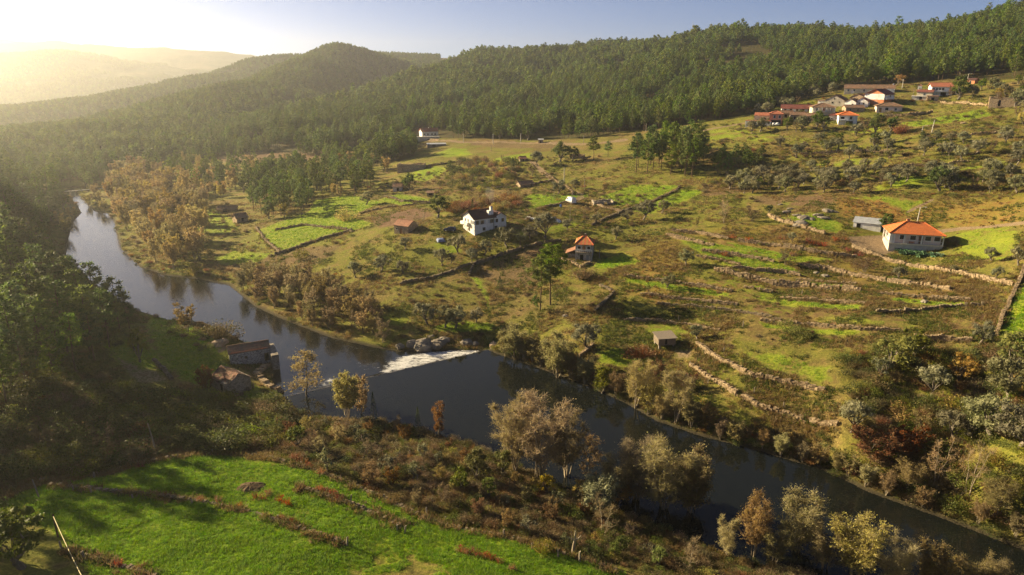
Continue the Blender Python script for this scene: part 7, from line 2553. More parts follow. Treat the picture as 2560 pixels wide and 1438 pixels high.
# ---- trees of the pool and the foreground, one by one
ONE = [
    ('pale_alder', 1285, 898, 92, 1.2, 'alder_tree', 'yellow-green alder at the right end of the weir'),
    ('pale_alder', 1330, 905, 75, 1.1, 'alder_tree', 'smaller alder squeezed between the weir alder and the round one'),
    ('pale_alder', 1392, 948, 118, 1.15, 'alder_tree', 'round olive-gold alder overhanging the pool opposite the big bare tree'),
    ('shrubtree', 1505, 985, 72, 1.1, 'willow_shrub', 'round lime-green bush leaning over the pool'),
    ('alder', 1590, 1018, 112, 1.0, 'alder_tree', 'greyish bare alder on the far bank, next to the lime-green bush'),
    ('alder', 1690, 1058, 118, 1.0, 'alder_tree', 'drooping grey bare alder hanging over the pool, farther along the bank'),
    ('willow', 1770, 1075, 70, 1.1, 'willow_tree', 'low brown willow on the far bank right of the drooping alder'),
    ('olive', 1466, 872, 76, 1.0, 'olive_tree', 'big grey-green olive near the pool above the alders'),
    ('rustbush', 1640, 945, 46, 1.2, 'bracken_shrub', 'rust-brown bracken clump by the far bank'),
    ('rustbush', 1715, 975, 46, 1.2, 'bracken_shrub', 'rust-brown bracken clump above the drooping alder'),
    ('rustbush', 1600, 892, 34, 1.6, 'bracken_shrub', 'tawny brush left of the little wooden shed'),
    ('alder', 1288, 1182, 178, .85, 'alder_tree', 'left part of the big domed bare alder stand before the pool'),
    ('alder', 1350, 1198, 198, 1.0, 'alder_tree', 'tallest bare alder of the domed stand before the pool'),
    ('alder', 1415, 1205, 165, .9, 'alder_tree', 'right-hand bare alder of the domed stand before the pool'),
    ('slim_alder', 1468, 1205, 140, 1.1, 'alder_tree', 'slender bare alder just right of the domed stand'),
    ('alder', 1590, 1270, 165, .95, 'alder_tree', 'bare alder at the left of the second stand before the dark pool'),
    ('alder', 1655, 1292, 190, 1.0, 'alder_tree', 'central tall alder of the second stand before the dark pool'),
    ('pale_alder', 1722, 1300, 195, 1.0, 'alder_tree', 'olive-tinged alder at the right of the second stand'),
    ('yellowtree', 1560, 1262, 88, 1.15, 'autumn_tree', 'golden-yellow tree in front of the second alder stand'),
    ('olive', 1487, 1280, 112, .95, 'olive_tree', 'tall grey-green olive in front of the yellow tree'),
    ('dead', 1512, 1345, 135, 1.0, 'leafless_tree', 'lichen-grey gnarled leafless tree by the meadow edge'),
    ('dead', 1722, 1432, 108, 1.1, 'leafless_tree', 'pale spiky leafless shrub at the bottom edge before the pool'),
    ('shrubtree', 1192, 1200, 92, 1.0, 'willow_shrub', 'tall yellow-green shrub left of the domed alder stand'),
    ('limebush', 1256, 1190, 85, .75, 'evergreen_tree', 'narrow mustard-green tree touching the domed alder stand'),
    ('poplar_bush', 1097, 1088, 92, 1.0, 'poplar_sapling', 'orange-brown upright sapling on the near bank of the pool'),
    ('cypress', 1046, 1078, 66, .7, 'ivy_stump', 'dark ivy-clad stump left of the orange-brown sapling'),
    ('cypress', 936, 1056, 82, .6, 'ivy_stump', 'dark ivy-clad dead trunk at the near end of the pool'),
    ('slim_alder', 768, 1008, 150, 1.25, 'alder_tree', 'slender see-through alder standing by the near end of the weir'),
    ('pale_alder', 872, 1050, 128, .95, 'alder_tree', 'golden-topped alder on the near bank beside the weir'),
    ('goldtree', 905, 1046, 112, .7, 'alder_tree', 'small golden alder right of the golden-topped one'),
    ('greybush', 818, 1182, 72, .8, 'willow_shrub', 'pale narrow grey-green shrub at the upper meadow wall'),
    ('alder_leafy', 1882, 1398, 182, .8, 'alder_tree', 'slim brown alder before the dark water, leftmost of the bottom right row'),
    ('alder_leafy', 1988, 1402, 190, 1.0, 'alder_tree', 'brown bushy alder second in the bottom right row'),
    ('alder_leafy', 2132, 1462, 202, 1.05, 'alder_tree', 'wide brown alder with a pale stem, third in the bottom right row'),
    ('alder', 2225, 1495, 170, .95, 'alder_tree', 'twiggy alder fourth in the bottom right row'),
    ('alder_leafy', 2330, 1500, 165, 1.0, 'alder_tree', 'dark brown alder fifth in the bottom right row'),
    ('alder', 2420, 1510, 145, 1.0, 'alder_tree', 'twiggy alder sixth in the bottom right row'),
    ('alder', 2500, 1515, 130, 1.0, 'alder_tree', 'small twiggy alder nearest the bottom right corner'),
    ('alder_leafy', 1815, 1392, 105, .9, 'alder_tree', 'short brown alder left of the bottom right row'),
    ('alder_leafy', 1935, 1420, 120, .9, 'alder_tree', 'short brown alder between first and second of the bottom right row'),
    ('alder_leafy', 2060, 1440, 150, 1.0, 'alder_tree', 'brown alder between second and third of the bottom right row'),
    ('alder', 1535, 1262, 120, .9, 'alder_tree', 'low bare alder joining the domed stand and the second stand'),
    ('willow', 1860, 1105, 45, 1.3, 'willow_tree', 'low tawny willow at the waterline of the far bank'),
    ('willow', 2120, 1190, 55, 1.3, 'willow_tree', 'tawny willow at the waterline left of the russet brambles'),
    ('alder_leafy', 2270, 1225, 85, 1.2, 'alder_tree', 'bushy alder at the waterline left of the white-barked trees'),
    ('alder_leafy', 2490, 1290, 105, 1.2, 'alder_tree', 'bushy alder at the waterline by the right edge'),
    ('whitetree', 2335, 1222, 138, 1.0, 'leafless_tree', 'white-barked leaning bare tree at the right water edge'),
    ('whitetree', 2420, 1235, 150, 1.0, 'leafless_tree', 'second white-barked bare tree leaning over the right water edge'),
    ('shrubtree', 2225, 930, 110, 1.3, 'willow_shrub', 'large yellow-green willow bush in the right-hand thicket'),
    ('shrubtree', 2290, 900, 85, 1.1, 'willow_shrub', 'mustard willow bush behind the large yellow-green one'),
    ('greybush', 2210, 950, 70, 1.1, 'olive_tree', 'grey young olive in front of the large willow bush'),
    ('olive', 2330, 990, 85, 1.0, 'olive_tree', 'grey olive in the middle of the right-hand thicket'),
    ('olive', 2130, 1078, 85, 1.0, 'olive_tree', 'round grey olive at the end of the low riverside wall'),
    ('olive', 2450, 860, 62, .9, 'olive_tree', 'small olive beside the foot of the long boundary wall'),
    ('olive', 2520, 1010, 125, 1.0, 'olive_tree', 'large grey olive at the right edge below the long wall'),
    ('olive', 2480, 1100, 120, 1.1, 'olive_tree', 'large dusty olive over the right bank'),
    ('olive', 2390, 1105, 90, 1.0, 'olive_tree', 'grey olive left of the large dusty one over the bank'),
    ('olive', 2550, 1120, 140, 1.0, 'olive_tree', 'big olive cut by the right edge of the picture'),
    ('shrubtree', 2530, 930, 110, 1.2, 'willow_shrub', 'olive-green willow bush at the right edge'),
    ('yellowtree', 2400, 950, 78, 1.4, 'autumn_tree', 'mustard-yellow bush under the long boundary wall'),
    ('rustbush', 2190, 1150, 82, 1.6, 'bracken_shrub', 'russet bramble mass on the right bank'),
    ('rustbush', 2260, 1130, 70, 1.6, 'bracken_shrub', 'russet bramble mass behind the first on the right bank'),
    ('brush_tree', 2300, 1090, 70, 1.3, 'bramble_shrub', 'mauve-brown brush in the right-hand thicket'),
    ('brush_tree', 2160, 680, 42, 1.9, 'bramble_shrub', 'wide brown brush on the terrace below the orange-roofed house'),
    ('brush_tree', 1965, 662, 38, 1.9, 'bramble_shrub', 'wide brown-green brush in the middle of the terraces'),
    ('limebush', 1970, 828, 36, 1.1, 'broom_shrub', 'bright yellow-green broom, left of a pair on the dry slope'),
    ('limebush', 1998, 842, 38, 1.1, 'broom_shrub', 'bright yellow-green broom, right of a pair on the dry slope'),
    ('brush_tree', 1880, 552, 36, 1.9, 'bramble_shrub', 'dark brown brush below the rocky knoll'),
    ('brush', 1458, 696, 32, 1.4, 'bramble_shrub', 'grey-brown brush below the red-roofed house'),
    ('goldbush', 1356, 1382, 46, 1.0, 'broom_shrub', 'yellow broom at the lower meadow wall'),
    ('limebush', 755, 645, 26, 1.1, 'broom_shrub', 'yellow-green bush on the brown bank left of the barn'),
    ('goldbush', 945, 640, 20, 1.1, 'broom_shrub', 'round yellow-green shrub in the dry field, brighter of two'),
    ('bush', 910, 642, 22, 1.1, 'broom_shrub', 'round dark green shrub beside the yellow-green one in the dry field'),
    ('goldbush', 865, 552, 42, 1.0, 'autumn_tree', 'yellow-topped shrub at the edge of the terraced meadow'),
    ('goldbush', 488, 688, 34, 1.0, 'autumn_tree', 'bright yellow shrub by the water at the river bend'),
    ('rustbush', 515, 975, 62, .9, 'autumn_tree', 'orange-brown shrub against the ruined tile-roofed hut'),
    ('goldtree', 470, 830, 75, 1.2, 'willow_tree', 'gold-topped willow on the left shore above the mill'),
    ('brush', 545, 845, 40, 1.8, 'bramble_shrub', 'dark bramble heap on the shore above the mill'),
    ('brush_tree', 262, 1132, 78, 1.1, 'brush_tree', 'bare brown shrub in the dark hollow left of the leaning pole'),
    ('brush_tree', 120, 1130, 90, 1.2, 'brush_tree', 'grey bare shrub in the darkest corner of the hollow'),
    ('limebush', 350, 905, 90, .7, 'willow_shrub', 'light green upright shrub at the foot of the left bank pines'),
    ('oak', 55, 1420, 190, 1.0, 'evergreen_tree', 'dark leafy tree in shade at the lower left corner'),
    ('oak', 0, 1380, 140, 1.0, 'evergreen_tree', 'dark leafy tree at the left edge beside the lower meadow'),
    ('bush', 750, 1120, 70, .9, 'bramble_shrub', 'dark leafy shrub on the near bank below the slender alder'),
    ('greybush', 1450, 702, 24, 1.2, 'willow_shrub', 'small pale shrub on the slope under the red-roofed house'),
    ('dead', 1165, 592, 40, 1.1, 'leafless_tree', 'pale bare tree against the gable of the white farmhouse'),
    ('dead', 1050, 575, 48, 1.1, 'leafless_tree', 'tall grey leafless tree beside the stone barn'),
    ('brush_tree', 1330, 440, 34, 1.2, 'brush_tree', 'grey-brown shrub above the terraced meadows by the track'),
    ('limebush', 1150, 1225, 66, .9, 'willow_shrub', 'yellow-green shrub in the scrub before the domed alders'),
    ('greybush', 970, 1190, 62, 1.0, 'willow_shrub', 'grey-green shrub in the scrub by the meadow wall, first of two'),
    ('greybush', 1030, 1200, 58, 1.0, 'willow_shrub', 'grey-green shrub in the scrub by the meadow wall, second of two'),
    ('greybush', 1058, 1150, 52, .9, 'willow_shrub', 'small grey-green shrub near the ivy stump'),
    ('limebush', 1225, 1245, 60, .9, 'willow_shrub', 'green leafy shrub at the foot of the mustard-green tree'),
    ('goldbush', 1360, 1235, 60, 1.0, 'broom_shrub', 'yellowing shrub at the foot of the domed alders'),
    ('goldbush', 1440, 1245, 52, 1.2, 'broom_shrub', 'yellowish low shrub between the two alder stands'),
    ('brush_tree', 1110, 1260, 60, 1.1, 'brush_tree', 'reddish-brown twiggy shrub by the meadow edge'),
    ('greybush', 1310, 1335, 60, 1.0, 'willow_shrub', 'grey shrub at the meadow edge near the leaning stake'),
]
for kind, px, py, hp, wd, nm, lab in ONE:
    cat = 'shrub' if nm.endswith('shrub') else ('stump' if nm == 'ivy_stump' else 'tree')
    if hp > 48: kind = {'limebush': 'shrubtree', 'goldbush': 'yellowtree', 'bush': 'oak', 'brush': 'brush_tree'}.get(kind, kind)
    if kind == 'rustbush' and hp > 40: kind = 'bracken'
    if kind in ('alder', 'alder_leafy'): wd *= 1.25; hp *= 1.16 if px < 1800 else 1.0
    plant_px(kind, px, py, hp, lab, cat, None, nm, None, wd)

# ---- olives
OL = [(1145, 633, 45), (1106, 664, 38), (953, 679, 38), (1009, 683, 30), (889, 694, 35), (1180, 655, 30), (1210, 640, 35), (1268, 620, 45), (1302, 616, 28), (1324, 603, 35), (1363, 595, 55), (1014, 625, 28),
      (1070, 815, 55), (1113, 819, 48), (1139, 821, 50), (1190, 806, 32), (1667, 720, 32), (1608, 551, 45), (1654, 534, 30), (1567, 556, 28), (1488, 560, 26), (1419, 577, 25), (1395, 487, 32), (1440, 474, 24), (915, 513, 30), (1539, 599, 28), (1128, 659, 22), (1343, 414, 30)]
OLG = {0: 'olive on the grass just below the white farmhouse', 10: 'broad olive beside the tarpaulin-covered car', 2: 'olive in the dry field below the stone barn, leftmost of two', 3: 'olive in the dry field below the stone barn, right of two', 17: 'olive beside the long dark boundary wall in the middle'}
for i, (px, py, hp) in enumerate(OL):
    if 12 <= i <= 15: lab, g = 'grey olive on the grassy ledge above the weir rocks', 'olives above the weir'
    elif i in OLG: lab, g = OLG[i], 'scattered olives around the farmhouse'
    else: lab, g = 'small grey-green olive scattered over the fields around the farmhouse', 'scattered olives around the farmhouse'
    plant_px('olive', px, py, hp * 1.2, lab, 'tree', g, 'olive_tree', None, 1.0)
for px, py, hp, lab in [(1715, 664, 42, 'lone olive on the dry slope left of the terrace walls'), (1980, 606, 26, 'small olive on the upper green terrace'), (2250, 700, 38, 'olive on the terrace right of the wide brown brush'), (2479, 653, 38, 'olive on the green slope right of the orange-roofed house'),
                        (2487, 697, 34, 'olive by the upper end of the long boundary wall'), (2380, 682, 22, 'smallest olive on the lower right terraces'), (2546, 664, 50, 'olive at the right edge above the boundary wall'), (1742, 850, 40, 'olive just above the little wooden shed')]:
    plant_px('olive', px, py, hp, lab, 'tree', 'olives on the terraces', 'olive_tree')
for poly, sp, hh, lab, g in [
    ([(1800, 478), (1890, 440), (1990, 415), (2200, 420), (2330, 440), (2480, 430), (2600, 450), (2600, 500), (2480, 500), (2330, 480), (2200, 486), (2000, 490), (1880, 492)], 6.6, 5.2, 'grey-green olive in the dense grove above the orange-roofed house', 'olive grove above the orange-roofed house'),
    ([(1900, 372), (2060, 345), (2250, 350), (2420, 350), (2600, 330), (2600, 410), (2350, 405), (2150, 402), (1980, 398)], 9.5, 5.0, 'grey olive on the rough slope between hamlet and grove', 'olives on the slope below the hamlet'),
    ([(1870, 270), (1960, 250), (2060, 225), (2100, 232), (2000, 262), (1900, 292)], 9.0, 5.5, 'grey-brown tree at the forest edge left of the hamlet', 'grey trees left of the hamlet'),
]:
    X, Y = spread(gpoly(poly), sp)
    for x, y in zip(X, Y):
        z = float(hgt(x, y))
        r = rngp.random()
        if r < .82: plant('olive', x, y, z, hh * rngp.uniform(.75, 1.2), lab, 'tree', g, 'olive_tree')
        elif r < .92: plant('oak', x, y, z, hh * rngp.uniform(.8, 1.1), 'dark green tree mixed among the grey olives ' + g.split(' ', 1)[1], 'tree', g, 'evergreen_tree')
        else: plant('brush_tree', x, y, z, hh * .8, 'bare brown tree mixed among the trees ' + g.split(' ', 1)[1], 'tree', g, 'leafless_tree')
X, Y = spread(gpoly([(2330, 240), (2560, 205), (2600, 200), (2600, 320), (2500, 300), (2480, 240), (2420, 250)]), 11)
for x, y in zip(X, Y):
    plant(['olive', 'oak', 'yellowtree', 'brush_tree'][int(rngp.choice(4, p=[.45, .3, .1, .15]))], x, y, float(hgt(x, y)), rngp.uniform(3.5, 6.5), 'mixed orchard tree on the slope right of the hamlet', 'tree', 'orchard trees right of the hamlet', 'orchard_tree')
for px, py, hp, k in [(2005, 330, 40, 'olive'), (1968, 325, 34, 'oak'), (2040, 322, 46, 'oak'), (2062, 326, 40, 'oak'), (2190, 335, 52, 'oak'), (2160, 338, 40, 'brush_tree'), (1900, 330, 36, 'olive'), (1880, 335, 34, 'olive'), (2225, 330, 40, 'oak'), (2140, 340, 34, 'olive'), (1990, 330, 30, 'brush_tree'), (2250, 335, 30, 'rustbush')]:
    plant_px(k, px, py, hp, 'garden tree crowding the walls below the hamlet houses', 'tree', 'garden trees of the hamlet', 'garden_tree')
X, Y = spread(gpoly([(1150, 400), (1290, 400), (1300, 440), (1250, 470), (1140, 480), (1090, 470), (1110, 440)]), 5.5)
for x, y in zip(X, Y):
    k = ['brush_tree', 'bush', 'brush_tree', 'rustbush', 'goldbush', 'brush', 'bush'][int(rngp.integers(7))]
    plant(k, x, y, float(hgt(x, y)), rngp.uniform(1.8, 4.2), 'autumn shrub in the overgrown hollow above the farmhouse', 'shrub', 'shrubs in the hollow above the farmhouse', 'hollow_shrub')
X, Y = spread(gpoly([(1110, 520), (1150, 505), (1230, 500), (1300, 500), (1290, 530), (1230, 535), (1130, 535)]), 4.6)
for x, y in zip(X, Y):
    k = ['brush_tree', 'rustbush', 'rustbush', 'goldbush', 'willow'][int(rngp.integers(5))]
    plant(k, x, y, float(hgt(x, y)), rngp.uniform(2, 4.5), 'rusty autumn shrub behind the white farmhouse', 'shrub', 'rusty shrubs behind the farmhouse', 'autumn_shrub')

# ---- belt of pale shrubs along the far bank of the pool
for i, (px, py, hp) in enumerate([(1262, 890, 60), (1310, 900, 66), (1352, 915, 70), (1425, 945, 80), (1462, 958, 70), (1540, 992, 70), (1622, 1035, 84), (1655, 1048, 70), (1728, 1070, 76), (1800, 1098, 58), (1835, 1108, 66), (1905, 1122, 52), (1950, 1140, 60), (2005, 1155, 52), (2045, 1165, 60), (2090, 1180, 55), (2165, 1215, 60), (2215, 1238, 66), (2305, 1268, 60), (2445, 1310, 66), (2540, 1345, 70)]):
    k = ['pale_alder', 'alder', 'willow', 'alder_leafy'][i % 4]
    lab = {'pale_alder': 'rounded olive-gold shrub', 'alder': 'rounded grey twiggy shrub', 'willow': 'rounded tawny shrub', 'alder_leafy': 'rounded brown shrub'}[k]
    part = ' near the weir' if px < 1500 else (' opposite the alder stands' if px < 1850 else ' towards the right edge')
    plant_px(k, px, py, hp, lab + ' in the belt along the far bank' + part, 'shrub', 'belt of shrubs along the far bank', 'riverside_shrub', None, 1.25)
# ---- bare shrubs on the near bank at the end of the pool
X, Y = spread(gpoly([(700, 1075), (780, 1060), (900, 1062), (1010, 1075), (1090, 1110), (1000, 1140), (880, 1160), (780, 1140), (700, 1120)]), 4.4)
for i, (x, y) in enumerate(zip(X, Y)):
    k = ['brush_tree', 'willow', 'greybush', 'brush_tree', 'bracken'][i % 5]
    plant(k, x, y, float(hgt(x, y)), rngp.uniform(1.8, 4.0), {'brush_tree': 'brown bare shrub', 'willow': 'tawny twiggy shrub', 'greybush': 'grey-green shrub', 'bracken': 'rusty shrub'}[k] + ' on the near bank at the weir end of the pool', 'shrub', 'shrubs on the near bank by the weir', 'bank_shrub')

# ---- shrubs standing out of the scrub between meadow and pool
X, Y = spread(gpoly([(860, 1185), (1000, 1150), (1130, 1125), (1230, 1170), (1330, 1220), (1460, 1265), (1600, 1330), (1700, 1380), (1640, 1425), (1480, 1395), (1300, 1335), (1130, 1300), (1000, 1250)]), 4.6)
for x, y in zip(X, Y):
    k = ['greybush', 'brush_tree', 'brush_tree', 'willow', 'shrubtree', 'bracken'][int(rngp.integers(6))]
    lab = {'greybush': 'grey-green shrub', 'brush_tree': 'brown leafless shrub', 'willow': 'tawny twiggy shrub', 'shrubtree': 'yellow-green shrub', 'bracken': 'rusty shrub'}[k]
    plant(k, x, y, float(hgt(x, y)), rngp.uniform(1.6, 3.6), lab + ' in the scrub between meadow and pool', 'shrub', 'shrubs in the scrub by the pool', 'scrub_shrub')

# ---- vines with red leaves along the meadow walls
VINES = [(330, 1160), (345, 1158), (352, 1168), (640, 1246), (660, 1248), (672, 1240), (700, 1252), (720, 1262), (545, 1256), (735, 1150), (745, 1158), (800, 1228), (815, 1234), (830, 1240), (848, 1250), (1150, 1378), (1165, 1385), (1215, 1395), (1230, 1402), (1248, 1410), (1195, 1390), (1180, 1384),
         (920, 1220), (800, 1186), (700, 1300), (715, 1306), (730, 1310), (1280, 1425), (500, 1256), (420, 1244), (290, 1408), (300, 1414), (600, 1270), (760, 1160), (770, 1172)]
for px, py in VINES:
    plant_px('redvine', px, py, 22, 'red-leaved vine along the dry stone walls of the near meadow', 'vine', 'red vines along the meadow walls', 'grape_vine')
for px, py in [(2018, 605), (2040, 612), (2060, 616), (1955, 598), (1980, 640), (2030, 612), (1830, 596), (1870, 602), (1810, 640), (2120, 628), (2150, 640), (2090, 602), (2110, 600)]:
    plant_px('redvine', px, py, 14, 'red-leaved vine on the terraces beside the orange-roofed house', 'vine', 'red vines on the terraces', 'grape_vine', None, 1.5)
for px, py in [(2240, 626), (2252, 628), (2262, 630), (2272, 631), (2282, 634), (2292, 636), (2302, 637), (2312, 638), (2330, 640), (2345, 642), (2246, 632), (2268, 636), (2296, 641)]:
    plant_px('cabbage', px, py, 13, 'pale green cabbage in the bed under the veranda', 'cabbage', 'cabbages under the veranda', 'cabbage_plant', None, 1.4)
# ================================================================== GROUND COVER THAT NOBODY COULD COUNT
def tuft(seed, n=14, h=.5, rad=.28, w=.07, mats=('grass',)):
    rng = np.random.default_rng(seed)
    C = MB()
    a = rng.uniform(0, 6.28, n); r = rad * np.sqrt(rng.random(n))
    A = np.stack([np.cos(a) * r, np.sin(a) * r, np.full(n, -.05)], -1)
    lean = rng.normal(0, .35, (n, 2)) * h
    B = A + np.stack([lean[:, 0], lean[:, 1], h * rng.uniform(.6, 1.15, n)], -1)
    C.twigs(A, B, w, 0, rng)
    return C.mesh('tuft', [M[m] for m in mats])


def scatter(name, x, y, s, metas, wide=None, idx=None, sink=.03):
    n = len(x)
    k = rngp.integers(0, len(metas), n) if idx is None else idx
    z = hgt(x, y)
    w = s if wide is None else s * wide
    return gn_scatter(name, np.stack([x, y, z - sink], -1), eul(n, .06), np.stack([w, w, s], -1), k, metas)


def rand_pts(n, x0, x1, y0, y1):
    return rngp.uniform(x0, x1, n), rngp.uniform(y0, y1, n)


# points spread evenly over the view: denser close by
def view_pts(n, ymin, ymax, smax=.82):
    y = np.exp(rngp.uniform(math.log(ymin), math.log(ymax), n))
    x = rngp.uniform(-smax, smax, n) * (y + 20)
    return x, y


# lush grass of the near meadow and of the other meadows
x, y = view_pts(230000, 50, 125)
lw = cover(x, y, C1, 0)
ok = (lw > .45 + .25 * rngp.random(len(x))) & (cover(x, y, C1, 2) < .3) & (river_sd(x, y) > 1)
x, y = x[ok], y[ok]
pat = fbm(x / 2.2, y / 2.2, 101, 3)
scatter('meadow_grass', x, y, rngp.uniform(.45, .95, len(x)) * (.5 + pat), [tuft(i, 12, .42, .32, .08) for i in range(4)])
x, y = view_pts(150000, 120, 330)
ok = (cover(x, y, C1, 0) > .5 + .3 * rngp.random(len(x))) & (river_sd(x, y) > 1)
x, y = x[ok], y[ok]
scatter('field_grass', x, y, rngp.uniform(.5, 1.1, len(x)), [tuft(i + 10, 12, .4, .5, .13) for i in range(3)])
# dry grass and weeds over the rough slopes
x, y = view_pts(270000, 70, 330)
pat = fbm(x / 6, y / 6, 111, 4)
ok = (cover(x, y, C1, 0) < .45) & (cover(x, y, C1, 2) < .3) & (river_sd(x, y) > .8) & (cover(x, y, C2, 0) < .5) & (pat > .38 + .2 * rngp.random(len(x)))
x, y, pat = x[ok], y[ok], pat[ok]
idx = np.where(fbm(x / 11, y / 11, 117, 3) + rngp.normal(0, .08, len(x)) > .52, rngp.integers(3, 5, len(x)), rngp.integers(0, 3, len(x)))
scatter('dry_grass', x, y, rngp.uniform(.5, 1.5, len(x)), [tuft(i + 20, 14, .55, .42, .09, ('dry_grass',)) for i in range(3)] + [tuft(i + 24, 14, .4, .45, .12, ('weed',)) for i in range(2)], None, idx)
# weeds that have grown up along the stone walls
wx = []; wy = []
for key, pts, h in WALLS:
    P = WALL_XY[key]
    for (ax, ay), (bx, by) in zip(P[:-1], P[1:]):
        L = math.hypot(bx - ax, by - ay); n = int(L * (16 if key[0] == 'f' else 6))
        t = rngp.random(n); o = rngp.normal(0, .55, n)
        wx.append(ax + (bx - ax) * t - (by - ay) / L * o); wy.append(ay + (by - ay) * t + (bx - ax) / L * o)
wx = np.concatenate(wx); wy = np.concatenate(wy)
ok = fbm(wx / 3, wy / 3, 141, 2) > .42
wx, wy = wx[ok], wy[ok]
scatter('wall_weeds', wx, wy, rngp.uniform(.6, 1.6, len(wx)), [tuft(30, 16, .55, .35, .09, ('dry_grass',)), tuft(31, 16, .5, .4, .12, ('weed',)), tuft(32, 16, .6, .35, .1, ('dry_grass',)), tuft(33, 18, .5, .45, .12, ('brown_brush',))])
# autumn vine rows in the orange vineyard
x, y = view_pts(60000, 120, 300)
ok = (cover(x, y, C2, 1) > .3 + .5 * rngp.random(len(x))) & (rngp.random(len(x)) < .30)
x, y = x[ok], y[ok]
scatter('vineyard_leaves', x, y, rngp.uniform(.35, .8, len(x)), [bush(i + 400, 1.0, .8, 60, .3, ('rust', 'gold', 'dry_grass'), 4)[1] for i in range(3)])


# low scrub: brambles, broom, bracken
SK = ['bush', 'bush', 'brush', 'brush', 'rustbush', 'goldbush', 'limebush']
SM = []
for i, k in enumerate(SK): SM.append(PROTO[k][i % len(PROTO[k])][1])


def scrub(name, poly_px, n_sp, lo, hi, p, clear=0.6, world=None):
    P = world if world else gpoly(poly_px)
    X, Y = spread(P, n_sp)
    ok = (river_sd(X, Y) > clear) & (cover(X, Y, C1, 2) < .4)
    if n_sp > 2.6: ok &= fbm(X / 13, Y / 13, 131, 3) + rngp.normal(0, .05, len(X)) > .47
    X, Y = X[ok], Y[ok]; ok = np.ones(len(X), bool)
    X, Y = X[ok], Y[ok]
    n = len(X)
    k = rngp.choice(len(SK), n, p=np.array(p) / sum(p))
    s = rngp.uniform(lo, hi, n) / 1.65
    scatter(name, X, Y, s, SM, rngp.uniform(.9, 1.4, n), k, .15)


scrub('riverside_undergrowth', [(760, 1160), (800, 1178), (900, 1216), (1010, 1264), (1130, 1312), (1270, 1340), (1400, 1374), (1560, 1424), (1700, 1470), (2000, 1500), (2400, 1560), (2100, 1462), (1850, 1390), (1720, 1345), (1450, 1232), (1230, 1130), (1130, 1094), (1000, 1054), (850, 1044), (770, 1044), (700, 1060), (640, 1110), (700, 1140)],
      1.3, .4, 1.7, [4, 3, 9, 9, 2, 1, 1])
scrub('shaded_undergrowth', [(0, 990), (120, 960), (300, 975), (450, 990), (560, 1005), (690, 1010), (720, 1050), (690, 1120), (600, 1130), (440, 1136), (330, 1160), (100, 1200), (0, 1215), (-150, 1200), (-150, 1000)], 2.0, 1.2, 3.4, [8, 8, 1.5, 1.2, .4, 0, 1.5])
scrub('left_bank_undergrowth', [(0, 780), (180, 770), (330, 790), (330, 860), (260, 880), (300, 960), (150, 960), (0, 960), (-100, 900)], 2.4, .8, 2.4, [8, 8, 1, 1, .3, .3, 2])
scrub('shore_undergrowth', [(380, 772), (470, 815), (560, 850), (575, 870), (530, 880), (440, 850), (380, 800)], 3.0, .6, 1.8, [5, 4, 3, 3, 0, .5, 0])
scrub('right_thicket', [(2090, 900), (2200, 870), (2330, 870), (2450, 880), (2600, 880), (2650, 1300), (2560, 1360), (2350, 1284), (2180, 1226), (2060, 1168), (2120, 1080), (2130, 1000)], 2.1, .9, 2.8, [4, 4, 5, 4, 3, 2, 3])
scrub('far_bank_undergrowth', [(1240, 878), (1330, 860), (1450, 905), (1560, 950), (1640, 1000), (1750, 1050), (1900, 1090), (2060, 1130), (2180, 1220), (2060, 1172), (1900, 1124), (1750, 1086), (1640, 1048), (1560, 1002), (1450, 954), (1300, 902)], 1.7, .4, 1.5, [3, 2, 4, 4, 3, 2, 2])
scrub('slope_undergrowth', [(960, 700), (1180, 700), (1280, 720), (1500, 740), (1560, 800), (1650, 850), (1500, 870), (1280, 850), (1080, 800), (980, 790)], 3.0, .3, 1.2, [4, 4, 5, 5, .8, .8, 1.5])
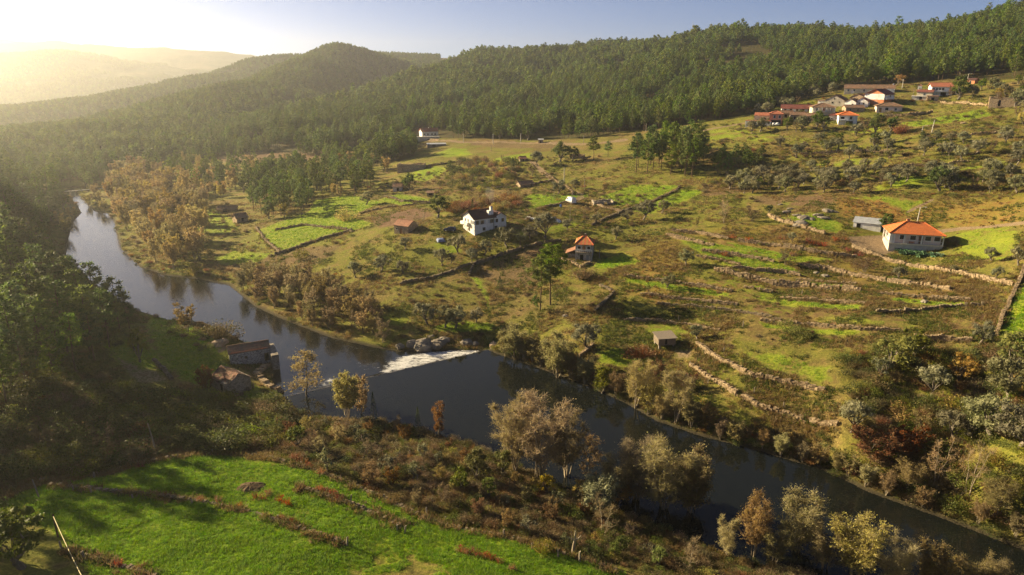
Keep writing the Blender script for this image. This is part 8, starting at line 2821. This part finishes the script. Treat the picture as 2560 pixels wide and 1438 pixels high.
scrub('terrace_undergrowth', [(1500, 680), (1700, 620), (1900, 640), (2200, 700), (2520, 740), (2480, 850), (2200, 860), (1950, 870), (1700, 880), (1550, 800)], 3.6, .25, .9, [3, 3, 4, 4, 1, 1.5, 3])
scrub('hillside_undergrowth', [(900, 470), (1100, 410), (1300, 395), (1500, 390), (1560, 440), (1800, 470), (1900, 500), (1860, 560), (1700, 570), (1560, 600), (1300, 560), (1100, 500)], 3.6, .4, 1.6, [4, 4, 5, 5, 1, 1, 1.5])
scrub('grove_undergrowth', [(1600, 370), (1900, 340), (2200, 340), (2600, 310), (2600, 500), (2300, 490), (1900, 480), (1700, 460)], 3.6, .5, 1.9, [4, 4, 5, 4, 1, 1, 1])
scrub('hamlet_undergrowth', [(1700, 325), (1870, 295), (2000, 262), (2100, 225), (2330, 210), (2600, 200), (2600, 310), (2400, 320), (2250, 335), (1950, 350)], 4.8, .5, 2.0, [4, 4, 4, 4, 2, 1, 1])
sx = []; sy = []
for P in (RIVER[:16], RIVER[16:27], RIVER[40:52]):
    for (ax, ay), (bx, by) in zip(P[:-1], P[1:]):
        L = math.hypot(bx - ax, by - ay); n = int(L * 1.5)
        t = rngp.random(n); o = rngp.uniform(-7, 7, n)
        sx.append(ax + (bx - ax) * t - (by - ay) / L * o); sy.append(ay + (by - ay) * t + (bx - ax) / L * o)
sx = np.concatenate(sx); sy = np.concatenate(sy)
sd = river_sd(sx, sy); ok = (sd > .25) & (sd < 6) & (sy < 420) & (fbm(sx / 7, sy / 7, 151, 2) > .35)
sx, sy = sx[ok], sy[ok]; n = len(sx)
scatter('waterside_undergrowth', sx, sy, rngp.uniform(.3, 1.1, n), SM, rngp.uniform(.9, 1.4, n), rngp.choice(len(SK), n, p=np.array([3, 3, 5, 5, 2, 2, 2]) / 22), .1)
scrub('meadow_edge_undergrowth', [(400, 590), (560, 500), (640, 560), (700, 640), (880, 590), (960, 640), (860, 700), (600, 690), (520, 690), (440, 640)], 3.6, .3, 1.5, [3, 2, 4, 4, 2, 2, 2])
finish_ground()
